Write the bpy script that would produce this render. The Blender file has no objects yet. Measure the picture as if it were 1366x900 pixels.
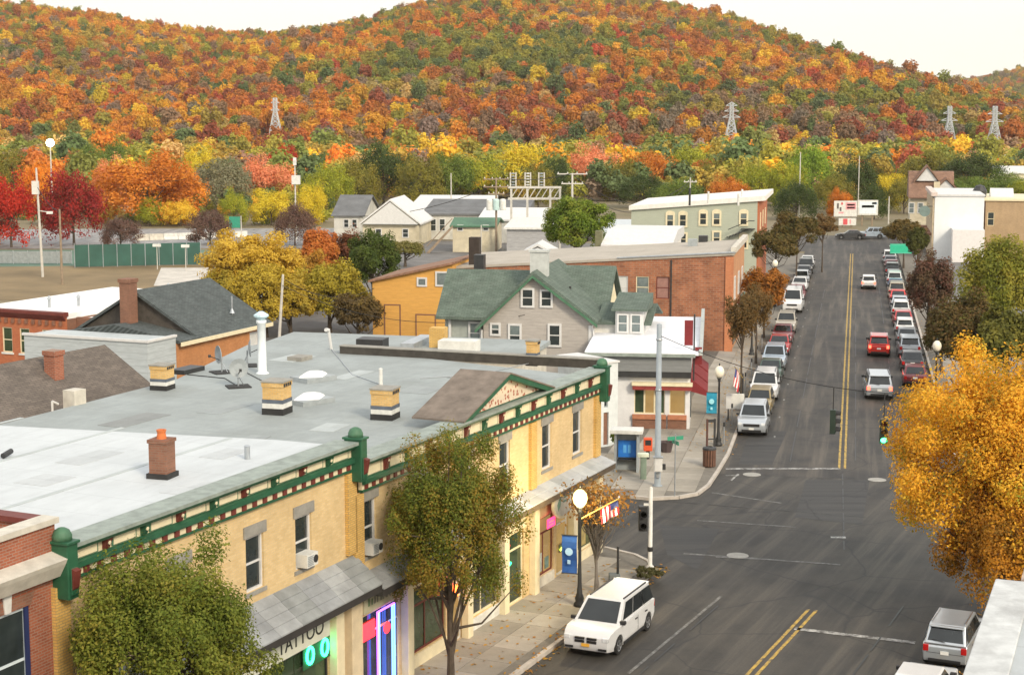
import bpy, math, random
import numpy as np
random.seed(7)
S = bpy.context.scene
COL = S.collection
PI = math.pi
R = math.radians

# ---------------------------------------------------------------- camera
CAM_H = 20.0
FPX = 2200.0                      # focal length in pixels of the 1366 px wide photograph
PITCH = math.atan(300 / FPX)
cam_d = bpy.data.cameras.new('camera')
cam_d.sensor_width = 36
cam_d.lens = FPX / 1366 * 36
cam_d.clip_end = 12000
cam = bpy.data.objects.new('camera', cam_d)
COL.objects.link(cam)
cam.location = (0, 0, CAM_H)
cam.rotation_euler = (PI / 2 - PITCH, 0, 0)
S.camera = cam

# ---------------------------------------------------------------- sky and sun (pale evening overcast)
SUN_EL, SUN_AZ = 32, 150          # elevation, compass azimuth from +Y towards +X
W = bpy.data.worlds.new('World')
S.world = W
W.use_nodes = True
wn = W.node_tree
bg = wn.nodes['Background']
sky = wn.nodes.new('ShaderNodeTexSky')
sky.sky_type = 'NISHITA'
sky.sun_disc = False
sky.sun_elevation = R(SUN_EL)
sky.sun_rotation = R(SUN_AZ)
sky.air_density = 1.0
sky.dust_density = 6.0
sky.ozone_density = 0.6
# a bright even cloud deck over the clear-sky colour
cloud_n = wn.nodes.new('ShaderNodeTexNoise'); cloud_n.inputs['Scale'].default_value = 1.6; cloud_n.inputs['Detail'].default_value = 5
tc_n = wn.nodes.new('ShaderNodeTexCoord'); wn.links.new(tc_n.outputs['Generated'], cloud_n.inputs['Vector'])
cr_n = wn.nodes.new('ShaderNodeValToRGB')
cr_n.color_ramp.elements[0].position = .3; cr_n.color_ramp.elements[0].color = (5.6, 5.7, 5.9, 1)
cr_n.color_ramp.elements[1].position = .7; cr_n.color_ramp.elements[1].color = (7.2, 7.0, 6.6, 1)
wn.links.new(cloud_n.outputs[0], cr_n.inputs[0])
mx_n = wn.nodes.new('ShaderNodeMix'); mx_n.data_type = 'RGBA'; mx_n.inputs[0].default_value = .85
wn.links.new(sky.outputs[0], mx_n.inputs[6]); wn.links.new(cr_n.outputs[0], mx_n.inputs[7])
# the deck is creamier close to the horizon, all the way round
sx_n = wn.nodes.new('ShaderNodeSeparateXYZ'); wn.links.new(tc_n.outputs['Generated'], sx_n.inputs[0])
hr_n = wn.nodes.new('ShaderNodeValToRGB')
hr_n.color_ramp.elements[0].position = .0; hr_n.color_ramp.elements[0].color = (1.0, .972, .87, 1)
hr_n.color_ramp.elements[1].position = .11; hr_n.color_ramp.elements[1].color = (1, 1, 1, 1)
wn.links.new(sx_n.outputs[2], hr_n.inputs[0])
mh_n = wn.nodes.new('ShaderNodeMix'); mh_n.data_type = 'RGBA'; mh_n.blend_type = 'MULTIPLY'; mh_n.inputs[0].default_value = 1
wn.links.new(mx_n.outputs[2], mh_n.inputs[6]); wn.links.new(hr_n.outputs[0], mh_n.inputs[7])
wn.links.new(mh_n.outputs[2], bg.inputs[0])
bg.inputs[1].default_value = 0.115
sun_d = bpy.data.lights.new('sun', 'SUN')
sun_d.energy = 1.5
sun_d.angle = R(12)
sun_d.color = (1.0, 0.87, 0.68)
sun = bpy.data.objects.new('sun', sun_d)
COL.objects.link(sun)
_s = (math.sin(R(SUN_AZ)) * math.cos(R(SUN_EL)), math.cos(R(SUN_AZ)) * math.cos(R(SUN_EL)), math.sin(R(SUN_EL)))
sun.rotation_euler = (PI / 2 - R(SUN_EL), 0, math.atan2(_s[0], -_s[1]))
S.view_settings.view_transform = 'Standard'
S.view_settings.look = 'None'
S.view_settings.gamma = 1
S.view_settings.exposure = 0.9
S.cycles.use_denoising = True
S.cycles.max_bounces = 6
S.cycles.transparent_max_bounces = 8

# ---------------------------------------------------------------- measuring helpers
_cp, _sp = math.cos(PITCH), math.sin(PITCH)
def ray(px, py):
    x, y = (px - 683) / FPX, (450 - py) / FPX
    return (x, _cp + y * _sp, -_sp + y * _cp)
def at(px, py, z=0.0):
    """point of the plane at height z that the photograph shows at this pixel"""
    r = ray(px, py)
    t = (z - CAM_H) / r[2]
    return (r[0] * t, r[1] * t)
def at_depth(px, py, d):
    r = ray(px, py)
    t = d / r[1]
    return (r[0] * t, d, CAM_H + r[2] * t)

class Frame:
    """x runs along a facade, y into the building, the facade faces -y"""
    def __init__(s, o, az):
        a = R(az)
        s.o, s.d, s.n, s.rot = o, (math.sin(a), math.cos(a)), (-math.cos(a), math.sin(a)), PI / 2 - a
    def w(s, x, y=0.0):
        return (s.o[0] + s.d[0] * x + s.n[0] * y, s.o[1] + s.d[1] * x + s.n[1] * y)
    def loc(s, p):
        a, b = p[0] - s.o[0], p[1] - s.o[1]
        return (a * s.d[0] + b * s.d[1], a * s.n[0] + b * s.n[1])
    def top(s, px, py, z):
        return s.loc(at(px, py, z))
    def hit(s, px, py, y0=0.0):
        r = ray(px, py)
        ox, oy = s.o[0] + s.n[0] * y0, s.o[1] + s.n[1] * y0
        t = (ox * s.n[0] + oy * s.n[1]) / (r[0] * s.n[0] + r[1] * s.n[1])
        a, b = r[0] * t - ox, r[1] * t - oy
        return (a * s.d[0] + b * s.d[1], CAM_H + r[2] * t)

NEAR = Frame((-5.24, 53.62), 24.7)     # the near leg of the street: x away from us, y=0 the yellow facades
FAR = Frame((3.97, 72.6), 11.75)       # the far leg of the street

# ---------------------------------------------------------------- mesh helpers
class MB:
    def __init__(s):
        s.v, s.f, s.m = [], [], []
    def face(s, pts, mi=0):
        n = len(s.v)
        s.v += [tuple(p) for p in pts]
        s.f.append(tuple(range(n, n + len(pts))))
        s.m.append(mi)
    def box(s, x0, x1, y0, y1, z0, z1, mi=0):
        n = len(s.v)
        s.v += [(x, y, z) for z in (z0, z1) for x, y in ((x0, y0), (x1, y0), (x1, y1), (x0, y1))]
        for q in ((3, 2, 1, 0), (4, 5, 6, 7), (0, 1, 5, 4), (1, 2, 6, 5), (2, 3, 7, 6), (3, 0, 4, 7)):
            s.f.append(tuple(n + i for i in q)); s.m.append(mi)
        return s
    def prism(s, poly, z0, z1, mi=0, top=None, lift=None):
        """vertical prism; lift(x, y) optionally adds to the top height"""
        a = sum(poly[i][0] * poly[(i + 1) % len(poly)][1] - poly[(i + 1) % len(poly)][0] * poly[i][1] for i in range(len(poly)))
        if a < 0:
            poly = poly[::-1]
        n, k = len(s.v), len(poly)
        s.v += [(x, y, z0) for x, y in poly]
        s.v += [(x, y, z1 + (lift(x, y) if lift else 0)) for x, y in poly]
        for i in range(k):
            j = (i + 1) % k
            s.f.append((n + i, n + j, n + k + j, n + k + i)); s.m.append(mi)
        s.f.append(tuple(n + k + i for i in range(k))); s.m.append(mi if top is None else top)
        s.f.append(tuple(n + i for i in range(k))[::-1]); s.m.append(mi)
        return s
    def extrude_x(s, prof, x0, x1, mi=0):
        """profile of (y, z) points extruded along x"""
        n, k = len(s.v), len(prof)
        s.v += [(x0, y, z) for y, z in prof] + [(x1, y, z) for y, z in prof]
        for i in range(k):
            j = (i + 1) % k
            s.f.append((n + i, n + j, n + k + j, n + k + i)); s.m.append(mi)
        s.f.append(tuple(n + i for i in range(k))[::-1]); s.m.append(mi)
        s.f.append(tuple(n + k + i for i in range(k))); s.m.append(mi)
        return s
    def extrude_y(s, prof, y0, y1, mi=0):
        n, k = len(s.v), len(prof)
        s.v += [(x, y0, z) for x, z in prof] + [(x, y1, z) for x, z in prof]
        for i in range(k):
            j = (i + 1) % k
            s.f.append((n + i, n + k + i, n + k + j, n + j)); s.m.append(mi)
        s.f.append(tuple(n + i for i in range(k))); s.m.append(mi)
        s.f.append(tuple(n + k + i for i in range(k))[::-1]); s.m.append(mi)
        return s
    def tube(s, p, q, r0, r1=None, n=8, mi=0):
        r1 = r0 if r1 is None else r1
        p, q = np.array(p, float), np.array(q, float)
        d = q - p
        d /= (np.linalg.norm(d) or 1)
        a = np.cross(d, (0, 0, 1) if abs(d[2]) < .9 else (1, 0, 0)); a /= np.linalg.norm(a)
        b = np.cross(d, a)
        k = len(s.v)
        for c, r in ((p, r0), (q, r1)):
            for i in range(n):
                t = 2 * PI * i / n
                s.v.append(tuple(c + a * math.cos(t) * r + b * math.sin(t) * r))
        for i in range(n):
            j = (i + 1) % n
            s.f.append((k + j, k + i, k + n + i, k + n + j)); s.m.append(mi)
        s.f.append(tuple(k + i for i in range(n))); s.m.append(mi)
        s.f.append(tuple(k + n + i for i in range(n))[::-1]); s.m.append(mi)
        return s
    def path(s, pts, r, n=6, mi=0):
        for a, b in zip(pts, pts[1:]):
            s.tube(a, b, r, r, n, mi)
        return s
    def lathe(s, prof, c=(0, 0, 0), n=14, mi=0, axis='z'):
        k = len(s.v)
        for r, z in prof:
            for i in range(n):
                t = 2 * PI * i / n
                if axis == 'z':
                    s.v.append((c[0] + r * math.cos(t), c[1] + r * math.sin(t), c[2] + z))
                elif axis == 'y':
                    s.v.append((c[0] + r * math.cos(t), c[1] + z, c[2] - r * math.sin(t)))
                else:
                    s.v.append((c[0] + z, c[1] + r * math.cos(t), c[2] + r * math.sin(t)))
        for a in range(len(prof) - 1):
            for i in range(n):
                j = (i + 1) % n
                s.f.append((k + a * n + i, k + a * n + j, k + a * n + n + j, k + a * n + n + i)); s.m.append(mi)
        s.f.append(tuple(k + i for i in range(n))[::-1]); s.m.append(mi)
        e = k + (len(prof) - 1) * n
        s.f.append(tuple(e + i for i in range(n))); s.m.append(mi)
        return s
    def mesh(s, name, mats, smooth=False):
        me = bpy.data.meshes.new(name)
        me.from_pydata(s.v, [], s.f)
        for m in (mats if isinstance(mats, (list, tuple)) else [mats]):
            me.materials.append(m)
        if len(me.materials) > 1:
            me.polygons.foreach_set('material_index', s.m)
        if smooth:
            me.polygons.foreach_set('use_smooth', [True] * len(me.polygons))
        me.update()
        return me

def link(name, me, parent=None, loc=(0, 0, 0), rz=0.0):
    o = bpy.data.objects.new(name, me)
    COL.objects.link(o)
    o.location = loc
    o.rotation_euler = (0, 0, rz)
    if parent is not None:
        o.parent = parent
    return o
def part(name, mb, mats, parent, loc=(0, 0, 0), rz=0.0, smooth=False, bevel=0, label=None):
    o = link(name, mb.mesh(name, mats, smooth), parent, loc, rz)
    if bevel:
        b = o.modifiers.new('bevel', 'BEVEL'); b.width = bevel; b.segments = 2; b.limit_method = 'ANGLE'
    if label:
        o['label'] = label
    return o
def tag(o, label, cat, group=None):
    o['label'] = label; o['category'] = cat
    if group:
        o['group'] = group
    return o
def thing(name, label, cat, loc=(0, 0, 0), rz=0.0, group=None):
    loc = tuple(loc) if len(loc) == 3 else (loc[0], loc[1], 0)
    o = bpy.data.objects.new(name, None)
    o.empty_display_size = .3
    COL.objects.link(o)
    o.location = loc; o.rotation_euler = (0, 0, rz)
    return tag(o, label, cat, group)
def struct(name, mb, mats, loc=(0, 0, 0), rz=0.0, kind='structure', smooth=False):
    o = link(name, mb.mesh(name, mats, smooth), None, loc, rz)
    o['kind'] = kind
    return o
KIDS = {}
def copy_tree(o, parent=None):
    c = o.copy()
    COL.objects.link(c)
    if parent is not None:
        c.parent = parent
    for ch in o.children:
        copy_tree(ch, c)
    return c

# ---------------------------------------------------------------- materials
def _base(name):
    m = bpy.data.materials.new(name)
    m.use_nodes = True
    nt = m.node_tree
    return m, nt, nt.nodes['Principled BSDF']
def _n(nt, t, **kw):
    n = nt.nodes.new(t)
    for k, v in kw.items():
        setattr(n, k, v)
    return n
def _mix(nt, fac, a, b, mode='MIX'):
    n = nt.nodes.new('ShaderNodeMix'); n.data_type = 'RGBA'; n.blend_type = mode
    for i, x in ((0, fac), (6, a), (7, b)):
        if hasattr(x, 'is_linked') or hasattr(x, 'links'):
            nt.links.new(x, n.inputs[i])
        elif i == 0:
            n.inputs[0].default_value = x
        else:
            n.inputs[i].default_value = (*x, 1)
    return n.outputs[2]
def _ramp(nt, fac, stops, const=False):
    n = nt.nodes.new('ShaderNodeValToRGB')
    if const:
        n.color_ramp.interpolation = 'CONSTANT'
    e = n.color_ramp.elements
    while len(e) < len(stops):
        e.new(.5)
    for k, (p, c) in enumerate(stops):
        e[k].position = p
        e[k].color = (*c, 1) if len(c) == 3 else c
    nt.links.new(fac, n.inputs[0])
    return n.outputs[0]
def _noise(nt, vec, scale, detail=4, rough=.6):
    n = nt.nodes.new('ShaderNodeTexNoise')
    n.inputs['Scale'].default_value = scale; n.inputs['Detail'].default_value = detail; n.inputs['Roughness'].default_value = rough
    if vec is not None:
        nt.links.new(vec, n.inputs['Vector'])
    return n.outputs[0]
def _obj(nt, scale=None):
    t = nt.nodes.new('ShaderNodeTexCoord').outputs['Object']
    if scale:
        mp = nt.nodes.new('ShaderNodeMapping'); mp.inputs['Scale'].default_value = scale
        nt.links.new(t, mp.inputs[0]); t = mp.outputs[0]
    return t
def _math(nt, op, a, b=None):
    n = nt.nodes.new('ShaderNodeMath'); n.operation = op
    for i, x in enumerate((a, b)):
        if x is None:
            continue
        if hasattr(x, 'links'):
            nt.links.new(x, n.inputs[i])
        else:
            n.inputs[i].default_value = x
    return n.outputs[0]
def _bump(nt, h, bsdf, strength=.3, dist=.02):
    b = nt.nodes.new('ShaderNodeBump'); b.inputs['Strength'].default_value = strength; b.inputs['Distance'].default_value = dist
    nt.links.new(h, b.inputs['Height']); nt.links.new(b.outputs[0], bsdf.inputs['Normal'])
def sc(c, k):
    return tuple(min(1, x * k) for x in c)
def plain(name, col, rough=.75, var=.18, scale=2.5, metal=0.0, bump=.15, spec=.4, stain=None):
    m, nt, b = _base(name)
    o = _obj(nt)
    f = _noise(nt, o, scale, 6)
    c = _ramp(nt, f, [(.3, sc(col, 1 - var)), (.7, sc(col, 1 + var))])
    if stain:
        f2 = _ramp(nt, _noise(nt, o, scale * .23, 5, .7), [(.5, (0, 0, 0)), (.68, (1, 1, 1))])
        c = _mix(nt, f2, c, stain)
    nt.links.new(c, b.inputs['Base Color'])
    b.inputs['Roughness'].default_value = rough; b.inputs['Metallic'].default_value = metal; b.inputs['Specular IOR Level'].default_value = spec
    if bump:
        _bump(nt, _noise(nt, o, scale * 12, 3), b, bump, .02)
    return m
def _wallvec(nt):
    o = _obj(nt)
    s = nt.nodes.new('ShaderNodeSeparateXYZ'); nt.links.new(o, s.inputs[0])
    c = nt.nodes.new('ShaderNodeCombineXYZ')
    nt.links.new(_math(nt, 'ADD', s.outputs[0], s.outputs[1]), c.inputs[0]); nt.links.new(s.outputs[2], c.inputs[1])
    return c.outputs[0], s
def brick(name, c1, c2, mortar, w=.22, h=.075, var=.25, msize=.012):
    m, nt, b = _base(name)
    v, s = _wallvec(nt)
    t = nt.nodes.new('ShaderNodeTexBrick')
    nt.links.new(v, t.inputs[0])
    t.inputs['Color1'].default_value = (*c1, 1); t.inputs['Color2'].default_value = (*c2, 1); t.inputs['Mortar'].default_value = (*mortar, 1)
    t.inputs['Scale'].default_value = 1; t.inputs['Brick Width'].default_value = w; t.inputs['Row Height'].default_value = h
    t.inputs['Mortar Size'].default_value = msize; t.inputs['Mortar Smooth'].default_value = .3
    f = _noise(nt, _obj(nt, (1, 1, .5)), .9, 6, .65)
    c = _mix(nt, 1.0, t.outputs[0], _ramp(nt, f, [(.25, (1 - var,) * 3), (.75, (1 + var * .4,) * 3)]), 'MULTIPLY')
    nt.links.new(c, b.inputs['Base Color'])
    b.inputs['Roughness'].default_value = .88
    _bump(nt, t.outputs['Fac'], b, -.35, .01)
    return m
def siding(name, col, pitch=.18, var=.12, depth=.5):
    m, nt, b = _base(name)
    v, s = _wallvec(nt)
    z = _math(nt, 'FRACT', _math(nt, 'DIVIDE', s.outputs[2], pitch))
    f = _noise(nt, _obj(nt, (1, 1, 6)), 1.2, 5)
    c = _ramp(nt, f, [(.3, sc(col, 1 - var)), (.7, sc(col, 1 + var))])
    c = _mix(nt, _ramp(nt, z, [(.0, (1, 1, 1)), (.12, (0, 0, 0))]), c, sc(col, 1 - depth))
    nt.links.new(c, b.inputs['Base Color'])
    b.inputs['Roughness'].default_value = .8
    _bump(nt, z, b, .5, .02)
    return m
def shingle(name, c1, c2, w=.35, h=.2):
    m, nt, b = _base(name)
    o = _obj(nt)
    s = nt.nodes.new('ShaderNodeSeparateXYZ'); nt.links.new(o, s.inputs[0])
    cb = nt.nodes.new('ShaderNodeCombineXYZ')
    nt.links.new(s.outputs[0], cb.inputs[0]); nt.links.new(_math(nt, 'ADD', s.outputs[1], _math(nt, 'MULTIPLY', s.outputs[2], 1.4)), cb.inputs[1])
    t = nt.nodes.new('ShaderNodeTexBrick'); nt.links.new(cb.outputs[0], t.inputs[0])
    t.inputs['Color1'].default_value = (*c1, 1); t.inputs['Color2'].default_value = (*c2, 1); t.inputs['Mortar'].default_value = (*sc(c1, .55), 1)
    t.inputs['Scale'].default_value = 1; t.inputs['Brick Width'].default_value = w; t.inputs['Row Height'].default_value = h; t.inputs['Mortar Size'].default_value = .012
    f = _noise(nt, o, 1.1, 6, .7)
    c = _mix(nt, 1.0, t.outputs[0], _ramp(nt, f, [(.3, (.75,) * 3), (.7, (1.2,) * 3)]), 'MULTIPLY')
    nt.links.new(c, b.inputs['Base Color']); b.inputs['Roughness'].default_value = .92
    _bump(nt, t.outputs['Fac'], b, -.4, .02)
    return m
def membrane(name, col, stain, seam=1.9, amt=.65):
    """flat roofing: overlapping sheets with seams, ponding stains"""
    m, nt, b = _base(name)
    o = _obj(nt)
    s = nt.nodes.new('ShaderNodeSeparateXYZ'); nt.links.new(o, s.inputs[0])
    y = _math(nt, 'FRACT', _math(nt, 'DIVIDE', s.outputs[0], seam))
    f = _noise(nt, o, .35, 7, .72)
    g = _noise(nt, _obj(nt, (.5, 2.2, 1)), 1.3, 6, .7)
    c = _mix(nt, _ramp(nt, f, [(.40, (0, 0, 0)), (.66, (amt,) * 3)]), col, stain)
    c = _mix(nt, _ramp(nt, g, [(.45, (0, 0, 0)), (.75, (.5,) * 3)]), c, sc(col, .72))
    c = _mix(nt, _ramp(nt, y, [(.0, (.45,) * 3), (.03, (0, 0, 0))]), c, sc(stain, .7))
    nt.links.new(c, b.inputs['Base Color']); b.inputs['Roughness'].default_value = .8
    _bump(nt, _noise(nt, o, 6, 4), b, .25, .03)
    return m
def emit(name, col, k):
    m, nt, b = _base(name)
    b.inputs['Base Color'].default_value = (*sc(col, .6), 1)
    b.inputs['Emission Color'].default_value = (*col, 1); b.inputs['Emission Strength'].default_value = k
    f = _noise(nt, _obj(nt), 3, 2)
    nt.links.new(_ramp(nt, f, [(.2, sc(col, .9)), (.8, col)]), b.inputs['Emission Color'])
    return m
def glassy(name, col, rough=.06, refl=.6):
    m, nt, b = _base(name)
    f = _noise(nt, _obj(nt), .8, 3)
    nt.links.new(_ramp(nt, f, [(.35, sc(col, .6)), (.7, sc(col, 1.5))]), b.inputs['Base Color'])
    b.inputs['Roughness'].default_value = rough; b.inputs['Specular IOR Level'].default_value = refl
    return m
def paint(name, col, rough=.28, metal=0.0):
    m, nt, b = _base(name)
    f = _noise(nt, _obj(nt, (1, 1, 1)), 2.2, 5)
    s = nt.nodes.new('ShaderNodeSeparateXYZ'); nt.links.new(_obj(nt), s.inputs[0])
    c = _ramp(nt, f, [(.3, sc(col, .92)), (.75, col)])
    # road dirt along the sills
    c = _mix(nt, _ramp(nt, s.outputs[2], [(.18, (.45,) * 3), (.5, (0, 0, 0))]), c, (.16, .14, .12))
    nt.links.new(c, b.inputs['Base Color'])
    b.inputs['Roughness'].default_value = rough; b.inputs['Metallic'].default_value = metal
    b.inputs['Coat Weight'].default_value = .5; b.inputs['Coat Roughness'].default_value = .08
    return m
def leaf(name, cols, trans=.3, inst=False, clump=.55):
    """leaf colours differ from leaf to leaf and from clump to clump"""
    m, nt, b = _base(name)
    out = nt.nodes['Material Output']
    g = nt.nodes.new('ShaderNodeNewGeometry')
    o = _obj(nt)
    f = _noise(nt, o, clump, 2, .5)
    k = _math(nt, 'ADD', _math(nt, 'MULTIPLY', g.outputs['Random Per Island'], .34), _math(nt, 'MULTIPLY', _math(nt, 'SUBTRACT', f, .2), 1.15))
    n = len(cols)
    c = _ramp(nt, k, [(.12 + .76 * i / max(1, n - 1), x) for i, x in enumerate(cols)])
    if inst:
        a = nt.nodes.new('ShaderNodeAttribute'); a.attribute_type = 'INSTANCER'; a.attribute_name = 'tint'
        c = _mix(nt, 1.0, c, a.outputs['Color'], 'MULTIPLY')
    nt.links.new(c, b.inputs['Base Color'])
    b.inputs['Roughness'].default_value = .7; b.inputs['Specular IOR Level'].default_value = .2
    t = nt.nodes.new('ShaderNodeBsdfTranslucent')
    nt.links.new(_mix(nt, 1.0, c, (1.25, 1.2, .7), 'MULTIPLY'), t.inputs[0])
    ms = nt.nodes.new('ShaderNodeMixShader'); ms.inputs[0].default_value = trans
    nt.links.new(b.outputs[0], ms.inputs[1]); nt.links.new(t.outputs[0], ms.inputs[2])
    nt.links.new(ms.outputs[0], out.inputs[0])
    return m

white = plain('white paint', (.60, .60, .585), .6, .08)
cream = plain('cream paint', (.70, .62, .42), .7, .1)
offwhite = plain('weathered white', (.62, .62, .58), .75, .15)
green_trim = plain('dark green trim', (.020, .095, .048), .5, .25)
green_light = plain('worn green trim', (.06, .15, .085), .6, .25)
maroon = plain('maroon trim', (.14, .03, .022), .6, .2)
dark = plain('dark metal', (.025, .026, .027), .5, .3, spec=.5)
black_pipe = plain('black roofing felt', (.03, .03, .03), .9, .3)
grey_metal = plain('galvanised steel', (.42, .45, .47), .45, .15, metal=.6)
grey_paint = plain('grey paint', (.30, .33, .34), .6, .15)
lintel = plain('grey stone', (.27, .26, .23), .85, .2)
stone = plain('pale stone', (.52, .49, .42), .85, .18)
wood_pole = plain('weathered wood', (.26, .20, .14), .9, .25)
concrete = plain('concrete', (.40, .37, .33), .9, .14, 1.6, stain=(.24, .22, .19))
kerb_m = plain('kerb stone', (.44, .40, .35), .85, .15)
glass = glassy('window glass', (.030, .040, .042))
glass_pale = glassy('pale window glass', (.16, .20, .20), .1)
glass_green = glassy('shop glass', (.035, .06, .03))
blind = plain('drawn blind', (.55, .56, .54), .8, .08)
yellow_brick = brick('yellow brick', (.62, .44, .205), (.70, .52, .265), (.58, .46, .29), var=.22, msize=.008)
yellow_deep = brick('ochre brick', (.60, .36, .09), (.72, .45, .13), (.40, .28, .12), var=.25)
red_brick = brick('red brick', (.26, .068, .032), (.36, .105, .05), (.30, .20, .15), var=.3)
red_brick_o = brick('orange red brick', (.42, .10, .035), (.52, .15, .05), (.34, .16, .09), var=.2)
brown_brick = brick('brown brick', (.20, .085, .05), (.28, .12, .07), (.22, .14, .10), var=.3)
rust_brick = brick('rust brick', (.27, .085, .04), (.42, .15, .065), (.33, .20, .13), w=.5, h=.18, var=.5, msize=.03)
roof_white = membrane('white roof coating', (.53, .565, .58), (.41, .44, .455), amt=.5)
roof_grey = membrane('grey roof membrane', (.31, .345, .345), (.20, .22, .21), amt=.65)
roof_tan = membrane('tan roof gravel', (.42, .38, .32), (.30, .27, .22))

# ================================================================ THE GROUND AND THE ROADS
def ground_mat():
    m, nt, b = _base('dry ground')
    o = _obj(nt)
    f = _noise(nt, o, .05, 8, .7)
    g = _noise(nt, o, 1.2, 5, .7)
    c = _ramp(nt, f, [(.3, (.13, .12, .06)), (.5, (.20, .16, .09)), (.7, (.24, .20, .14))])
    c = _mix(nt, _ramp(nt, g, [(.35, (.3,) * 3), (.7, (0, 0, 0))]), c, (.09, .08, .045))
    nt.links.new(c, b.inputs['Base Color']); b.inputs['Roughness'].default_value = .95
    _bump(nt, g, b, .4, .1)
    return m
def asphalt(name, col, warm, ax=(.06, 1.3, 1)):
    m, nt, b = _base(name)
    o = _obj(nt)
    f = _noise(nt, _obj(nt, ax), 1.0, 5, .6)          # wheel tracks and lane wear run along the road
    g = _noise(nt, o, .22, 8, .7)
    h = _noise(nt, o, 9, 4, .7)
    c = _ramp(nt, f, [(.34, sc(col, .62)), (.5, col), (.66, warm)])
    c = _mix(nt, _ramp(nt, g, [(.42, (0, 0, 0)), (.62, (.6,) * 3)]), c, sc(warm, .80))
    c = _mix(nt, _ramp(nt, h, [(.3, (.35,) * 3), (.6, (0, 0, 0))]), c, sc(col, .7))
    vo = nt.nodes.new('ShaderNodeTexVoronoi'); vo.feature = 'DISTANCE_TO_EDGE'; vo.inputs['Scale'].default_value = .16
    wv = nt.nodes.new('ShaderNodeVectorMath'); wv.operation = 'ADD'
    nz = nt.nodes.new('ShaderNodeTexNoise'); nz.inputs['Scale'].default_value = .5; nt.links.new(o, nz.inputs[0])
    nt.links.new(o, wv.inputs[0]); nt.links.new(nz.outputs[1], wv.inputs[1]); nt.links.new(wv.outputs[0], vo.inputs['Vector'])
    c = _mix(nt, _ramp(nt, vo.outputs[0], [(.0, (.75,) * 3), (.012, (0, 0, 0))]), c, (.022, .022, .024))   # sealed cracks
    nt.links.new(c, b.inputs['Base Color'])
    b.inputs['Roughness'].default_value = .72; b.inputs['Specular IOR Level'].default_value = .35
    _bump(nt, h, b, .35, .02)
    return m
asphalt_near = asphalt('worn asphalt', (.042, .040, .037), (.096, .086, .072))
asphalt_far = asphalt('asphalt of the far street', (.042, .040, .038), (.118, .102, .083))
def road_paint(name, col, lo, hi):
    m, nt, b = _base(name)
    o = _obj(nt)
    f = _ramp(nt, _noise(nt, o, 2.2, 7, .75), [(lo, (0, 0, 0)), (hi, (1, 1, 1))])
    nt.links.new(_mix(nt, f, (.075, .072, .068), col), b.inputs['Base Color'])
    b.inputs['Roughness'].default_value = .8
    return m
line_white = road_paint('worn road paint', (.46, .46, .44), .42, .60)
line_faint = road_paint('faded road paint', (.30, .30, .285), .42, .72)
line_yellow = road_paint('worn yellow road paint', (.50, .33, .06), .37, .56)
gravel = plain('pale gravel', (.50, .47, .42), .95, .2, .6)
lot = plain('parking lot surface', (.15, .145, .14), .9, .25, .3)

g = MB()
g.face([(-2200, -200, -.05), (2200, -200, -.05), (2200, 3000, -.05), (-2200, 3000, -.05)])
struct('ground', g, ground_mat())

KERB_L, KERB_R = -3.5, -18.4            # near leg, NEAR frame
FK_L, FK_R = -3.95, -17.0               # far leg, FAR frame
# near leg: from behind the camera to the crossing; the crossing and the far leg
def local_road(name, fr, polys, mat, z=0.0):
    mb = MB()
    for p in polys:
        mb.face([(*fr.loc(q), z) for q in p])
    return struct(name, mb, mat, (*fr.w(0, 0), 0), fr.rot)
J_L = at(930, 661)                      # far kerb of the side street
near_poly = [NEAR.w(-60, KERB_L - .05), NEAR.w(-60, KERB_R + .05), NEAR.w(22, KERB_R + .05), NEAR.w(22, KERB_L - .05)]
local_road('street_near_leg', NEAR, [near_poly[::1]], asphalt_near, .0)
cr = [NEAR.w(21, 40), NEAR.w(21, KERB_L), NEAR.w(21.0, KERB_R), NEAR.w(20.0, -60), FAR.w(16, -75), FAR.w(22, FK_R), FAR.w(22, FK_L), at(870, 650), FAR.w(19, 16), FAR.w(19, 40)]
local_road('street_crossing', NEAR, [cr], asphalt_near, .004)
local_road('street_far_leg', FAR, [[FAR.w(19, FK_L + .05), FAR.w(19, FK_R - .05), FAR.w(172, FK_R - .05), FAR.w(172, FK_L + .05)]], asphalt_far, .008)
local_road('street_bend', FAR, [[FAR.w(171, FK_L + 8), FAR.w(171, FK_R - 6), FAR.w(196, FK_R - 30), FAR.w(202, FK_R - 30), FAR.w(205, 34), FAR.w(186, 34)]], asphalt_far, .004)
# yard and car park surfaces between the buildings
local_road('parking_lot', FAR, [[FAR.w(19, 60), FAR.w(19, 2), FAR.w(180, 2), FAR.w(180, 60)]], lot, -.03)
local_road('parking_lot', FAR, [[FAR.w(22, -20), FAR.w(22, -80), FAR.w(160, -80), FAR.w(160, -20)]], lot, -.03)

# ---- painted lines, each a sheet above the asphalt
def strip(name, p, q, w, mat, z=.014, dashes=None):
    dx, dy = q[0] - p[0], q[1] - p[1]
    L = math.hypot(dx, dy)
    mb = MB()
    for a, b in (dashes or [(0, L)]):
        mb.face([(a, -w / 2, 0), (b, -w / 2, 0), (b, w / 2, 0), (a, w / 2, 0)])
    return struct(name, mb, mat, (p[0], p[1], z), math.atan2(dy, dx))
for off in (-.16, .16):
    strip('yellow_centre_line', FAR.w(21.7, -10.55 + off), FAR.w(168, -10.55 + off), .13, line_yellow)
    strip('yellow_centre_line', NEAR.w(-60, -11.15 + off), NEAR.w(17.5, -11.15 + off), .13, line_yellow)
strip('stop_line', at(968, 625), at(1121, 625), .32, line_white)
strip('stop_line', at(1060, 838), at(1221, 857), .32, line_white)
strip('crosswalk_line', at(950, 657), at(1042, 671), .16, line_faint, .015)
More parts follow.
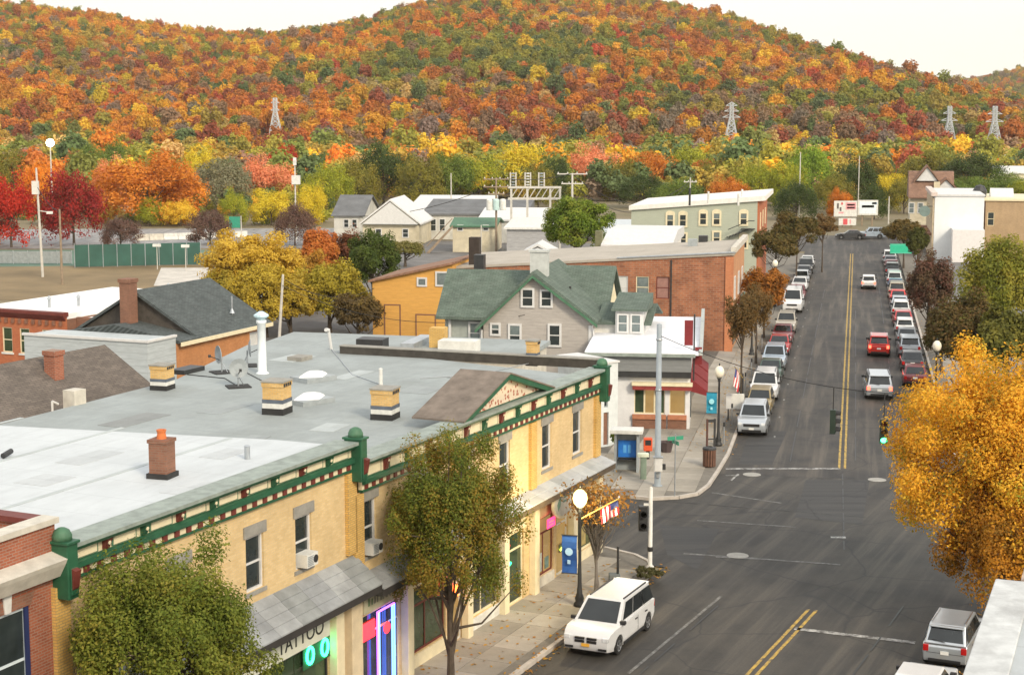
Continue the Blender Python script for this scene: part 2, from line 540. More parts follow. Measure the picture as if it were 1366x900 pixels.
strip('crosswalk_line', at(930, 694), at(1062, 703), .16, line_faint, .015)
strip('crosswalk_line', at(912, 738), at(1121, 753), .2, line_faint, .015)
strip('crosswalk_line', at(955, 742), at(1010, 745), .3, line_faint, .017)
strip('lane_line', at(838, 898), at(962, 795), .13, line_faint)
strip('lane_line', FAR.w(30, -6.35), FAR.w(165, -6.35), .1, line_white, dashes=[(i * 6.8, i * 6.8 + .5) for i in range(20)])
strip('lane_line', FAR.w(30, -14.75), FAR.w(165, -14.75), .1, line_white, dashes=[(i * 6.8, i * 6.8 + .5) for i in range(20)])
strip('parking_mark', at(975, 641), at(985, 632), .12, line_white)
strip('parking_mark', at(968, 634), at(986, 634), .12, line_white, .016)
strip('lane_mark', at(1108, 716), at(1128, 716.5), .35, line_white, .013)
# repair patches in the asphalt
tar = plain('tar seam', (.016, .016, .017), .5, .3)
for k, (a, b) in enumerate([(FAR.w(23, -7.6), FAR.w(120, -7.7)), (FAR.w(24, -13.9), FAR.w(140, -13.8)), (at(1124, 632), at(1126, 735)), (at(885, 668), at(1160, 690)), (NEAR.w(-20, -7.4), NEAR.w(17, -7.5)), (NEAR.w(-10, -14.6), NEAR.w(20, -14.4)), (FAR.w(24, -11.3), FAR.w(100, -11.2))]):
    L_t = math.hypot(b[0] - a[0], b[1] - a[1])
    strip('tar_seam', a, b, .07, tar, .0195, [(i * L_t / 9, (i + .86 - .3 * (i % 3 == 1)) * L_t / 9) for i in range(9)])
patch_m = asphalt('repair patch', (.045, .045, .045), (.06, .058, .055))
for k, pts in enumerate([[(1075, 640), (1160, 640), (1150, 700), (1060, 690)], [(880, 700), (960, 705), (930, 760), (890, 740)], [(1000, 575), (1050, 575), (1030, 620), (985, 620)]]):
    mb = MB(); mb.face([(*at(*p), .010 + .0012 * k) for p in pts][::-1]); struct('asphalt_patch', mb, patch_m)
for k, (px, py) in enumerate([(1003, 633), (984, 741), (1170, 640)]):
    c = at(px, py)
    t = thing('manhole_cover', ['pale iron manhole cover just past the stop line of the far street', 'worn iron manhole cover in the middle of the crossing', 'iron manhole cover in the right lane near the crossing'][k], 'manhole cover', (c[0], c[1], 0.012), 0, 'manhole covers in the street')
    part('rim', MB().lathe([(.50, 0), (.50, .012), (.42, .012)], n=20), plain('iron rim', (.30, .29, .26), .6, .2), t)
    part('lid', MB().lathe([(.41, 0), (.41, .010), (.0, .011)], n=20), plain('iron lid', (.34, .32, .27), .6, .3, 8), t)

# ---- sidewalks: a raised body, kerb stones and paving slabs, each a piece
def in_poly(p, poly):
    r = False
    for i in range(len(poly)):
        a, b = poly[i], poly[i - 1]
        if (a[1] > p[1]) != (b[1] > p[1]) and p[0] < (b[0] - a[0]) * (p[1] - a[1]) / (b[1] - a[1]) + a[0]:
            r = not r
    return r
joint_m = plain('sidewalk joint', (.17, .155, .13), .95, .2)
slab_ms = [plain('paving slab %s' % c, col, .9, .12, 1.3, stain=sc(col, .7)) for c, col in (('a', (.325, .295, .245)), ('b', (.285, .26, .215)), ('c', (.36, .33, .28)))]
SLAB = {}
def sidewalk(fr, poly, slab=1.5, x_range=None, mats=slab_ms, big=False):
    lp = [fr.loc(q) for q in poly]
    sw = struct('sidewalk', MB().prism(lp, -.04, .13), joint_m, (*fr.w(0, 0), 0), fr.rot)
    xs = [p[0] for p in lp]; ys = [p[1] for p in lp]
    rng = random.Random(3)
    x = math.floor(min(xs) / slab) * slab
    while x < max(xs):
        y = math.floor(min(ys) / slab) * slab
        while y < max(ys):
            cs = [(x + a * slab, y + b * slab) for a in (.06, .94) for b in (.06, .94)]
            if all(in_poly(c, lp) for c in cs) and (x_range is None or x_range[0] < x < x_range[1]):
                k = rng.randrange(3)
                key = (slab, k, id(mats))
                if key not in SLAB:
                    h = slab / 2 - .012
                    SLAB[key] = MB().prism([(-h, -h), (h, -h), (h, h), (-h, h)], 0, .016).mesh('paving_slab', mats[k])
                link('paving_slab', SLAB[key], sw, (x + slab / 2, y + slab / 2, .131 + rng.random() * .006))
            y += slab
        x += slab
    return sw, lp
KST = {}
def kerb_line(sw, fr, pts, step=2.0, limit=400):
    """kerb stones along a world polyline, pieces of the sidewalk"""
    n = 0
    for p, q in zip(pts, pts[1:]):
        L = math.hypot(q[0] - p[0], q[1] - p[1])
        k = max(1, round(L / step))
        l = round(L / k, 2)
        if l not in KST:
            KST[l] = MB().box(.01, l - .01, -.09, .09, -.04, .165).mesh('kerb_stone', kerb_m)
        for i in range(k):
            if n > limit:
                return
            a = fr.loc((p[0] + (q[0] - p[0]) * i / k, p[1] + (q[1] - p[1]) * i / k))
            e = fr.loc(q); s0 = fr.loc(p)
            link('kerb_stone', KST[l], sw, (a[0], a[1], 0), math.atan2(e[1] - s0[1], e[0] - s0[0]))
            n += 1
# near left sidewalk with its rounded corner
corner = [NEAR.w(18.5, KERB_L), NEAR.w(20.0, KERB_L + .15), NEAR.w(21.2, KERB_L + .75), NEAR.w(22.0, KERB_L + 1.7), NEAR.w(22.6, KERB_L + 3.4), NEAR.w(23.2, 8), NEAR.w(24.2, 30)]
swp = [NEAR.w(-40, .6), NEAR.w(-40, KERB_L)] + corner + [NEAR.w(20.5, 30), NEAR.w(20.5, .6)]
sw, _ = sidewalk(NEAR, swp, 1.5, (-8, 40))
kerb_line(sw, NEAR, [NEAR.w(-20, KERB_L)] + corner[:6], 1.9)
# far left sidewalk: rounded corner then up the far leg
fc = [FAR.w(13.2, 30), at(838, 664), at(868, 667), at(905, 665), at(930, 660.5), at(945, 649), at(957, 631), FAR.w(24, FK_L), FAR.w(166, FK_L)]
fc_poly = fc + [FAR.w(168, 1.2), FAR.w(33.8, 1.2), FAR.w(24.5, 3.2), FAR.w(22, 8), FAR.w(20, 30)]
sw, _ = sidewalk(FAR, fc_poly, 1.5, (8, 90))
kerb_line(sw, FAR, fc[1:8] + [FAR.w(110, FK_L)], 2.0)
# right sidewalks
rc = [NEAR.w(-60, KERB_R), NEAR.w(17, KERB_R), NEAR.w(19, KERB_R - .6), NEAR.w(20.3, KERB_R - 2.2), NEAR.w(20.6, -60)]
sw, _ = sidewalk(NEAR, rc + [NEAR.w(15, -60), NEAR.w(15, KERB_R - 4.2), NEAR.w(-60, KERB_R - 4.2)], 1.5, (2, 16))
kerb_line(sw, NEAR, [NEAR.w(0, KERB_R), NEAR.w(17, KERB_R), NEAR.w(19, KERB_R - .6), NEAR.w(20.3, KERB_R - 2.2)], 2)
rf = [FAR.w(20, -60), FAR.w(21, FK_R - 3), FAR.w(23, FK_R - .6), FAR.w(26, FK_R), FAR.w(170, FK_R)]
sw, _ = sidewalk(FAR, rf + [FAR.w(170, FK_R - 4.3), FAR.w(30, FK_R - 4.3), FAR.w(26, -60)], 1.5, (26, 70))
kerb_line(sw, FAR, [FAR.w(23, FK_R - .6), FAR.w(26, FK_R), FAR.w(110, FK_R)], 2)
# ball field, court and highway ground on the left
mb = MB(); mb.face([(*at(-60, 400), -.02), (*at(330, 400), -.02), (*at(330, 352), -.02), (*at(-60, 356), -.02)]); struct('dry_field', mb, plain('dry grass', (.20, .145, .075), .95, .3, .12))
mb = MB(); mb.face([(*at(205, 381), -.01), (*at(290, 381), -.01), (*at(300, 357), -.01), (*at(215, 357), -.01)]); struct('gravel_pad', mb, gravel)
mb = MB(); mb.face([(*at(-80, 332), -.02), (*at(460, 330), -.02), (*at(460, 304), -.02), (*at(-80, 306), -.02)]); struct('highway', mb, asphalt('pale highway', (.26, .26, .26), (.36, .35, .34), (1, .1, 1)))
mb = MB(); mb.face([(*at(-80, 356), -.035), (*at(330, 352), -.035), (*at(330, 333), -.035), (*at(-80, 333), -.035)]); struct('tennis_court', mb, plain('court surface', (.10, .17, .13), .9, .2, .2))

# ================================================================ BUILDING HELPERS
WIN = {}
def window(parent, x, y, z, w, h, rz=0.0, fm=white, gm=glass, sill=None, head=None, arch=False, low=None, name='window', t=.07, rail=True):
    """double hung window; x, y, z is the middle of its bottom edge; it faces -y before rz"""
    key = (round(w, 2), round(h, 2), fm.name, arch, t, rail)
    if key not in WIN:
        mb = MB()
        mb.box(-w / 2, -w / 2 + t, -.05, .06, 0, h); mb.box(w / 2 - t, w / 2, -.05, .06, 0, h)
        mb.box(-w / 2 + t, w / 2 - t, -.05, .06, 0, t); mb.box(-w / 2 + t, w / 2 - t, -.05, .06, h - t, h)
        if rail:
            mb.box(-w / 2 + t, w / 2 - t, -.03, .05, h * .5 - .03, h * .5 + .03)
        if arch:
            pts = [(w / 2 * math.cos(a), h + w * .28 * math.sin(a)) for a in [i * PI / 8 for i in range(9)]]
            mb.extrude_y(pts, -.05, .06)
        WIN[key] = mb.mesh(name, fm)
        hh = (h - 2 * t - .06) / 2 if rail else h - 2 * t
        WIN[key, 'p'] = MB().box(-w / 2 + t - .005, w / 2 - t + .005, 0, .03, 0, hh + .01).mesh('pane', gm)
    o = link(name, WIN[key], parent, (x, y, z), rz)
    hh = (h - 2 * t - .06) / 2 if rail else h - 2 * t
    for k in range(2 if rail else 1):
        p = link('pane', WIN[key, 'p'], o, (0, .01, t - .005 if k == 0 else h / 2 + .025))
        m = (low if (k == 0 and low) else gm)
        p.material_slots[0].link = 'OBJECT'; p.material_slots[0].material = m
    if sill:
        part('sill', MB().box(-w / 2 - .1, w / 2 + .1, -.16, .05, -.13, -.002), sill, o)
    if head:
        part('lintel', MB().box(-w / 2 - .12, w / 2 + .12, -.09, .05, h + .002, h + .32), head, o)
    return o
def facade(L, z0, z1, holes, th=.24, x0=0.0):
    """wall panel from y=0 to y=th with openings (xa, xb, za, zb) and their reveals"""
    mb = MB()
    xs = sorted({x0, x0 + L, *[h[0] for h in holes], *[h[1] for h in holes]})
    zs = sorted({z0, z1, *[h[2] for h in holes], *[h[3] for h in holes]})
    for i in range(len(xs) - 1):
        for j in range(len(zs) - 1):
            cx, cz = (xs[i] + xs[i + 1]) / 2, (zs[j] + zs[j + 1]) / 2
            if any(h[0] < cx < h[1] and h[2] < cz < h[3] for h in holes):
                continue
            mb.face([(xs[i], 0, zs[j]), (xs[i + 1], 0, zs[j]), (xs[i + 1], 0, zs[j + 1]), (xs[i], 0, zs[j + 1])])
    for xa, xb, za, zb in holes:
        mb.face([(xa, 0, za), (xa, th, za), (xa, th, zb), (xa, 0, zb)][::-1])
        mb.face([(xb, 0, za), (xb, th, za), (xb, th, zb), (xb, 0, zb)])
        mb.face([(xa, 0, za), (xb, 0, za), (xb, th, za), (xa, th, za)])
        mb.face([(xa, 0, zb), (xb, 0, zb), (xb, th, zb), (xa, th, zb)][::-1])
    e = x0 + L
    mb.face([(x0, 0, z0), (x0, 0, z1), (x0, th, z1), (x0, th, z0)])
    mb.face([(e, 0, z0), (e, th, z0), (e, th, z1), (e, 0, z1)])
    mb.face([(x0, 0, z1), (e, 0, z1), (e, th, z1), (x0, th, z1)])
    return mb
AC = {}
def air_con(parent, x, y, z, rz=0.0):
    if not AC:
        AC['b'] = MB().box(-.33, .33, -.42, .05, 0, .42).mesh('air_conditioner', offwhite)
        g = MB()
        for k in range(6):
            g.box(-.28, .05, -.437, -.422, .05 + k * .055, .08 + k * .055)
        AC['g'] = g.mesh('grille', grey_paint)
        AC['f'] = MB().lathe([(.13, 0), (.13, -.018), (.05, -.02)], (.19, -.42, .21), 12, axis='y').mesh('fan_guard', dark)
    o = link('air_conditioner', AC['b'], parent, (x, y, z), rz)
    link('grille', AC['g'], o); link('fan_guard', AC['f'], o)
    return o
def chimney(parent, fr, px, py, z, wpx, hpx, mats, kind='banded', pot=False):
    """chimney whose base stands at this pixel on the roof at height z"""
    p = at(px, py, z)
    k = FPX / p[1]
    w, h = wpx / k * (.86 if kind == 'banded' else 1), hpx / k
    loc = fr.loc(p)
    mb = MB()
    if kind == 'banded':
        for a, b, e, mi in ((-.1, .20, .03, 1), (.20, .36, .012, 2), (.36, .48, .02, 3), (.48, .86, 0, 0), (.86, 1, .03, 0)):
            mb.box(-w / 2 - e, w / 2 + e, -w / 2 - e, w / 2 + e, h * a, h * b - .003, mi)
    else:
        mb.box(-w * .62, w * .62, -w * .62, w * .62, -.1, h * .12, 1)
        mb.box(-w / 2, w / 2, -w / 2, w / 2, h * .12, h * .84, 0)
        mb.box(-w * .56, w * .56, -w * .56, w * .56, h * .84, h * .92, 0)
    o = part('chimney', mb, mats, parent, (loc[0], loc[1], z), R(8))
    if kind == 'banded':
        c = MB()
        for i in range(4):
            c.box(-w * .42 + i * w * .22, -w * .42 + i * w * .22 + w * .15, -w / 2 - .045, w / 2 + .045, h * .87, h * .97)
        part('flue_opening', c, dark, o)
        part('cap', MB().box(-w / 2 - .06, w / 2 + .06, -w / 2 - .06, w / 2 + .06, h + .001, h + .06), lintel, o)
    if pot:
        part('chimney_pot', MB().lathe([(w * .27, h * .92), (w * .22, h * 1.05), (w * .27, h * 1.13), (w * .2, h * 1.13), (w * .18, h * .95)], n=14), plain('terracotta', (.55, .16, .05), .8, .2), o)
    return o
def text_part(s, parent, loc, size, mat, rz=0.0, name='lettering', depth=.012, align='LEFT'):
    c = bpy.data.curves.new(name, 'FONT')
    c.body = s; c.size = size; c.extrude = depth; c.align_x = align
    c.materials.append(mat)
    o = bpy.data.objects.new(name, c)
    COL.objects.link(o)
    o.rotation_euler = (PI / 2, 0, rz)
    me = bpy.data.meshes.new_from_object(o)
    me.name = name
    bpy.data.objects.remove(o)
    o = link(name, me, parent, loc)
    o.rotation_euler = (PI / 2, 0, rz)
    return o
def shingle_awning(parent, x0, x1, y_out, z_wall, z_out, mats, rows=4, name='awning'):
    """sloping ledge over the shopfronts with courses of slates, each course a piece"""
    a = MB().extrude_x([(0.0, z_out - .30), (0.0, z_wall - .05), (-y_out, z_out - .05), (-y_out, z_out - .30)], x0, x1)
    o = part(name, a, mats[0], parent)
    n = max(2, round((x1 - x0) / 1.2))
    for r in range(rows):
        for i in range(n):
            ya, yb = -y_out * (1 - r / rows) - .03, -y_out * (1 - (r + 1) / rows)
            za, zb = z_out + (z_wall - z_out) * r / rows, z_out + (z_wall - z_out) * (r + 1) / rows
            xa, xb = x0 + (x1 - x0) * i / n + .006, x0 + (x1 - x0) * (i + 1) / n - .006
            mb = MB().extrude_x([(ya, za - .045), (ya, za + .0), (yb, zb - .01), (yb, zb - .05)], xa, xb)
            part('roof_sheet', mb, mats[1 + (i * 7 + r * 3) % (len(mats) - 1)], o)
    return o
slates = [plain('dark fascia', (.035, .032, .03), .7, .2)] + [plain('lead grey sheet %s' % k, c, .7, .2, 1.5, stain=sc(c, .7)) for k, c in (('a', (.27, .285, .295)), ('b', (.32, .335, .34)), ('c', (.235, .25, .25)))]
slates_w = [plain('brown fascia', (.10, .075, .05), .7, .2)] + [plain('pale ledge sheet %s' % k, c, .7, .15, 1.5) for k, c in (('a', (.40, .42, .43)), ('b', (.45, .47, .47)), ('c', (.36, .38, .38)))]
DENT = {}
def cornice(parent, x0, x1, zt, zb, posts, dent_step=.52, roof_y=.5):
    """green bracketed cornice: crown moulding, frieze with cream panels, lower band, dentils"""
    h = zt - zb
    part('crown_moulding', MB().extrude_x([(-.42, zt - .10), (-.42, zt), (roof_y, zt), (roof_y, zt - .2), (-.2, zt - .2), (-.3, zt - .14)], x0, x1), grey_green, parent)
    part('crown_edge', MB().extrude_x([(-.36, zt - .20), (-.43, zt - .102), (-.25, zt - .102), (-.15, zt - .20)], x0 + .004, x1 - .004), green_trim, parent)
    part('frieze', MB().box(x0, x1, -.12, .02, zb + .12, zt - .201), cream, parent)
    part('lower_band', MB().extrude_x([(-.19, zb + .30), (-.26, zb + .34), (-.26, zb + .48), (-.15, zb + .52), (-.121, zb + .52), (-.121, zb + .30)], x0 + .003, x1 - .003), green_trim, parent)
    n = max(2, round((x1 - x0) / 1.6))
    for i in range(n):
        a, b = x0 + (x1 - x0) * i / n, x0 + (x1 - x0) * (i + 1) / n
        f = part('frieze_panel', MB().box(a + .28, b - .28, -.15, -.121, zb + .54, zt - .23), green_light, parent)
        part('panel_inset', MB().box(a + .34, b - .34, -.165, -.1505, zb + .565, zt - .255), cream, f)
        bb = part('bracket', MB().extrude_x([(-.121, zb + .53), (-.2, zb + .54), (-.33, zt - .22), (-.121, zt - .205)], a - .09 if i else a, a + .11), maroon if i % 2 else green_trim, parent)
        part('rosette', MB().lathe([(.055, 0), (.055, -.03), (.02, -.035)], (a + .01, -.27, zt - .33), 10, axis='y'), cream, bb)
    m = max(4, round((x1 - x0) / dent_step))
    k = 'd'
    if k not in DENT:
        DENT[k] = MB().box(-.1, .1, -.17, -.121, 0, .175).mesh('dentil', maroon)
    for i in range(m):
        link('dentil', DENT[k], parent, (x0 + (x1 - x0) * (i + .5) / m, 0, zb + .122))
    part('cornice_foot', MB().box(x0 + .002, x1 - .002, -.15, .018, zb + .04, zb + .119), green_trim, parent)
    for x in posts:
        p = MB()
        p.box(x - .2, x + .2, -.5, .15, zb - .3, zt + .05)
        p.box(x - .25, x + .25, -.55, .2, zt + .051, zt + .13)
        p.box(x - .13, x + .13, -.54, -.5, zb - .2, zb + .5, 0)
        q = part('cornice_post', p, green_trim, parent, bevel=.03)
        part('post_dome', MB().lathe([(.25, zt + .13), (.25, zt + .25), (.19, zt + .38), (.09, zt + .44), (.0, zt + .46)], (x, -.18, 0), 16), green_light, q, smooth=True)
        part('post_block', MB().extrude_x([(-.505, zb - .1), (-.58, zb), (-.66, zb + .45), (-.505, zb + .5)], x - .11, x + .11), maroon, q)
grey_green = plain('grey green flashing', (.24, .28, .25), .6, .25)

# ================================================================ YELLOW CORNER BUILDING WITH THE PEDIMENT
fr = NEAR
b2 = thing('yellow_brick_building', 'yellow brick corner shop building with green pediment and grey flat roof', 'building', fr.w(0, 0), fr.rot)
L2 = 21.9
ZT2, ZB2 = 8.6, 7.4
wx = [.95, 4.6, 8.4, 11.85, 16.05, 19.4]
holes = [(x - .5, x + .5, 5.12, 7.05) for x in wx]
shop_h = [(.35, 3.1, .15, 3.1), (3.6, 6.6, .65, 3.1), (6.9, 8.0, .15, 3.1), (8.3, 11.3, .65, 3.1), (11.6, 13.7, .15, 3.1), (14.9, 16.8, .6, 3.1), (17.1, 18.4, .15, 3.1), (18.8, 21.3, .6, 3.1)]
part('wall', facade(L2, 0, ZB2, holes + shop_h), yellow_brick, b2)
core = [fr.loc(at(797, 490, 8.2)), fr.loc(at(800, 487, 8.2)), fr.loc(at(455, 465, 8.2)), fr.loc(at(330, 460, 8.2)), fr.loc(at(235, 506, 8.2)), fr.loc(at(-20, 571, 8.2))]
core = [(0.0, .25), (L2 - .01, .25), (L2 + .9, 1.2), core[2], core[3], core[4], core[5], (-.2, 22)]
core = [(0.0, .25), (L2 - .01, .25), (L2 + .0, 1.2)] + core[3:7] + [(-.02, 20)]
part('core', MB().prism(core, 0, 8.0), yellow_brick, b2)
part('roof', MB().prism([(a, b) if b > .3 else (a, b - .05) for a, b in core], 8.001, 8.2, 0), roof_grey, b2)
for x in wx:
    w = window(b2, x, .12, 5.12, 1.0, 1.93, sill=lintel, head=None, low=glass, t=.08)
    part('lintel', MB().box(-.62, .62, -.17, -.121, 1.935, 2.28), lintel, w)
air_con(b2, .98, .1, 5.2)
for x in (.12, 7.4, 14.45, 21.6):
    part('brick_pilaster', MB().box(x - .28, x + .28, -.14, -.001, 4.6, ZB2 - .01), yellow_deep, b2)
cornice(b2, .3, L2 + .1, ZT2, ZB2, [L2 - .05], .5)
# pediment
pa, pb, pc = 7.33, 15.89, 11.45
PZ = 8.6
ped = part('pediment', MB().extrude_y([(pa + .5, PZ + .01), (pb - .5, PZ + .01), (pc, PZ + 1.1)], -.10, 1.3), green_light, b2)
spk = plain('speckled pediment infill', (.52, .36, .27), .9, .1)
nt = spk.node_tree; _b = nt.nodes['Principled BSDF']
_vo = nt.nodes.new('ShaderNodeTexVoronoi'); _vo.inputs['Scale'].default_value = 5.5; nt.links.new(_obj(nt), _vo.inputs['Vector'])
nt.links.new(_ramp(nt, _vo.outputs['Distance'], [(.28, (.36, .10, .06)), (.42, (.66, .56, .42))]), _b.inputs['Base Color'])
part('infill', MB().extrude_y([(pa + .9, PZ + .08), (pb - .9, PZ + .08), (pc, PZ + 1.06)], -.16, -.101), spk, ped)
for s, (xa, xb) in (('l', (pa, pc)), ('r', (pb, pc))):
    za, zb = PZ + .0, PZ + 1.25
    dx = 1 if xb > xa else -1
    part('raking_moulding', MB().extrude_y([(xa, za + .005), (xa + dx * .7, za + .005), (xb, zb - .2), (xb, zb)], -.42, .12), green_trim, ped)
    part('pediment_roof', MB().extrude_y([(xa, za + .01), (xb, zb + .005), (xb, zb + .07), (xa, za + .075)], -.45, 1.75), plain('brown weathered felt', (.17, .14, .115), .9, .3, 2), ped)
# shopfront
shingle_awning(b2, .2, 7.0, .95, 4.62, 4.28, slates, 3)
shingle_awning(b2, 7.02, L2 + .15, .8, 4.6, 4.32, slates_w, 2, 'ledge')
sb = part('sign_board', MB().box(.35, 3.2, -.12, -.001, 3.2, 3.85), plain('faded green sign board', (.44, .43, .31), .8, .15), b2)
for i, (x, h) in enumerate([(.62, .3), (.85, .22), (1.02, .32), (1.22, .34), (1.45, .34), (1.62, .34), (1.85, .3), (2.1, .34), (2.4, .24)]):
    part('sign_stroke', MB().box(x, x + (.07 if i % 2 else .11), -.135, -.121, 3.42, 3.42 + h), plain('faded sign paint %d' % i, (.20, .21, .17) if i > 1 else (.15, .24, .13), .8, .2), sb)
part('sign_board', MB().box(3.5, 13.6, -.12, -.001, 3.2, 3.85), cream, b2)
part('sign_board', MB().box(14.8, 21.4, -.12, -.001, 3.2, 3.85), plain('tan sign board', (.48, .36, .20), .8, .15), b2)
for x in (3.35, 8.15, 11.45, 14.45, 18.6, 21.6):
    part('shop_pilaster', MB().box(x - .22, x + .22, -.3, -.002, 0, 3.98), cream, b2, bevel=.02)
warm_shop = glassy('warm lit shop glass', (.10, .065, .022), .1)
warm_shop.node_tree.nodes['Principled BSDF'].inputs['Emission Color'].default_value = (1, .62, .22, 1)
warm_shop.node_tree.nodes['Principled BSDF'].inputs['Emission Strength'].default_value = .16
for k, (xa, xb, za, zb) in enumerate(shop_h):
    f = MB()
    t = .07
    f.box(xa, xa + t, .08, .18, za, zb); f.box(xb - t, xb, .08, .18, za, zb); f.box(xa + t, xb - t, .08, .18, za, za + t); f.box(xa + t, xb - t, .08, .18, zb - t, zb)
    door = za < .3
    f.box(xa + t, xb - t, .09, .17, 2.35, 2.42)
    if not door:
        f.box((xa + xb) / 2 - .03, (xa + xb) / 2 + .03, .09, .17, za + t, 2.35)
    sf = part('shop_window', f, [cream, maroon, offwhite, cream][k % 4], b2)
    gm = [glass, glass_green, warm_shop, glass, glass_green, warm_shop, warm_shop, glass_green][k]
    part('pane', MB().box(xa + t, xb - t, .12, .14, za + t, 2.35), gm, sf)
    part('pane', MB().box(xa + t, xb - t, .12, .14, 2.42, zb - t), gm, sf)
    if door:
        part('door_handle', MB().box(xb - .3, xb - .26, .04, .1, 1.0, 1.4), grey_metal, sf)
    else:
        part('bulkhead', MB().box(xa - .0, xb + .0, -.05, -.003, .14, za - .02), [offwhite, cream, stone][k % 3], b2)
# things seen in the windows
disp = [(15.5, .75, .55, .8, (.35, .38, .34)), (16.3, .75, .4, .5, (.14, .22, .20)), (19.3, .75, .5, .6, (.5, .45, .2)), (20.4, .75, .6, .9, (.32, .25, .10))]
for x, z, w, h, c in disp:
    part('window_poster', MB().box(x - w / 2, x + w / 2, .098, .112, z, z + h), plain('poster %.1f' % x, c, .7, .35, 3), b2)
# neon of the bay next to the pilaster
blue_neon = emit('blue neon', (.10, .22, 1.0), 3.2); violet_neon = emit('violet neon', (.55, .12, 1.0), 2.2); red_neon = emit('red neon', (1.0, .02, .03), 3.0)
nf = thing('neon_window_frame', 'blue and violet neon tubes framing the shop door under the faded sign', 'neon sign', (*fr.w(1.75, -.07), 0), fr.rot)
for x, m in ((-.42, violet_neon), (.62, blue_neon), (.78, blue_neon), (-.30, blue_neon)):
    part('neon_tube', MB().tube((x, 0, .35), (x, 0, 3.0), .035), m, nf)
for z, m in ((.4, blue_neon), (3.02, violet_neon)):
    part('neon_tube', MB().tube((-.42, 0, z), (.78, 0, z), .035), m, nf)
ns = thing('neon_sign', 'red glowing sign panel left of the blue neon door', 'neon sign', (*fr.w(.72, -.07), 2.25), fr.rot)
part('panel', MB().box(-.42, .42, -.02, .02, 0, .62), red_neon, ns, bevel=.02); part('backing', MB().box(-.47, .47, .022, .05, -.05, .67), maroon, ns)
ns = thing('neon_sign', 'small red sign hung between the blue neon tubes', 'neon sign', (*fr.w(1.98, -.1), 2.3), fr.rot)
part('panel', MB().lathe([(.2, 0), (.22, .02), (.2, .04)], n=16, axis='y'), red_neon, ns); part('bracket', MB().box(-.02, .02, 0, .02, .2, .55), dark, ns)
p = fr.hit(600, 785)
ns = thing('neon_sign', 'red neon script glowing behind the middle street tree', 'neon sign', (*fr.w(p[0], -.08), p[1] - .4), fr.rot)
part('neon_tube', MB().path([(-.3, 0, .2), (-.3, 0, .85), (-.05, 0, .8), (0, 0, .62), (-.28, 0, .5), (.02, 0, .2)], .05), red_neon, ns)
part('neon_tube', MB().path([(.05, 0, 0), (.28, 0, .12), (.42, 0, .42), (.2, 0, .5), (.12, 0, .22), (.5, 0, .05)], .05), emit('orange neon', (1, .16, .03), 4), ns)
p = fr.hit(673, 742)
ns = thing('neon_sign', 'neon sign with red top blue middle and green base beside the door', 'neon sign', (*fr.w(p[0], -.08), p[1] - .5), fr.rot)
part('neon_tube', MB().path([(-.25, 0, .9), (0, 0, 1.2), (.25, 0, .9), (-.25, 0, .9)], .05), red_neon, ns)
part('neon_tube', MB().path([(0, 0, .4), (0, 0, .85)], .09), blue_neon, ns)
part('neon_tube', MB().path([(-.4, 0, .15), (0, 0, .02), (.4, 0, .15), (-.4, 0, .25)], .055), emit('green neon', (.02, 1, .25), 3.5), ns)
p = fr.hit(725, 697)
ns = thing('hanging_sign', 'small pink sign in the window beside the oval sign', 'sign', (*fr.w(p[0], -.35), p[1] - .15), fr.rot)
part('board', MB().box(-.42, .42, -.02, .02, 0, .42), emit('pink lit sign', (1, .05, .18), 1.4), ns, bevel=.02)
part('lettering', MB().box(-.28, .3, -.03, -.0205, .24, .3).box(-.3, .2, -.03, -.0205, .11, .16), plain('pale pink paint', (.8, .45, .5), .6, .05), ns)
p = fr.hit(752, 667, -.45)
ov = thing('oval_sign', 'cream oval shop sign under the ledge near the building corner', 'sign', (*fr.w(p[0], -.5), p[1]), fr.rot)
def oval(a, b, y0, y1):
    return MB().extrude_y([(a * math.cos(i * PI / 12), b * math.sin(i * PI / 12)) for i in range(24)], y0, y1)
part('board', oval(1.35, .72, -.04, .04), cream, ov); part('face', oval(1.22, .6, -.055, -.041), stone, ov)
part('lettering', MB().extrude_y([(-.85, -.3), (-.6, -.1), (-.5, .35), (-.75, .2), (-.95, 0)], -.065, -.056).box(-.3, .35, -.065, -.056, -.02, .06).box(-.2, .55, -.065, -.056, .16, .22), plain('sage lettering', (.16, .26, .20), .7, .2), ov)
part('arm', MB().box(-.03, .03, .04, .5, .55, .62), dark, ov)
pn = thing('neon_sign', 'yellow green neon glowing low in the corner shop window', 'neon sign', (*fr.w(18.0, .04), 1.2), fr.rot)
part('neon_tube', MB().path([(-.35, 0, 0), (.05, 0, .12), (.4, 0, .05)], .05), emit('yellow neon', (.75, .9, .08), 2.5), pn); part('backing', MB().box(-.45, .45, .02, .04, -.1, .25), dark, pn)

# ---- things on the grey roof
cm = [brick('ochre chimney brick', (.62, .36, .10), (.72, .47, .18), (.5, .38, .2)), black_pipe, offwhite, plain('slate flashing', (.10, .12, .15), .7, .2)]
chimney(b2, fr, 370, 551, 8.2, 34, 44, cm)
chimney(b2, fr, 514, 558, 8.2, 34, 41, cm)
chimney(b2, fr, 217, 519, 8.2, 27, 33, cm)
chimney(b2, fr, 711, 484, 8.2, 17, 30, cm)
sky_m = plain('skylight plastic', (.78, .79, .78), .35, .05, bump=0)
for px, py in ((413, 534), (418, 504)):
    l = fr.top(px, py + 3, 8.2)
    o = part('skylight', MB().box(-.85, .85, -.6, .6, -.05, .2), grey_paint, b2, (l[0], l[1], 8.2), R(-18))
    d = MB().lathe([(1.0, .2), (.9, .27), (.65, .36), (.3, .42), (0, .43)], n=4)
    part('dome', d, sky_m, o, rz=0).scale = (.83, .6, 1)
    o.children[0].rotation_euler = (0, 0, 0)
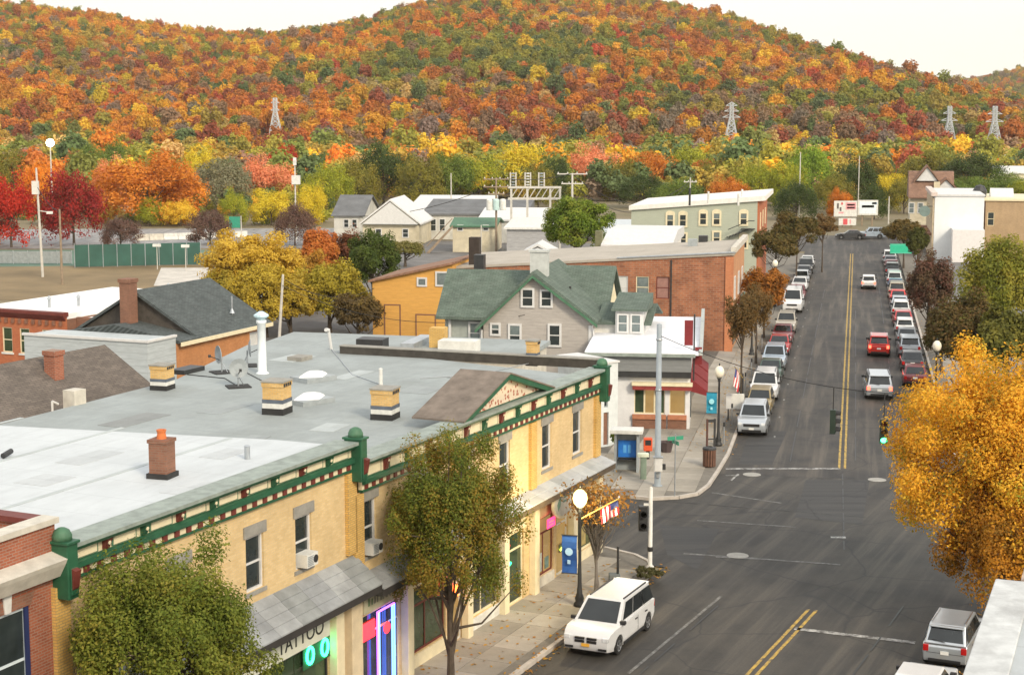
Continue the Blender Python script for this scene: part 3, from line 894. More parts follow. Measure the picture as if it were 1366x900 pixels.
l = fr.top(350, 498, 8.2)
v = part('vent_pipe', MB().lathe([(.32, 0), (.28, .04), (.2, .1), (.19, 2.3), (.23, 2.32), (.23, 2.45), (.15, 2.45)], n=14), plain('white painted pipe', (.72, .77, .78), .5, .08), b2, (l[0], l[1], 8.2), smooth=True)
part('cowl', MB().lathe([(.10, 2.45), (.34, 2.62), (.34, 2.7), (.1, 2.85)], n=14), plain('pale blue cowl', (.50, .66, .72), .5, .1), v)
l = fr.top(442, 466, 8.2)
v = part('vent_pipe', MB().tube((0, 0, -.02), (-.25, 0, 1.0), .08).tube((-.25, 0, 1.0), (-.5, 0, 1.05), .1), white, b2, (l[0], l[1], 8.2))
l = fr.top(508, 515, 8.2)
part('vent_pipe', MB().lathe([(.09, -.02), (.08, .75), (.1, .76), (.05, .8)], n=10), offwhite, b2, (l[0], l[1], 8.2))
# the dark kerb along the far edge
a, b = fr.top(455, 471, 8.2), fr.top(802, 490, 8.2)
dx, dy = b[0] - a[0], b[1] - a[1]; LL = math.hypot(dx, dy)
cu = part('roof_kerb', MB().box(0, LL, -.15, .35, -.05, .36), plain('tarred kerb', (.055, .05, .043), .9, .3), b2, (a[0], a[1], 8.2), math.atan2(dy, dx))
part('coping', MB().box(-.02, LL + .02, -.18, .40, .361, .41), lintel, cu)
patch_ms = [membrane('patched roof felt %d' % i, c, sc(c, .7)) for i, c in enumerate(((.30, .33, .33), (.42, .46, .46), (.24, .255, .25)))]
for k, (px, py, a, b, rz) in enumerate([(300, 545, 2.4, 1.1, 0), (440, 570, 1.6, 1.0, .1), (180, 560, 3.0, 1.2, 0), (560, 520, 1.8, 1.5, .05), (470, 500, 2.6, .8, 0), (620, 500, 2.2, .7, 0), (340, 585, 1.2, .8, .2), (390, 478, 2.2, 1.4, 0)]):
    l = fr.top(px, py, 8.2)
    part('roof_patch', MB().box(-a / 2, a / 2, -b / 2, b / 2, 0, .012 + .001 * k), patch_ms[k % 3], b2, (l[0], l[1], 8.2), rz)
for k, pts in enumerate([[(330, 498), (372, 520), (380, 545)], [(442, 466), (470, 500), (505, 512), (520, 540)], [(250, 500), (300, 505), (318, 516)], [(711, 484), (640, 500), (560, 505)]]):
    part('roof_cable', MB().path([(*fr.top(x, y, 8.2), 8.225) for x, y in pts], .022, 5), [dark, grey_metal][k % 2], b2)
for k, (px, py) in enumerate([(318, 516), (296, 497), (330, 488)]):
    p = at(px, py, 8.2)
    d = thing('satellite_dish', ['satellite dish facing the chimney on the grey roof', 'leftmost satellite dish by the dark roof edge', 'satellite dish closest to the white vent pipe'][k], 'satellite dish', (*p, 8.2), R([20, -60, 100][k]), 'satellite dishes on the grey roof')
    part('base', MB().box(-.5, .5, -.45, .45, 0, .05), black_pipe, d); part('mast', MB().tube((0, 0, .0), (0, 0, .75), .035).tube((.3, .2, 0), (0, 0, .5), .02), grey_metal, d)
    part('reflector', MB().lathe([(0, .07), (.25, .045), (.42, -.03), (.42, -.05), (.2, .03)], (0, -.12, .85), 16, axis='y'), grey_paint, d)
    part('feed_arm', MB().tube((0, -.1, .6), (0, -.55, .8), .02).box(-.05, .05, -.62, -.52, .75, .87), dark, d)
for k, (px, py, s) in enumerate([(250, 496, .8), (400, 480, .5)]):
    l = fr.top(px, py, 8.2)
    part('roof_hatch', MB().box(-s, s, -.4, .4, 0, .2), [dark, lintel][k], b2, (l[0], l[1], 8.2))

# ================================================================ YELLOW BUILDING WITH THE WHITE ROOF
b1 = thing('yellow_brick_building', 'yellow brick tattoo shop building with green cornice and white flat roof', 'building', fr.w(-14.95, 0), fr.rot)
f1 = Frame(fr.w(-14.95, 0), 24.7)
L1, ZT1, ZB1 = 14.92, 9.3, 8.25
wx1 = [1.9, 5.2, 9.0, 11.75]
holes = [(x - .48, x + .48, 5.75, 7.45) for x in wx1]
sh1 = [(.5, 5.2, .65, 3.1), (5.6, 7.0, .15, 3.1), (7.4, 13.2, .65, 3.1)]
part('wall', facade(L1, 0, ZB1, holes + sh1), yellow_brick, b1)
back = [f1.loc(at(450, 590, 9.0)), f1.loc(at(-60, 566, 9.0))]
core = [(0, .25), (L1 - .02, .25), (L1 - .02, 2.2), back[0], back[1], (-.02, 20)]
core = [(0, .25), (L1 - .02, .25), (L1 - .1, 3.0), (back[1][0], back[1][1]), (0, back[1][1])]
part('core', MB().prism(core, 0, 8.85), yellow_brick, b1)
part('roof', MB().prism([(a, b) for a, b in core], 8.851, 9.05), roof_white, b1)
for i, x in enumerate(wx1):
    w = window(b1, x, .12, 5.75, .96, 1.7, sill=lintel, low=glass, t=.08)
    part('lintel', MB().box(-.6, .6, -.17, -.121, 1.705, 2.05), lintel, w)
air_con(b1, 11.75, .1, 5.83)
for x in (.2, 14.6):
    part('brick_pilaster', MB().box(x - .28, x + .28, -.14, -.001, 5.5, ZB1 - .01), yellow_deep, b1)
cornice(b1, .3, L1 - .3, ZT1, ZB1, [.2, L1 - .15], .55)
shingle_awning(b1, .0, L1 - .02, 1.05, 5.4, 4.55, slates, 4)
part('fascia', MB().box(0, L1, -.25, -.002, 3.95, 4.22), cream, b1)
sb = part('sign_board', MB().box(4.6, 13.0, -.16, -.001, 3.2, 3.93), plain('pale sign board', (.60, .62, .52), .7, .08), b1)
text_part('TATTOO', sb, (9.9, -.165, 3.42), .66, plain('black sign letters', (.03, .035, .03), .6, .2))
for x in (.25, 5.4, 7.2, 13.45):
    part('shop_pilaster', MB().box(x - .25, x + .25, -.3, -.003, 0, 3.94), cream, b1, bevel=.02)
part('end_pilaster', MB().box(14.1, 14.8, -.36, -.003, 0, 4.28), plain('cream stone pilaster', (.60, .50, .34), .8, .12), b1, bevel=.03)
for k, (xa, xb, za, zb) in enumerate(sh1):
    f = MB(); t = .08
    f.box(xa, xa + t, .08, .18, za, zb); f.box(xb - t, xb, .08, .18, za, zb); f.box(xa + t, xb - t, .08, .18, za, za + t); f.box(xa + t, xb - t, .08, .18, zb - t, zb)
    sf = part('shop_window', f, dark, b1)
    n = 3 if k != 1 else 1
    for i in range(n):
        a, b = xa + t + (xb - xa - 2 * t) * i / n, xa + t + (xb - xa - 2 * t) * (i + 1) / n
        part('pane', MB().box(a + .02, b - .02, .12, .14, za + t, zb - t), glass_green, sf)
    if k != 1:
        part('bulkhead', MB().box(xa, xb, -.05, -.003, .14, za - .02), green_light, b1)
gn = thing('neon_sign', 'green neon rings glowing in the tattoo shop window', 'neon sign', (*f1.w(12.55, -.06), 2.82), fr.rot)
gm = emit('bright green neon', (.03, 1.0, .42), 6)
for cx in (-.62, .28):
    part('neon_ring', MB().path([(cx + .2 * math.cos(a), 0, .27 * math.sin(a)) for a in [i * PI / 7 for i in range(15)]], .045), gm, gn)
part('backing', MB().box(-1.0, .7, .03, .05, -.4, .4), plain('green backing', (.02, .10, .04), .6, .1), gn)
chimney(b1, f1, 217, 636, 9.05, 26, 58, [brown_brick, black_pipe], 'plain', True)
l = f1.top(4, 612, 9.05)
part('vent_pipe', MB().tube((0, 0, .1), (.5, .1, .16), .09), dark, b1, (l[0], l[1], 9.05))

for k, (px, py, a, b) in enumerate([(120, 610, 2.2, 1.0), (300, 605, 1.6, .9), (60, 640, 1.4, 1.2), (250, 650, 1.8, .7)]):
    l = f1.top(px, py, 9.05)
    part('roof_patch', MB().box(-a / 2, a / 2, -b / 2, b / 2, 0, .012 + .001 * k), membrane('white roof patch %d' % k, (.45 + .02 * k, .48 + .02 * k, .49 + .02 * k), (.36, .38, .39)), b1, (l[0], l[1], 9.05))
for k, y in enumerate((4.5, 9.0, 13.5)):
    part('roof_seam', MB().box(.6, 14.4, y - .09, y + .09, 9.051, 9.066), patch_ms[1], b1)
l = f1.top(330, 612, 9.05)
part('vent_pipe', MB().lathe([(.1, -.02), (.09, .4), (.11, .42), (.05, .46)], n=10), grey_metal, b1, (l[0], l[1], 9.05))
# ================================================================ RED BRICK BUILDING AT THE LEFT EDGE
zA = f1.hit(69, 690)[1]
xA = f1.hit(76, 690)[0]
fA = Frame(f1.w(xA - .1, 0), 24.7)
bA = thing('red_brick_building', 'red brick building with stone band at the left edge of the photo', 'building', fA.w(0, 0), fA.rot)
wz0 = fA.hit(30, 900)[1]
wz1 = fA.hit(30, 812)[1] + .05
wxr = fA.hit(27, 850)[0]
part('wall', facade(9, 0, zA - .15, [(wxr - 1.25, wxr + .35, wz0 - 1.0, wz1)], x0=-9), red_brick, bA)
part('core', MB().box(-9, 0, .25, 14, 0, zA - .9), red_brick, bA)
part('roof', MB().box(-8.8, -.2, .5, 13.8, zA - .899, zA - .8), roof_tan, bA)
for a, b, c, d in ((-9, 0, .241, .5), (-.3, 0, .501, 14), (-9, 0, 14.01, 14.3)):
    part('parapet', MB().box(a, b, c, d, zA - .898, zA - .15), red_brick, bA)
part('coping', MB().box(-9.05, .06, -.1, .42, zA - .149, zA), stone, bA); part('coping', MB().box(-.42, .06, .421, 14.3, zA - .148, zA - .01), maroon, bA)
za = fA.hit(60, 757)[1]
part('stone_band', MB().extrude_x([(-.002, za - .35), (-.25, za - .25), (-.45, za + .1), (-.5, za + .22), (-.002, za + .36)], -9, .28), stone, bA)
part('arch_bricks', MB().extrude_y([(wxr - 1.3, wz1), (wxr + .40, wz1), (wxr + .55, wz1 + .3), (wxr - 1.45, wz1 + .3)], -.03, -.002), brown_brick, bA)
part('keystone', MB().extrude_y([(wxr - .55, wz1 - .0), (wxr - .35, wz1 - .0), (wxr - .3, wz1 + .45), (wxr - .6, wz1 + .45)], -.07, -.031), offwhite, bA)
w = window(bA, wxr - .45, .12, wz0 - 1.0, 1.6, wz1 - wz0 + 1.0, fm=plain('pale blue frame', (.62, .70, .74), .6, .05), sill=stone, t=.1)
part('jamb_liner', MB().box(.655, .792, -.11, -.06, 0, wz1 - wz0 + 1.0), plain('dark blue jamb', (.02, .03, .10), .6, .1), w)
air_con(bA, wxr - .35, .1, wz0 - .95)

# ================================================================ BUILDINGS BEHIND, LEFT OF THE STREET
roof_brown = shingle('brown shingles', (.105, .088, .075), (.15, .125, .105), .4, .2)
roof_slate = shingle('dark slate shingles', (.055, .068, .068), (.085, .10, .10), .4, .22)
roof_green = shingle('green shingles', (.085, .118, .095), (.12, .155, .128), .4, .22)

# ---- brown shingle roof beside the grey roof
fr = Frame(at(-30, 574, 7.6), 0)
e0, e1 = at(-40, 577, 7.6), at(207, 520, 7.6)
az = math.degrees(math.atan2(e1[0] - e0[0], e1[1] - e0[1]))
fD = Frame(e0, az)
LD = math.hypot(e1[0] - e0[0], e1[1] - e0[1])
rg = fD.top(60, 481, 9.4)
rd = max(3.0, rg[1])
bD = thing('brick_house', 'low brick house with a big brown shingle roof at the left', 'house', fD.w(0, 0), fD.rot)
part('wall', MB().extrude_x([(.3, 0), (.3, 7.55), (rd, 9.3), (2 * rd - .3, 7.55), (2 * rd - .3, 0)], 0, LD), red_brick, bD)
part('roof', MB().extrude_x([(0, 7.45), (0, 7.6), (rd, 9.45), (2 * rd, 7.6), (2 * rd, 7.45), (rd, 9.305)], -.2, LD + .2), roof_brown, bD)
l = fD.top(72, 490, 9.1)
part('chimney', MB().box(-.28, .28, -.3, .3, -.6, .55).box(-.33, .33, -.35, .35, .55, .75), red_brick, bD, (l[0], l[1], 9.1))
l = fD.top(100, 545, 8.0)
part('vent_box', MB().box(-.35, .35, -.3, .3, -.4, .8), stone, bD, (l[0], l[1], 8.0))
l = fD.top(70, 548, 7.9)
part('vent_pipe', MB().tube((0, 0, -.2), (0, 0, .35), .05).tube((0, 0, .35), (.25, -.1, .2), .05), white, bD, (l[0], l[1], 7.95))

# ---- slate roofed building: pale siding front, orange brick flank
fE = Frame(at(235, 456, 5.0), 22.7)
bE = thing('brick_building', 'slate roofed building with orange brick flank and pale siding front', 'building', fE.w(0, 0), fE.rot)
ob = brick('bright orange brick', (.46, .17, .05), (.55, .22, .07), (.42, .24, .12))
LE = 11.3
wa = [fE.hit(p, q) for p, q in ((322, 441),)]
part('wall', facade(LE, 0, 5.0, [(9.1, 10.2, 2.6, 4.5)]), ob, bE)
window(bE, 9.65, .1, 2.6, 1.1, 1.9, gm=blind)
WE = 9.8
part('core', MB().box(0, LE, .25, WE, 0, 4.95), ob, bE)
fz = 5.35
part('siding_front', MB().box(-3.2, -.01, 0.02, WE, 0, fz), siding('pale blue grey siding', (.42, .46, .47), .42, .12, .35), bE)
part('front_coping', MB().box(-3.3, -3.1, -.1, WE + .1, fz, fz + .16).box(-3.1, -.02, -.1, .15, fz + .002, fz + .15), white, bE)
rgx = fE.hit(305, 388)[1]
rz_ = 8.0
slope = MB().extrude_x([(-.35, 4.75), (-.35, 4.95), (WE / 2, rz_), (WE + .35, 4.95), (WE + .35, 4.75), (WE / 2, rz_ - .22)], 2.3, LE + .4)
part('roof', slope, roof_slate, bE)
part('gable_wall', MB().extrude_x([(.1, 4.96), (WE / 2, rz_ - .25), (WE - .1, 4.96)], 2.6, LE), plain('dark gable boards', (.07, .06, .05), .9, .3), bE)
part('lower_roof', MB().extrude_x([(-.3, 4.90), (-.3, 5.05), (WE / 2, 5.9), (WE + .3, 5.05), (WE + .3, 4.90)], -.005, 2.7), roof_slate, bE)
part('eaves_board', MB().box(0, LE + .4, -.40, -.36, 4.7, 4.97), cream, bE)
part('chimney', MB().box(-.45, .45, -.4, .4, -.5, 3.0).box(-.52, .52, -.47, .47, 3.0, 3.25), brown_brick, bE, (1.7, WE / 2, 5.6))
part('vent_pipe', MB().tube((0, 0, -.4), (0, 0, 1.1), .06).lathe([(.2, -.1), (.05, .25)], n=10), grey_metal, bE, (8.6, 1.1, 6.0))
for y in (2.6, 5.4):
    window(bE, -3.215, y, 3.0, 1.0, 1.3, rz=-PI / 2, gm=glass_pale)

# ---- white roofed red brick building at the far left
fF = Frame(at(86, 418, 6.3), 119.8 + 180)
fF = Frame(at(-40, 407, 6.3), 115)
LF = fF.hit(86, 420)[0]
bF = thing('red_brick_building', 'orange red brick building with a bright white roof at the left', 'building', fF.w(0, 0), fF.rot)
wf = [fF.hit(p, 455)[0] for p in (10, 33, 63)]
part('wall', facade(LF, 0, 5.9, [(x - .45, x + .45, 3.1, 4.9) for x in wf]), red_brick_o, bF)
part('core', MB().box(0, LF, .25, 16, 0, 5.7), brown_brick, bF)
part('roof', MB().box(.0, LF - .05, .3, 15.9, 5.701, 6.1), plain('bright white roofing', (.80, .80, .78), .7, .06), bF)
part('cornice', MB().extrude_x([(-.02, 5.6), (-.3, 6.0), (-.3, 6.2), (.3, 6.2), (.3, 5.901), (-.002, 5.901)], -.1, LF + .1), maroon, bF)
for i in range(14):
    x = LF * (i + .5) / 14
    part('corbel', MB().box(x - .1, x + .1, -.16, -.004, 5.25, 5.59), brown_brick, bF)
for x in wf:
    window(bF, x, .1, 3.1, .9, 1.8, fm=cream, gm=glass_green, sill=offwhite, head=None)
wing = [fF.loc(at(86, 412, 5.6)), fF.loc(at(190, 412, 5.6)), fF.loc(at(262, 378, 5.6)), fF.loc(at(150, 374, 5.6))]
WG, WD = 5.0, 13.0
wg = [(LF + .02, 1.5), (LF + WG, 1.5), (LF + WG, WD), (LF + .02, WD)]
part('side_wing', MB().prism(wg, 0, 5.3), brown_brick, bF); part('wing_roof', MB().prism(wg, 5.301, 5.6), plain('bright white wing roofing', (.78, .78, .76), .7, .06), bF)
part('parapet', MB().box(LF + .03, LF + WG, 1.2, 1.49, 0, 5.75), brown_brick, bF)
for k, (px, py) in enumerate(((66, 410), (105, 408), (225, 392))):
    l = fF.top(px, py, 6.1)
    part('vent_pipe', MB().tube((0, 0, -.5), (0, 0, .7), .1).lathe([(.18, .7), (.05, .95)], n=8), grey_metal, bF, (l[0], l[1], 6.0))
fl = thing('flat_roofed_annex', 'low annex with pale flat roof behind the dark roof kerb', 'building', (*at(400, 465, 6.5), 0), R(-14))
part('wall', MB().box(-3, 13, .0, 7, 0, 6.2), stone, fl); part('roof', MB().box(-3.2, 13.2, -.2, 7.2, 6.201, 6.45), roof_grey, fl)
part('roof_unit', MB().box(3.0, 4.6, 1.2, 2.4, 6.451, 7.0), dark, fl); part('roof_unit', MB().box(8.0, 10.2, 1.0, 2.2, 6.451, 7.1), offwhite, fl)
part('duct', MB().box(5.6, 6.4, 1.5, 5.5, 6.451, 6.8), grey_metal, fl)
part('chimney', MB().box(7.0, 7.9, 2.6, 3.4, 6.451, 7.6), yellow_deep, fl)

# ---- orange yellow shed
fO = Frame((*at_depth(497, 400, 142)[:2],), 101.75)
LO = fO.hit(604, 400)[0]
z_l, z_r = fO.hit(497, 376)[1], fO.hit(604, 352)[1]
bO = thing('orange_building', 'orange yellow building with a sloping roof line behind the green roof', 'building', fO.w(0, 0), fO.rot)
om = siding('orange yellow boards', (.62, .33, .075), .35, .1, .16)
part('wall', MB().extrude_y([(0, 0), (LO, 0), (LO, z_r), (0, z_l)], 0, 9), om, bO)
part('roof', MB().extrude_y([(-.3, z_l - .02), (LO + .2, z_r + .02), (LO + .2, z_r + .2), (-.3, z_l + .16)], -.35, 9.3), plain('rusty roofing', (.24, .13, .08), .8, .3), bO)
for px, py, w, h in ((563, 376, .9, .8), (590, 372, 1.2, 1.3)):
    x, z = fO.hit(px, py)
    window(bO, x, -.05, z - h / 2, w, h, gm=glass_pale, rail=False, t=.14)
for px0, px1, py0 in ((514, 533, 407), (556, 580, 420)):
    xa, z1 = fO.hit(px0, py0); xb, _ = fO.hit(px1, py0)
    d = part('door', MB().box(xa, xb, -.05, -.002, .05, z1), om, bO)
    part('door_frame', MB().box(xa - .1, xa, -.07, -.003, .05, z1 + .1).box(xb, xb + .1, -.07, -.003, .05, z1 + .1).box(xa, xb, -.07, -.003, z1, z1 + .1), brown_brick, bO)
p = fO.hit(626, 372)
part('chimney', MB().box(-.45, .45, 0, .9, 0, 9.3), plain('soot black brick', (.04, .03, .025), .9, .3), bO, (LO + 1.4, 2.0, 0))

# ---- grey house with green roof
fH = Frame((*at_depth(652, 440, 112)[:2],), 101.75)
bH = thing('grey_house', 'grey shingled house with a green gable roof and white windows', 'house', fH.w(0, 0), fH.rot)
gs = siding('grey wood shingles', (.40, .37, .335), .2, .14, .22)
xr, ze = fH.hit(796, 430)
xa, zp = fH.hit(712, 366)
xl = fH.hit(645, 440)[0]
DH = 9.2
zl = fH.hit(645, 430)[1]
part('wall', MB().extrude_y([(xl, 0), (xr - .35, 0), (xr - .35, ze - .1), (xa, zp - .15), (xl, zl - .1)], 0, DH), gs, bH)
rt = .2
kl, kr = (zp - zl) / (xa - xl), (ze - zp) / (xr - xa)
part('roof', MB().extrude_y([(xl - .5, zl - .5 * kl), (xa, zp), (xr + .1, ze + .1 * kr), (xr + .1, ze + .1 * kr + rt), (xa, zp + rt + .05), (xl - .5, zl - .5 * kl + rt)], -.5, DH + .4), roof_green, bH)
part('gable_trim', MB().extrude_y([(xl - .5, zl - .5 * kl - .2), (xa, zp - .22), (xr + .1, ze + .1 * kr - .22), (xr + .1, ze + .1 * kr - .01), (xa, zp - .01), (xl - .5, zl - .5 * kl - .01)], -.52, -.36), green_light, bH)
part('corner_board', MB().box(xr - .55, xr - .30, -.06, .3, 0, ze - .2), white, bH)
part('downpipe', MB().tube((xr - .2, -.12, 0), (xr - .2, -.12, ze - .4), .06).tube((xl - .1, -.12, 0), (xl - .1, -.12, zl - .5), .06), white, bH)
part('roof_vent', MB().tube((0, 0, -.3), (0, 0, .45), .08), dark, bH, (xa + 2.0, 3.0, ze + (zp - ze) * .52))
# left wing with its own ridge running sideways
x0w = fH.hit(590, 440)[0]
zw0, zw1 = fH.hit(620, 424)[1], fH.hit(620, 377)[1]
part('wing_wall', MB().box(x0w, xl - .01, .8, 6.5, 0, zw0), plain('pale green grey boards', (.33, .36, .33), .8, .15), bH)
part('wing_roof', MB().extrude_x([(.1, zw0 - .15), (.1, zw0 + .05), (3.6, zw1 + .6), (7.0, zw0 + .05), (7.0, zw0 - .15), (3.6, zw1 + .38)], x0w - .5, xa - .4), roof_green, bH)
# right cross gable
xg0, xg1 = fH.hit(755, 400)[0], fH.hit(806, 400)[0]
zg = fH.hit(780, 380)[1]
part('cross_roof', MB().extrude_x([(4.2, ze + .2), (4.2, ze + .4), (7.8, zg + .6), (11.4, ze + .4), (11.4, ze + .2), (7.8, zg + .38)], xa + .3, xg1 - .3), roof_green, bH)
part('cross_gable_wall', MB().extrude_x([(4.7, 0), (4.7, ze - .1), (7.8, zg + .05), (10.9, ze - .1), (10.9, 0)], xa + .8, xg1 - .6), cream, bH)
part('side_wing', MB().box(xr - .34, xr + 2.2, 1.2, 7, 0, fH.hit(815, 428, 1.2)[1]), offwhite, bH)
zz = fH.hit(830, 415, 1.2)[1]
part('side_wing_roof', MB().extrude_x([(.8, zz - .9), (.8, zz - .75), (4.2, zz + .25), (7.6, zz - .75), (7.6, zz - .9), (4.2, zz + .1)], xr - .2, xr + 3.6), roof_green, bH)
for px, py, w, h in ((704, 397, .95, 1.35), (729, 398, .9, 1.25), (687, 447, .95, 1.6), (740, 447, .95, 1.6), (661, 439, .75, .9)):
    x, z = fH.hit(px, py)
    window(bH, x, -.06, z - h / 2, w, h, gm=glass_pale if px < 690 else glass, low=glass, t=.14)
x, z = fH.hit(634, 444, .8)
window(bH, x, .74, z - .8, .95, 1.6, gm=glass_pale, t=.14)
x, z = fH.hit(601, 444, .8)
part('porch_post', MB().box(x - .08, x + .08, .55, .75, 0, zw0 - .1), white, bH)
part('chimney', MB().box(-.6, .6, -.4, .4, -1.6, 1.1).box(-.68, .68, -.48, .48, 1.1, 1.25), plain('pale rendered chimney', (.46, .48, .46), .9, .12), bH, (xa + .1, 1.6, zp + .3))
dz = fH.hit(841, 429, 1.1)
part('dormer', MB().box(dz[0] - .95, dz[0] + .95, .6, 4.0, dz[1] - 1.0, dz[1] + .85), white, bH)
for s in (-.45, .45):
    window(bH, dz[0] + s, .54, dz[1] - .7, .75, 1.3, gm=glass_pale, t=.1)
part('dormer_roof', MB().extrude_x([(.3, dz[1] + .8), (.3, dz[1] + .95), (4.0, dz[1] + 1.7), (4.0, dz[1] + .8)], dz[0] - 1.2, dz[0] + 1.2), roof_green, bH)

# ---- corner shop with the white roof
fS = Frame((*at_depth(787, 500, 103.5)[:2],), 97)
LS = fS.hit(921, 500)[0]
ZS = fS.hit(850, 469)[1]
bS = thing('corner_shop', 'one storey corner shop with white roof grey fascia and red strip', 'shop', fS.w(0, 0), fS.rot)
xw = fS.hit(822, 540)[0]; xw2 = fS.hit(846, 540)[0]; xm = fS.hit(892, 540)[0]
zg0, zg1 = fS.hit(870, 552)[1], fS.hit(870, 519)[1]
part('wall', facade(LS - xw - .02, 0, ZS - .2, [(xw2, xm - .25, zg0, zg1), (xm + .05, LS - .3, zg0, zg1)], x0=xw), plain('white render', (.66, .66, .66), .8, .08), bS)
part('core', MB().box(0, LS, .25, 17, 0, ZS - .25), plain('pale rear render', (.60, .60, .60), .8, .08), bS)
part('roof', MB().extrude_x([(-.6, ZS - .1), (-.6, ZS + .05), (17.2, ZS + .15), (17.2, ZS - .1)], -.3, LS + .5), plain('bright white shop roof', (.76, .77, .80), .6, .08, 1, stain=(.60, .62, .66)), bS)
part('gutter', MB().box(-.3, LS + .3, -.72, -.602, ZS - .22, ZS - .02), grey_green, bS)
part('fascia', MB().box(-.05, LS + .05, -.4, -.002, fS.hit(850, 494)[1], ZS - .23), siding('slate grey fascia', (.20, .21, .21), .25, .12, .3), bS)
part('fascia_band', MB().box(xw + .1, LS + .05, -.36, -.003, fS.hit(850, 502)[1], fS.hit(850, 494)[1] - .01), dark, bS)
part('red_strip', MB().box(xw2 - .1, LS + .1, -.45, -.002, zg1 + .02, zg1 + .28), plain('dark red strip', (.24, .035, .03), .6, .15), bS)
part('cream_strip', MB().box(xw2 - .15, LS + .15, -.5, -.004, zg1 + .285, zg1 + .48), cream, bS)
for k, (xa_, xb_) in enumerate(((xw2, xm - .25), (xm + .05, LS - .3))):
    f = MB()
    n = 3 if k == 0 else 1
    for i in range(n + 1):
        x = xa_ + (xb_ - xa_) * i / n
        f.box(x - .05, x + .05, .06, .16, zg0, zg1)
    f.box(xa_, xb_, .065, .155, zg0, zg0 + .08)
    sf = part('shop_window', f, cream, bS)
    for i in range(n):
        x, x2 = xa_ + (xb_ - xa_) * i / n, xa_ + (xb_ - xa_) * (i + 1) / n
        part('pane', MB().box(x + .05, x2 - .05, .1, .12, zg0 + .08, zg1), [glass_green, warm_shop][(i + k) % 2], sf)
    part('window_ledge', MB().box(xa_ - .1, xb_ + .1, -.25, -.002, zg0 - .3, zg0 - .02), plain('terracotta ledge', (.42, .17, .09), .8, .2), bS)
    part('brick_base', MB().box(xa_ - .1, xb_ + .1, -.15, -.003, .1, zg0 - .31), brown_brick, bS)
# street side: grey parapet and red awnings
part('side_parapet', MB().extrude_x([(-.5, ZS - .1), (-.5, ZS + .1), (14, ZS + .8), (17, ZS + .8), (17, ZS - .1)], LS + .52, LS + .75), plain('grey green parapet', (.40, .43, .41), .8, .1), bS)
red_cl = plain('dark red canvas', (.19, .022, .025), .85, .15)
for k, (y0, y1) in enumerate(((.4, 3.6), (4.2, 8.0), (8.6, 12.5))):
    part('awning', MB().extrude_y([(LS + .02, 2.5), (LS + 1.1, 2.2), (LS + 1.1, 2.5), (LS + .02, 3.3)], y0, y1), red_cl, bS)
    part('side_window', MB().box(LS + .01, LS + .06, y0 + .2, y1 - .2, .8, 2.45), glass, bS)
zb_ = fS.hit(905, 455)[1]
bn = thing('hanging_banner', 'dark red banner hanging at the street corner of the white roofed shop', 'banner', fS.w(LS + .2, .6), fS.rot)
part('pole', MB().tube((0, 0, 3.0), (0, 0, 7.4), .05), dark, bn)
part('cloth', MB().box(-.62, -.08, -.02, .02, 5.4, 7.0), red_cl, bn); part('cloth', MB().box(.06, .5, -.02, .02, 4.2, 5.3), red_cl, bn)
# white annex at the side street
fX = Frame((*at(797, 618, 0),), 30)
fX = Frame((*at_depth(797, 560, 97.5)[:2],), 55)
LX = fX.hit(824, 540)[0]
ZX = fX.hit(824, 483)[1]
bX = thing('white_annex', 'narrow white rendered building between the yellow corner and the shop', 'building', fX.w(0, 0), fX.rot)
part('wall', facade(LX, 0, ZX, [(LX * .32, LX * .52, 2.4, 3.9), (LX * .3, LX * .55, .1, 2.1)]), plain('bluish white render', (.58, .62, .62), .8, .1), bX)
part('core', MB().box(0, LX, .25, 4, 0, ZX - .02), plain('bluish white flank', (.58, .62, .62), .8, .1), bX)
part('coping', MB().box(-.05, LX + .08, -.08, 4.1, ZX + .001, ZX + .1), white, bX)
window(bX, LX * .42, .1, 2.4, LX * .2, 1.5, fm=grey_paint); part('door', MB().box(LX * .31, LX * .54, .12, .17, .1, 2.08), brown_brick, bX)

# ---- long red brick building on the street
u0 = 66
cB = (*at_depth(976, 400, 137)[:2],)
fB = Frame((cB[0] - 25.5 * math.sin(R(101.75)), cB[1] - 25.5 * math.cos(R(101.75))), 101.75)
LB = 25.5
zr, zl_ = fB.hit(975, 338)[1], fB.hit(622, 358)[1]
bB = thing('brick_building', 'long rust red brick building with a sloping grey roof along the street', 'building', fB.w(0, 0), fB.rot)
zat = lambda x: zl_ + (zr - zl_) * x / LB
wxs = [fB.hit(p, 385) for p in (829, 857, 884)]
hB = [(x - .55, x + .55, 4.45, 6.3) for x, _ in wxs]
mb = facade(LB, 0, 6.55, hB)
part('wall', mb, rust_brick, bB)
part('upper_wall', MB().extrude_y([(0, 6.551), (LB, 6.551), (LB, zr - .15), (0, zl_ - .15)], 0, .3), rust_brick, bB)
part('core', MB().extrude_y([(0, 0), (LB, 0), (LB, zr - .35), (0, zl_ - .35)], .301, 15), brick('orange street brick', (.55, .24, .10), (.62, .30, .13), (.4, .25, .15)), bB)
part('roof', MB().extrude_y([(-.15, zl_ - .15), (LB + .15, zr - .15), (LB + .15, zr + .05), (-.15, zl_ + .05)], -.12, 15.2), roof_tan, bB)
part('coping', MB().extrude_y([(LB * .62, zat(LB * .62) + .052), (LB + .2, zr + .052), (LB + .2, zr + .15), (LB * .62, zat(LB * .62) + .15)], -.2, .25), grey_metal, bB)
part('street_parapet', MB().box(LB - .15, LB + .3, .251, 15.1, zr + .053, zr + .5), stone, bB)
part('downpipe', MB().box(fB.hit(895, 400)[0] - .06, fB.hit(895, 400)[0] + .06, -.12, -.002, 0, zat(19) - .2), dark, bB)
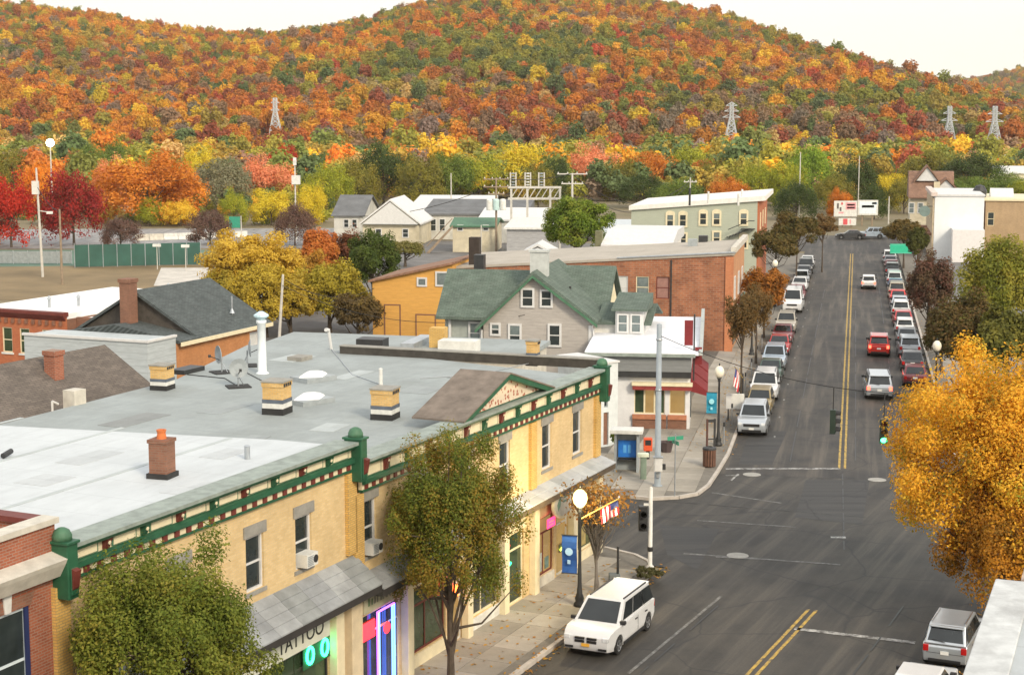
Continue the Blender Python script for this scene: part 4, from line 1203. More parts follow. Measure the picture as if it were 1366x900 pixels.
part('corner_pier', MB().box(LB - .55, LB + .12, -.12, -.002, 0, zr - .3), brick('pier brick', (.52, .17, .06), (.60, .22, .09), (.4, .2, .12)), bB)
for i, (x, _) in enumerate(wxs):
    window(bB, x, .1, 4.45, 1.1, 1.85, fm=[white, cream, maroon][i], gm=[blind, glass_pale, plain('boarded window', (.30, .16, .13), .8, .2)][i], head=brown_brick)
for i in range(3):
    y = 1.6 + i * 4.6
    window(bB, LB + .03, y + 1.3, 4.2, 1.3, 2.0, rz=PI / 2, fm=white)
    part('shop_window', MB().box(LB + .002, LB + .08, y, y + 3.2, .5, 2.9), glass, bB)
    part('awning', MB().extrude_y([(LB + .01, 3.0), (LB + 1.0, 2.7), (LB + 1.0, 2.95), (LB + .01, 3.7)], y, y + 3.4), [offwhite, red_cl, green_trim][i], bB)
for k, (px, py) in enumerate(((924, 330), (938, 325), (640, 352))):
    l = fB.top(px, py, 8.0)
    part('roof_vent', MB().box(-.4, .4, -.4, .4, -.5, .75), dark if k else grey_paint, bB, (l[0], l[1], 8.0))
# white low building between the brick one and the pale green one
f_ = Frame((*at_depth(806, 325, 163)[:2],), 101.75)
z_ = f_.hit(850, 312)[1]
l_ = f_.hit(893, 325)[0]
wb = thing('white_roofed_building', 'low building with a bright white roof before the pale green one', 'building', f_.w(0, 0), f_.rot)
part('wall', MB().box(0, l_, 0, 11, 0, z_ - .9), plain('warm white wall', (.75, .73, .68), .8, .08), wb)
part('roof', MB().extrude_x([(-.3, z_ - 1.3), (-.3, z_ - 1.1), (5, z_ + .1), (11.3, z_ + .1), (11.3, z_ - .9)], -.3, l_ + .3), white, wb)
part('flue', MB().box(-1.0, -.3, .5, 1.3, 0, z_ + .2), plain('olive flue', (.16, .16, .09), .8, .2), wb)

# ---- pale green three storey building
cG = (*at_depth(1010, 300, 186)[:2],)
LG = 14.6
fG = Frame((cG[0] - LG * math.sin(R(101.75)), cG[1] - LG * math.cos(R(101.75))), 101.75)
zr, zl_ = fG.hit(1010, 265)[1], fG.hit(842, 278)[1]
bG = thing('pale_green_building', 'three storey pale green building with arched white windows and a fire stair', 'building', fG.w(0, 0), fG.rot)
x0g = fG.hit(842, 300)[0]
part('wall', MB().extrude_y([(x0g, 0), (LG, 0), (LG, zr - .2), (x0g, zl_ - .2)], 0, 17), siding('pale sage boards', (.40, .43, .34), .25, .06, .12), bG)
part('street_front', MB().box(LG + .002, LG + .2, .02, 16.9, 0, zr - .3), red_brick_o, bG)
part('roof', MB().extrude_y([(x0g - .25, zl_ - .2), (LG + .9, zr - .2), (LG + .9, zr + .35), (x0g - .25, zl_ + .3)], -.3, 17.2), plain('pale roof edge', (.74, .72, .66), .7, .08), bG)
for px, py, a in ((894, 294, 1), (911, 294, 1), (938, 292, 1), (956, 292, 1), (992, 292, 1), (894, 319, 0), (911, 319, 0), (956, 317, 0), (992, 323, 1)):
    x, z = fG.hit(px, py)
    window(bG, x, -.05, z - .8, 1.05, 1.6, arch=bool(a), t=.2, fm=cream, gm=glass if px in (911, 938) else glass_pale, low=glass)
p0, p1 = fG.hit(972, 316), fG.hit(1000, 305)
fs = MB()
for i in range(8):
    t_ = i / 7
    fs.box(p0[0] + (p1[0] - p0[0]) * t_ - .2, p0[0] + (p1[0] - p0[0]) * t_ + .2, -1.0, -.06, p0[1] + (p1[1] - p0[1]) * t_, p0[1] + (p1[1] - p0[1]) * t_ + .05)
fs.box(p1[0] - .9, p1[0] + .6, -1.1, -.07, p1[1] - .05, p1[1] + .04)
st = part('fire_stair', fs, dark, bG)
part('rail', MB().path([(p0[0], -1.05, p0[1] + .9), (p1[0], -1.05, p1[1] + .95), (p1[0] + .6, -1.05, p1[1] + .95)], .05), dark, st)
for i in range(3):
    window(bG, LG + .21, 2.5 + i * 5, 6.8, 1.2, 1.9, rz=PI / 2, fm=cream)
for k, (px, py) in enumerate(((920, 262), (945, 259), (990, 256), (985, 262))):
    l = fG.top(px, py + 6, 10.5)
    part('roof_pipe', MB().tube((0, 0, -.3), (0, 0, 1.0 if k else 1.6), .12), [dark, offwhite, white, offwhite][k], bG, (l[0], l[1], 10.3))

# ---- warehouses and sheds of the middle distance
def shed(name, label, cat, pxl, pxr, d, y_base, y_eave, y_ridge, depth, wall, roof, ridge='x', wins=(), wm=glass, ov=.4):
    f = Frame((*at_depth(pxl, y_base, d)[:2],), 96)
    L = f.hit(pxr, y_base)[0]
    ze, zr = f.hit((pxl + pxr) / 2, y_eave)[1], f.hit((pxl + pxr) / 2, y_ridge)[1]
    t = thing(name, label, cat, f.w(0, 0), f.rot)
    if ridge == 'x':
        part('wall', MB().extrude_x([(0, 0), (0, ze), (depth / 2, zr - .1), (depth, ze), (depth, 0)], 0, L), wall, t)
        part('roof', MB().extrude_x([(-ov, ze - .1), (-ov, ze + .1), (depth / 2, zr + .15), (depth + ov, ze + .1), (depth + ov, ze - .1), (depth / 2, zr - .06)], -ov, L + ov), roof, t)
    elif ridge == 'y':
        part('gable_board', MB().extrude_y([(.1, ze - .05), (L - .1, ze - .05), (L / 2, zr - .2)], -.75, -.3), white, t)
        part('gable_shade_soffit', MB().box(.1, L - .1, -.74, -.002, ze - .12, ze - .051), grey_paint, t)  # grey soffit strip put in as the shade under the gable
        part('wall', MB().extrude_y([(0, 0), (L, 0), (L, ze), (L / 2, zr - .1), (0, ze)], 0, depth), wall, t)
        part('roof', MB().extrude_y([(-ov, ze - .2), (L / 2, zr), (L + ov, ze - .2), (L + ov, ze + .05), (L / 2, zr + .3), (-ov, ze + .05)], -ov, depth + ov), roof, t)
    else:
        part('wall', MB().box(0, L, 0, depth, 0, ze), wall, t)
        part('roof', MB().extrude_x([(-ov, ze + .001), (-ov, ze + .25), (depth + ov, zr + .25), (depth + ov, ze + .001)], -ov, L + ov), roof, t)
    for px, py, w, h in wins:
        x, z = f.hit(px, py)
        window(t, x, -.05, z - h / 2, w, h, gm=wm, t=.12)
    return t, f
wwall = plain('pale board wall', (.56, .55, .50), .8, .14, .8, stain=(.42, .41, .36))
cwall = plain('cream board wall', (.58, .52, .38), .8, .16, .8, stain=(.42, .37, .26))
dk_roof = plain('dark roofing', (.13, .135, .14), .85, .25, .6)
shed('white_house', 'white sided house with a grey roof at the left of the sheds', 'house', 446, 484, 262, 318, 288, 264, 14, wwall, dk_roof, 'x', ((462, 298, .9, 1.4), (473, 298, .9, 1.4)))
shed('white_gabled_shed', 'white shed with a broad white gable facing the street', 'shed', 484, 559, 250, 325, 298, 268, 12, cwall, white, 'y', ((541, 311, 1.0, 1.4), (505, 311, 1.0, 1.4)))
shed('long_white_building', 'long white building with dark windows under a grey roof', 'building', 566, 700, 262, 318, 287, 273, 12, wwall, dk_roof, 'flat', ((578, 300, 1.0, 2.0), (590, 300, 1.0, 2.0)))
shed('long_white_warehouse', 'long warehouse with a white roof stripe behind the sheds', 'warehouse', 545, 648, 300, 300, 282, 268, 16, wwall, white, 'flat')
shed('cream_shed', 'cream shed with a grey green roof beside the brown stair', 'shed', 604, 660, 238, 328, 302, 294, 9, cwall, green_light, 'x', ((614, 304, .9, .9), (648, 304, .9, .9)))
shed('grey_shed', 'grey striped metal shed in front of the substation', 'shed', 676, 735, 225, 342, 306, 300, 12, siding('striped metal cladding', (.36, .36, .36), .6, .2, .3), offwhite, 'flat')
shed('white_roofed_shed', 'long shed with a white roof strip left of the green tree', 'shed', 640, 738, 255, 320, 295, 284, 10, wwall, white, 'flat')
shed('low_white_building', 'low white building right of the bright green tree', 'building', 795, 850, 222, 340, 312, 304, 14, wwall, plain('pale grey roof', (.48, .52, .54), .7, .1), 'flat')
shed('small_white_shed', 'small white gabled shed at the foot of the green tree', 'shed', 700, 735, 206, 350, 337, 328, 6, white, white, 'y')
shed('far_factory', 'pale flat factory at the foot of the hill right of the dark tree', 'factory', 1153, 1203, 520, 232, 219, 211, 25, plain('far factory wall', (.42, .44, .42), .8, .1), offwhite, 'flat')
shed('far_factory', 'long pale factory at the right edge below the pylons', 'factory', 1302, 1420, 500, 236, 222, 211, 30, plain('far factory wall grey', (.42, .46, .44), .8, .1), offwhite, 'flat')
shed('far_factory', 'yellow white low factory before the right pylon', 'factory', 1340, 1420, 420, 245, 232, 226, 20, plain('far cream wall', (.62, .58, .40), .8, .1), offwhite, 'flat')
# brown outside stair
p = at_depth(600, 322, 236)
stt = thing('outside_stair', 'brown wooden outside stair climbing to the cream shed', 'stair', (p[0], p[1], 0), 0)
part('stringer', MB().extrude_y([(-3.4, 0), (-2.9, 0), (.4, 3.6), (.4, 4.0)], -.1, .0), wood_pole, stt); part('stringer', MB().extrude_y([(-3.4, 0), (-2.9, 0), (.4, 3.6), (.4, 4.0)], 1.1, 1.2), wood_pole, stt)
for i in range(12):
    part('tread', MB().box(-3.2 + i * .3, -2.9 + i * .3, .001, 1.099, .2 + i * .31, .26 + i * .31), wood_pole, stt)
part('handrail', MB().tube((-3.3, 0, 1.0), (.4, 0, 5.0), .06), wood_pole, stt)

# ---- right side of the street
fW = Frame((*at_depth(1246, 300, 226)[:2],), 101.75)
LW = fW.hit(1312, 300)[0]
zW = fW.hit(1280, 262)[1]
bW = thing('white_building', 'tall white rendered building on the right of the street', 'building', fW.w(0, 0), fW.rot)
part('wall', MB().box(0, LW, 0, 20, 0, zW), plain('blank white render', (.72, .74, .74), .8, .07, .5), bW)
part('cornice', MB().box(-.5, .3, -.4, 20, zW + .001, zW + .5), plain('pinkish stone', (.60, .50, .44), .8, .1), bW)
part('parapet_cap', MB().box(.31, LW + .1, -.15, 20, zW + .001, zW + .25), white, bW)
part('lower_block', MB().box(LW * .35, LW - .1, -4, -.002, 0, fW.hit(1290, 304)[1]), plain('white lower render', (.70, .68, .66), .8, .07), bW)
part('street_front', MB().box(-.25, -.002, .1, 19.9, 0, zW - .3), plain('tan street front', (.50, .40, .27), .8, .2), bW)
for i in range(4):
    window(bW, -.26, 2.5 + i * 4.8, 5.2, 1.3, 1.9, rz=-PI / 2, fm=cream)
    part('bay_shade', MB().extrude_x([(1.0 + i * 4.8, 3.2), (1.0 + i * 4.8, 3.5), (4.0 + i * 4.8, 3.5), (4.0 + i * 4.8, 3.2)], -1.4, -.26), brown_brick, bW)
part('round_sign', MB().lathe([(.75, 0), (.75, .12), (.6, .13)], (-1.3, -.1, 6.6), 16, axis='y'), plain('slate green sign', (.16, .22, .20), .7, .15), bW)
part('sign_arm', MB().box(-1.3, -.25, 0, .06, 7.2, 7.3), dark, bW)
fT = Frame((*at_depth(1314, 300, 232)[:2],), 101.75)
zT = fT.hit(1340, 268)[1]
bT = thing('tan_building', 'tan brick building with one window at the right edge', 'building', fT.w(0, 0), fT.rot)
part('wall', facade(14, 0, zT, [(.3, 1.2, fT.hit(1318, 301)[1], fT.hit(1318, 283)[1])]), brick('tan brick', (.36, .24, .13), (.44, .30, .17), (.36, .28, .18)), bT)
part('core', MB().box(0, 14, .25, 15, 0, zT - .03), brown_brick, bT)
part('roof', MB().box(-.2, 14.2, -.25, 15.2, zT + .001, zT + .3), cream, bT)
window(bT, .75, .1, fT.hit(1318, 301)[1], .9, fT.hit(1318, 283)[1] - fT.hit(1318, 301)[1], fm=cream)
l = fT.hit(1312, 258); part('roof_tank', MB().lathe([(.9, zT + .3), (1.0, zT + 1.2), (.6, zT + 1.9), (0, zT + 2.1)], (-.6, 4, 0), 12), dark, bT)
part('roof_gable', MB().extrude_x([(5, zT + .3), (6.5, zT + 1.5), (8, zT + .3)], 1.0, 4.2), white, bT)
# brown roofed gabled house
fV = Frame((*at_depth(1211, 290, 258)[:2],), 101.75)
LV = fV.hit(1272, 290)[0]
z0v, z1v = fV.hit(1240, 263)[1], fV.hit(1243, 222)[1]
bV = thing('gabled_house', 'tall house with steep brown roof and white gables behind the white building', 'house', fV.w(0, 0), fV.rot)
rb = shingle('red brown shingles', (.20, .115, .08), (.27, .16, .11))
part('wall', MB().box(.3, LV - .3, .3, 9, 0, z0v), cwall, bV)
part('roof', MB().extrude_x([(-.4, z0v - .2), (-.4, z0v), (3.4, z1v - .9), (5.9, z1v - .9), (9.7, z0v), (9.7, z0v - .2)], 0, LV), rb, bV)
xg = fV.hit(1237, 240)[0]
part('gable', MB().extrude_y([(xg - 1.6, z1v - 2.3), (xg + 1.6, z1v - 2.3), (xg, z1v - .2)], 1.4, 5), white, bV)
part('gable_roof', MB().extrude_y([(xg - 2.0, z1v - 2.6), (xg, z1v - .1), (xg + 2.0, z1v - 2.6), (xg + 2.0, z1v - 2.3), (xg, z1v + .2), (xg - 2.0, z1v - 2.3)], 1.1, 5.2), rb, bV)
xg = fV.hit(1262, 250)[0]
part('gable', MB().extrude_y([(xg - 1.3, z1v - 3.4), (xg + 1.3, z1v - 3.4), (xg, z1v - 2.1)], .2, 4), white, bV)
part('gable_roof', MB().extrude_y([(xg - 1.7, z1v - 3.6), (xg, z1v - 2.0), (xg + 1.7, z1v - 3.6), (xg + 1.7, z1v - 3.3), (xg, z1v - 1.7), (xg - 1.7, z1v - 3.3)], -.1, 4.2), rb, bV)
part('chimney', MB().box(LV * .55, LV * .55 + .9, -.2, .8, 0, z1v - 2.4), plain('cream chimney', (.60, .52, .36), .8, .1), bV)
for px in (1216, 1228):
    x, z = fV.hit(px, 278); window(bV, x, .25, z - .8, .9, 1.7, gm=glass_pale, t=.12)

# ---- the roof next to the camera, bottom right
a0, a1 = at(1328, 771, 12.0), at(1282, 905, 12.0)
az = math.degrees(math.atan2(a0[0] - a1[0], a0[1] - a1[1]))
fR = Frame(a1, az)
LR = math.hypot(a0[0] - a1[0], a0[1] - a1[1])
bR = thing('parapet_building', 'white painted roof parapet close to the camera at bottom right', 'building', fR.w(0, 0), fR.rot)
wp = plain('flaking white parapet paint', (.50, .515, .51), .75, .2, 2.2, stain=(.34, .345, .34))
part('wall', MB().box(-14, LR - .06, -9, -.08, 0, 11.84), red_brick, bR)
part('coping', MB().box(-14, LR, -.62, 0, 11.841, 12.0), wp, bR, bevel=.02)
part('end_coping', MB().box(LR - .62, LR, -9, -.621, 11.841, 12.0), wp, bR, bevel=.02)
part('roof_surface', MB().box(-14, LR - .63, -9, -.621, 11.841, 11.965), membrane('grey white roofing', (.40, .43, .44), (.28, .30, .30)), bR)
b_ = thing('stone_cornice', 'weathered brown stone cornice beyond the white parapet', 'building', fR.w(LR + 1.2, 0), fR.rot)
part('wall', MB().box(0, 9, -8, -.9, 0, 11.6), brown_brick, b_)
part('cornice', MB().extrude_x([(-.9, 11.0), (-.5, 11.2), (-.35, 11.5), (-.35, 11.7), (-8, 11.7), (-8, 11.0)], 0, 9), plain('brown stone', (.36, .29, .24), .9, .3, 3), b_)

# ================================================================ VEHICLES  (x forward, y left)
tyre_m = plain('tyre rubber', (.018, .018, .018), .85, .2)
rim_m = plain('alloy rim', (.45, .46, .47), .35, .1, 2, metal=.8)
car_glass = glassy('car glass', (.012, .016, .017), .05, .7)
trim_m = plain('black trim', (.02, .02, .021), .5, .2)
head_m = glassy('headlight lens', (.55, .57, .58), .12, .6)
tail_m = plain('tail lamp lens', (.40, .012, .012), .25, .1)
tail_lit = emit('lit tail lamp', (1.0, .06, .03), 5.0)
plate_m = plain('licence plate', (.70, .70, .66), .5, .05)
plate_o = plain('orange yellow licence plate', (.75, .40, .05), .5, .08)
chrome = plain('chrome', (.6, .6, .6), .2, .05, metal=.9)
PAINT = {n: paint(n + ' car paint', c, .3, mt) for n, c, mt in (
    ('white', (.66, .67, .67), 0), ('silver', (.50, .54, .57), .5), ('grey', (.20, .21, .22), .3), ('black', (.022, .023, .026), 0), ('red', (.42, .022, .022), 0),
    ('maroon', (.16, .015, .02), 0), ('blue', (.05, .09, .20), .2), ('pale blue', (.42, .50, .58), .3), ('beige', (.46, .42, .34), .2), ('gold', (.34, .26, .12), .3), ('dark green', (.03, .07, .05), 0), ('bright red', (.62, .03, .02), 0), ('orange', (.65, .2, .05), 0))}
STY = {  # L, W, H, belt, nose z, tail z, xs: windscreen base, roof front, roof rear, rear base (fractions of L from the middle), wheel radius
    'sedan': (4.7, 1.82, 1.45, .95, .80, .93, (.20, .04, -.24, -.40), .33, 2),
    'hatch': (4.1, 1.74, 1.52, .98, .82, .96, (.24, .08, -.36, -.47), .32, 2),
    'suv': (4.65, 1.88, 1.74, 1.08, .98, 1.06, (.21, .07, -.40, -.485), .37, 3),
    'minivan': (5.1, 1.98, 1.76, 1.05, .94, 1.04, (.29, .11, -.43, -.49), .35, 3),
    'van': (5.5, 2.05, 2.25, 1.25, 1.08, 1.2, (.34, .22, -.47, -.495), .37, 2)}
def panel(mb, c, u0, u1, v0, v1, off=.012, mi=0):
    """a thin pane laid on the four-cornered face c (bl, br, tr, tl)"""
    c = [np.array(p, float) for p in c]
    P = lambda u, v: (c[0] * (1 - u) + c[1] * u) * (1 - v) + (c[3] * (1 - u) + c[2] * u) * v
    n = np.cross(c[1] - c[0], c[3] - c[0]); n /= np.linalg.norm(n)
    q = [P(u0, v0), P(u1, v0), P(u1, v1), P(u0, v1)]
    f, b = [p + n * off for p in q], [p - n * .01 for p in q]
    k = len(mb.v)
    mb.v += [tuple(p) for p in f + b]
    for fc in ((0, 1, 2, 3), (7, 6, 5, 4), (0, 4, 5, 1), (1, 5, 6, 2), (2, 6, 7, 3), (3, 7, 4, 0)):
        mb.f.append(tuple(k + i for i in fc)); mb.m.append(mi)
def build_car(style, name, label, cat, pt, lit=False, front_plate=plate_m, grille4=False):
    L, Wd, H, belt, nz, tz, fx, r, ns = STY[style]
    h = L / 2
    ws, rf, rr, rb = [f * L for f in fx]
    xf, xr = h * .63, -h * .60
    t = thing(name, label, cat)
    ra = r + .065
    zb = .24
    prof = [(-h + .06, zb + .1), (-h, .5), (-h + .01, tz - .12), (-h + .08, tz - .01)]
    if style == 'sedan':
        prof += [(rb, tz + .02), (ws, belt)]
    else:
        prof += [(rb + .02, belt), (ws, belt)]
    prof += [((ws + h) / 2, (belt + nz) / 2 + .04), (h - .22, nz), (h - .05, nz - .14), (h, .52), (h - .06, zb + .06)]
    for cx in (xf, xr):
        prof += [(cx + ra, zb)] + [(cx + ra * math.cos(a), r + ra * math.sin(a)) for a in [i * PI / 8 for i in range(0, 9)]] + [(cx - ra, zb)]
    mb = MB().extrude_y(prof, -Wd / 2, Wd / 2)
    wt, wb = Wd / 2 * .76, Wd / 2 * .93
    g = [(rb, -wb, belt - .03), (ws, -wb, belt - .03), (ws, wb, belt - .03), (rb, wb, belt - .03), (rr, -wt, H), (rf, -wt, H), (rf, wt, H), (rr, wt, H)]
    k = len(mb.v)
    mb.v += g
    for q in ((3, 2, 1, 0), (4, 5, 6, 7), (0, 1, 5, 4), (1, 2, 6, 5), (2, 3, 7, 6), (3, 0, 4, 7)):
        mb.f.append(tuple(k + i for i in q)); mb.m.append(0)
    def taper(v):
        x, y, z = v
        e = max(0, abs(x) - h * .62) / (h * .38)
        s = 1 - .13 * e * e
        if z < belt - .1 and z > .3:
            pass
        if z <= .45:
            s *= .965
        return (x, y * s, z)
    mb.v = [taper(v) for v in mb.v]
    body = part('body', mb, pt, t, bevel=.085, smooth=True)
    body.modifiers[0].segments = 3; body.modifiers[0].harden_normals = True
    if style in ('suv', 'minivan', 'hatch'):
        part('rear_spoiler', MB().extrude_x([(-wt * .9, H - .09), (-wt * .9, H - .02), (wt * .9, H - .02), (wt * .9, H - .09)], rr - .2, rr + .06), pt, t, bevel=.02).material_slots[0].link = 'OBJECT'
        t.children[-1].material_slots[0].material = pt
        part('wiper', MB().tube((rb - .035, 0, belt + .06), (rb + .03, .5, belt + .12), .015, n=5), trim_m, t)
        part('hatch_seam', MB().box(-h - .004, -h + .01, -.70, .70, tz - .36, tz - .345), trim_m, t)
    body.material_slots[0].link = 'OBJECT'; body.material_slots[0].material = pt
    part('underbody', MB().box(-h + .3, h - .3, -Wd / 2 + .27, Wd / 2 - .27, .2, .62), trim_m, t)
    w = MB(); panel(w, [g[1], g[2], g[6], g[5]], .07, .93, .1, .92); part('windshield', w, car_glass, t)
    w = MB(); panel(w, [g[3], g[0], g[4], g[7]], .1, .9, .14 if style != 'sedan' else .06, .86); part('rear_window', w, car_glass, t)
    cuts = {2: ((.10, .47), (.51, .90)), 3: ((.05, .33), (.36, .63), (.66, .92))}[ns]
    for a, b in cuts if style != 'van' else ((.70, .93),):
        w = MB(); panel(w, [g[0], g[1], g[5], g[4]], a, b, .16, .88); part('side_window', w, car_glass, t)
        w = MB(); panel(w, [g[2], g[3], g[7], g[6]], 1 - b, 1 - a, .16, .88); part('side_window', w, car_glass, t)
    for s in (-1, 1):
        yy = Wd / 2 * .87
        part('headlight', MB().box(h - .22, h - .015, s * yy - .22 if s > 0 else s * yy - .02, s * yy + .02 if s > 0 else s * yy + .22, nz - .26, nz - .09), head_m, t, bevel=.025)
        part('tail_light', MB().box(-h - .012, -h + .12, s * yy - .2 if s > 0 else s * yy - .01, s * yy + .01 if s > 0 else s * yy + .2, tz - .32, tz - .06), tail_lit if lit else tail_m, t, bevel=.02)
        part('mirror', MB().box(ws - .3, ws - .12, s * (Wd / 2 + .0) - .11, s * (Wd / 2 + .0) + .11, belt + .0, belt + .15), trim_m, t, bevel=.03)
        part('sill', MB().box(xr + ra + .05, xf - ra - .05, s * (Wd / 2) - .02, s * (Wd / 2) + .008, .24, .36), trim_m, t)
        for xd in ((ws + rb) / 2 + .35, (ws + rb) / 2 - .75):
            part('door_handle', MB().box(xd - .1, xd + .1, s * (Wd / 2 + .005) - .015, s * (Wd / 2 + .005) + .015, belt - .17, belt - .13), trim_m, t)
        xd = (ws + rb) / 2 + .15
        part('door_seam', MB().box(xd - .008, xd + .008, s * (Wd / 2) - .003, s * (Wd / 2) + .004, .38, belt - .06), trim_m, t)
        for x in (xf, xr):
            wy = s * (Wd / 2 - .12)
            wl = part('wheel', MB().lathe([(r * .62, -.1), (r * .94, -.11), (r, -.07), (r, .07), (r * .94, .11), (r * .62, .1)], n=18, axis='y'), tyre_m, t, (x, wy, r), smooth=True)
            d = s
            rm = MB().lathe([(r * .62, .06 * d), (r * .60, .112 * d), (r * .5, .085 * d), (r * .16, .10 * d), (.01, .115 * d)], n=16, axis='y')
            part('rim', rm, rim_m, wl)
            hb = MB()
            for i in range(5):
                a = 2 * PI * i / 5
                hb.box(-.02, .02, .105 * d - .008, .105 * d + .008, 0, r * .55)
                n0 = len(hb.v) - 8
                for q in range(n0, n0 + 8):
                    x_, y_, z_ = hb.v[q]
                    hb.v[q] = (x_ * math.cos(a) - z_ * math.sin(a), y_, x_ * math.sin(a) + z_ * math.cos(a))
            part('spokes', hb, rim_m, wl)
    if grille4:
        for y in (-.24, .24):
            for z in (.60, .72):
                part('grille', MB().box(h - .06, h + .012, y - .19, y + .19, z, z + .085), trim_m, t)
        part('fog_slot', MB().box(h - .06, h + .012, -.82, -.5, .36, .44), trim_m, t); part('fog_slot', MB().box(h - .06, h + .012, .5, .82, .36, .44), trim_m, t)
    else:
        part('grille', MB().box(h - .08, h + .01, -.5, .5, nz - .33, nz - .16), trim_m, t)
        part('lower_grille', MB().box(h - .06, h + .012, -.6, .6, .32, .46), trim_m, t)
    part('licence_plate', MB().box(h + .002, h + .02, -.16, .16, .46, .58), front_plate, t)
    part('licence_plate', MB().box(-h - .02, -h - .002, -.16, .16, .66, .80), plate_m, t)
    part('rear_bumper_pad', MB().box(-h - .015, -h + .1, -.62, .62, .36, .48), trim_m, t, bevel=.02)
    if style in ('suv', 'minivan'):
        for s in (-1, 1):
            part('roof_rail', MB().box(rr + .2, rf - .15, s * wt * .9 - .02, s * wt * .9 + .02, H + .002, H + .05), trim_m if style == 'minivan' else chrome, t)
    return t
def park(t, p, rz, z=.012):
    t.location = (p[0], p[1], z); t.rotation_euler = (0, 0, rz)
    return t
PROTO = {}
def car(style, pt, label, p, rz, lit=False, group=None):
    cat = {'sedan': 'car', 'hatch': 'car', 'suv': 'suv', 'minivan': 'minivan', 'van': 'van'}[style]
    nm = {'sedan': 'parked_sedan', 'hatch': 'parked_hatchback', 'suv': 'parked_suv', 'minivan': 'parked_minivan', 'van': 'parked_van'}[style]
    if (style, lit) not in PROTO:
        t = PROTO[style, lit] = build_car(style, nm if not lit else 'moving_car', label, cat, PAINT[pt], lit)
    else:
        t = copy_tree(PROTO[style, lit])
    t['label'] = label
    if group:
        t['group'] = group
    elif 'group' in t:
        del t['group']
    for c in t.children:
        if c.name.startswith(('body', 'rear_spoiler')):
            c.material_slots[0].link = 'OBJECT'; c.material_slots[0].material = PAINT[pt]
    return park(t, p, rz)
mv = build_car('minivan', 'parked_minivan', 'white minivan parked at the near left kerb beside the lit lamp', 'minivan', PAINT['white'], False, plate_o, True)
park(mv, NEAR.w(10.6, -5.05), NEAR.rot + PI)
GL, GR = 'cars parked along the left kerb', 'cars parked along the right kerb'
def fy(y, v):
    """point of the far leg at lane offset v that the photo shows at row y"""
    d = CAM_H * FPX / ((y - 150))
    # solve FAR.w(u, v) with depth d
    u = (d * 1.0 - FAR.o[1] - FAR.n[1] * v) / FAR.d[1]
    return FAR.w(u, v)
left = [(577, 'suv', 'silver', 'silver suv, first in the left row beside the sidewalk sign'),
        (550, 'hatch', 'gold', 'gold brown hatchback half hidden behind the first silver suv'),
        (529, 'minivan', 'white', 'white minivan with wide dark windshield, third in the left row'),
        (506, 'sedan', 'dark green', 'dark green sedan between two white vehicles in the left row'),
        (490, 'suv', 'pale blue', 'pale blue white suv near the first thin sidewalk tree'),
        (470, 'sedan', 'red', 'red sedan parked in the left row, its only red car'),
        (455, 'sedan', 'maroon', 'dark maroon sedan close behind the red sedan'),
        (441, 'suv', 'beige', 'beige white suv parked just in front of the tall white van'),
        (413, 'van', 'white', 'tall white van parked under the orange brown sidewalk tree'),
        (397, 'sedan', 'maroon', 'maroon sedan parked directly behind the tall white van'),
        (386, 'sedan', 'white', 'white sedan third behind the tall white van'),
        (377, 'hatch', 'silver', 'silver hatchback before the black cars at the far left kerb'),
        (369, 'sedan', 'black', 'black sedan near the far end of the left row'),
        (362, 'suv', 'black', 'black suv second from the far end of the left row'),
        (355, 'sedan', 'white', 'white sedan at the far end of the left row')]
for y, st, c, lb in left:
    car(st, c, lb, fy(y, FK_L - 1.0), FAR.rot + PI + random.uniform(-.02, .02), group=GL)
right = [(512, 'sedan', 'maroon', 'dark maroon sedan half covered by the big orange tree'),
         (492, 'sedan', 'black', 'black sedan behind the maroon one beside the orange tree'),
         (474, 'suv', 'silver', 'silver blue suv at the near end of the visible right row'),
         (458, 'sedan', 'grey', 'grey sedan just ahead of the silver blue suv in the right row'),
         (445, 'hatch', 'white', 'white hatchback level with the red moving car'),
         (433, 'sedan', 'red', 'red sedan between two pale cars in the right row'),
         (422, 'suv', 'white', 'white suv in the middle of the right row behind a red sedan'),
         (412, 'sedan', 'silver', 'silver sedan in the middle of the right row ahead of the white suv'),
         (403, 'sedan', 'bright red', 'bright red sedan at the middle of the right row'),
         (395, 'minivan', 'beige', 'beige minivan ahead of the bright red sedan'),
         (387, 'sedan', 'blue', 'dark blue sedan ahead of the beige minivan'),
         (380, 'suv', 'white', 'white suv in the farther half of the right row'),
         (374, 'sedan', 'grey', 'grey sedan farther up the right row than the last white suv'),
         (367, 'suv', 'black', 'black suv near the green overhead sign'),
         (360, 'sedan', 'maroon', 'maroon sedan third from the far end of the right row'),
         (354, 'sedan', 'grey', 'dark grey sedan second from the far end of the right row'),
         (349, 'suv', 'white', 'white topped suv at the far end of the right row under the green sign')]
for y, st, c, lb in right:
    car(st, c, lb, fy(y, FK_R + 1.45), FAR.rot + random.uniform(-.02, .02), group=GR)
car('suv', 'bright red', 'red car with lit tail lights driving away in the right lane', fy(472, -13.1), FAR.rot, lit=True)
car('hatch', 'white', 'small white car with glowing tail lights far up the right lane', fy(383, -12.6), FAR.rot, lit=True)
car('minivan', 'silver', 'silver minivan with lit tail lights following the red car', fy(528, -12.8), FAR.rot + .04, lit=True)
bR_ = at(1253, 892)
sv = car('suv', 'silver', 'silver suv with white roof parked below the white parapet', NEAR.w(14.3, -17.35), NEAR.rot)
sv.scale = (.93, .93, .93)
sv2 = car('sedan', 'white', 'white car cut by the bottom edge behind the silver suv', NEAR.w(8.2, -17.3), NEAR.rot)
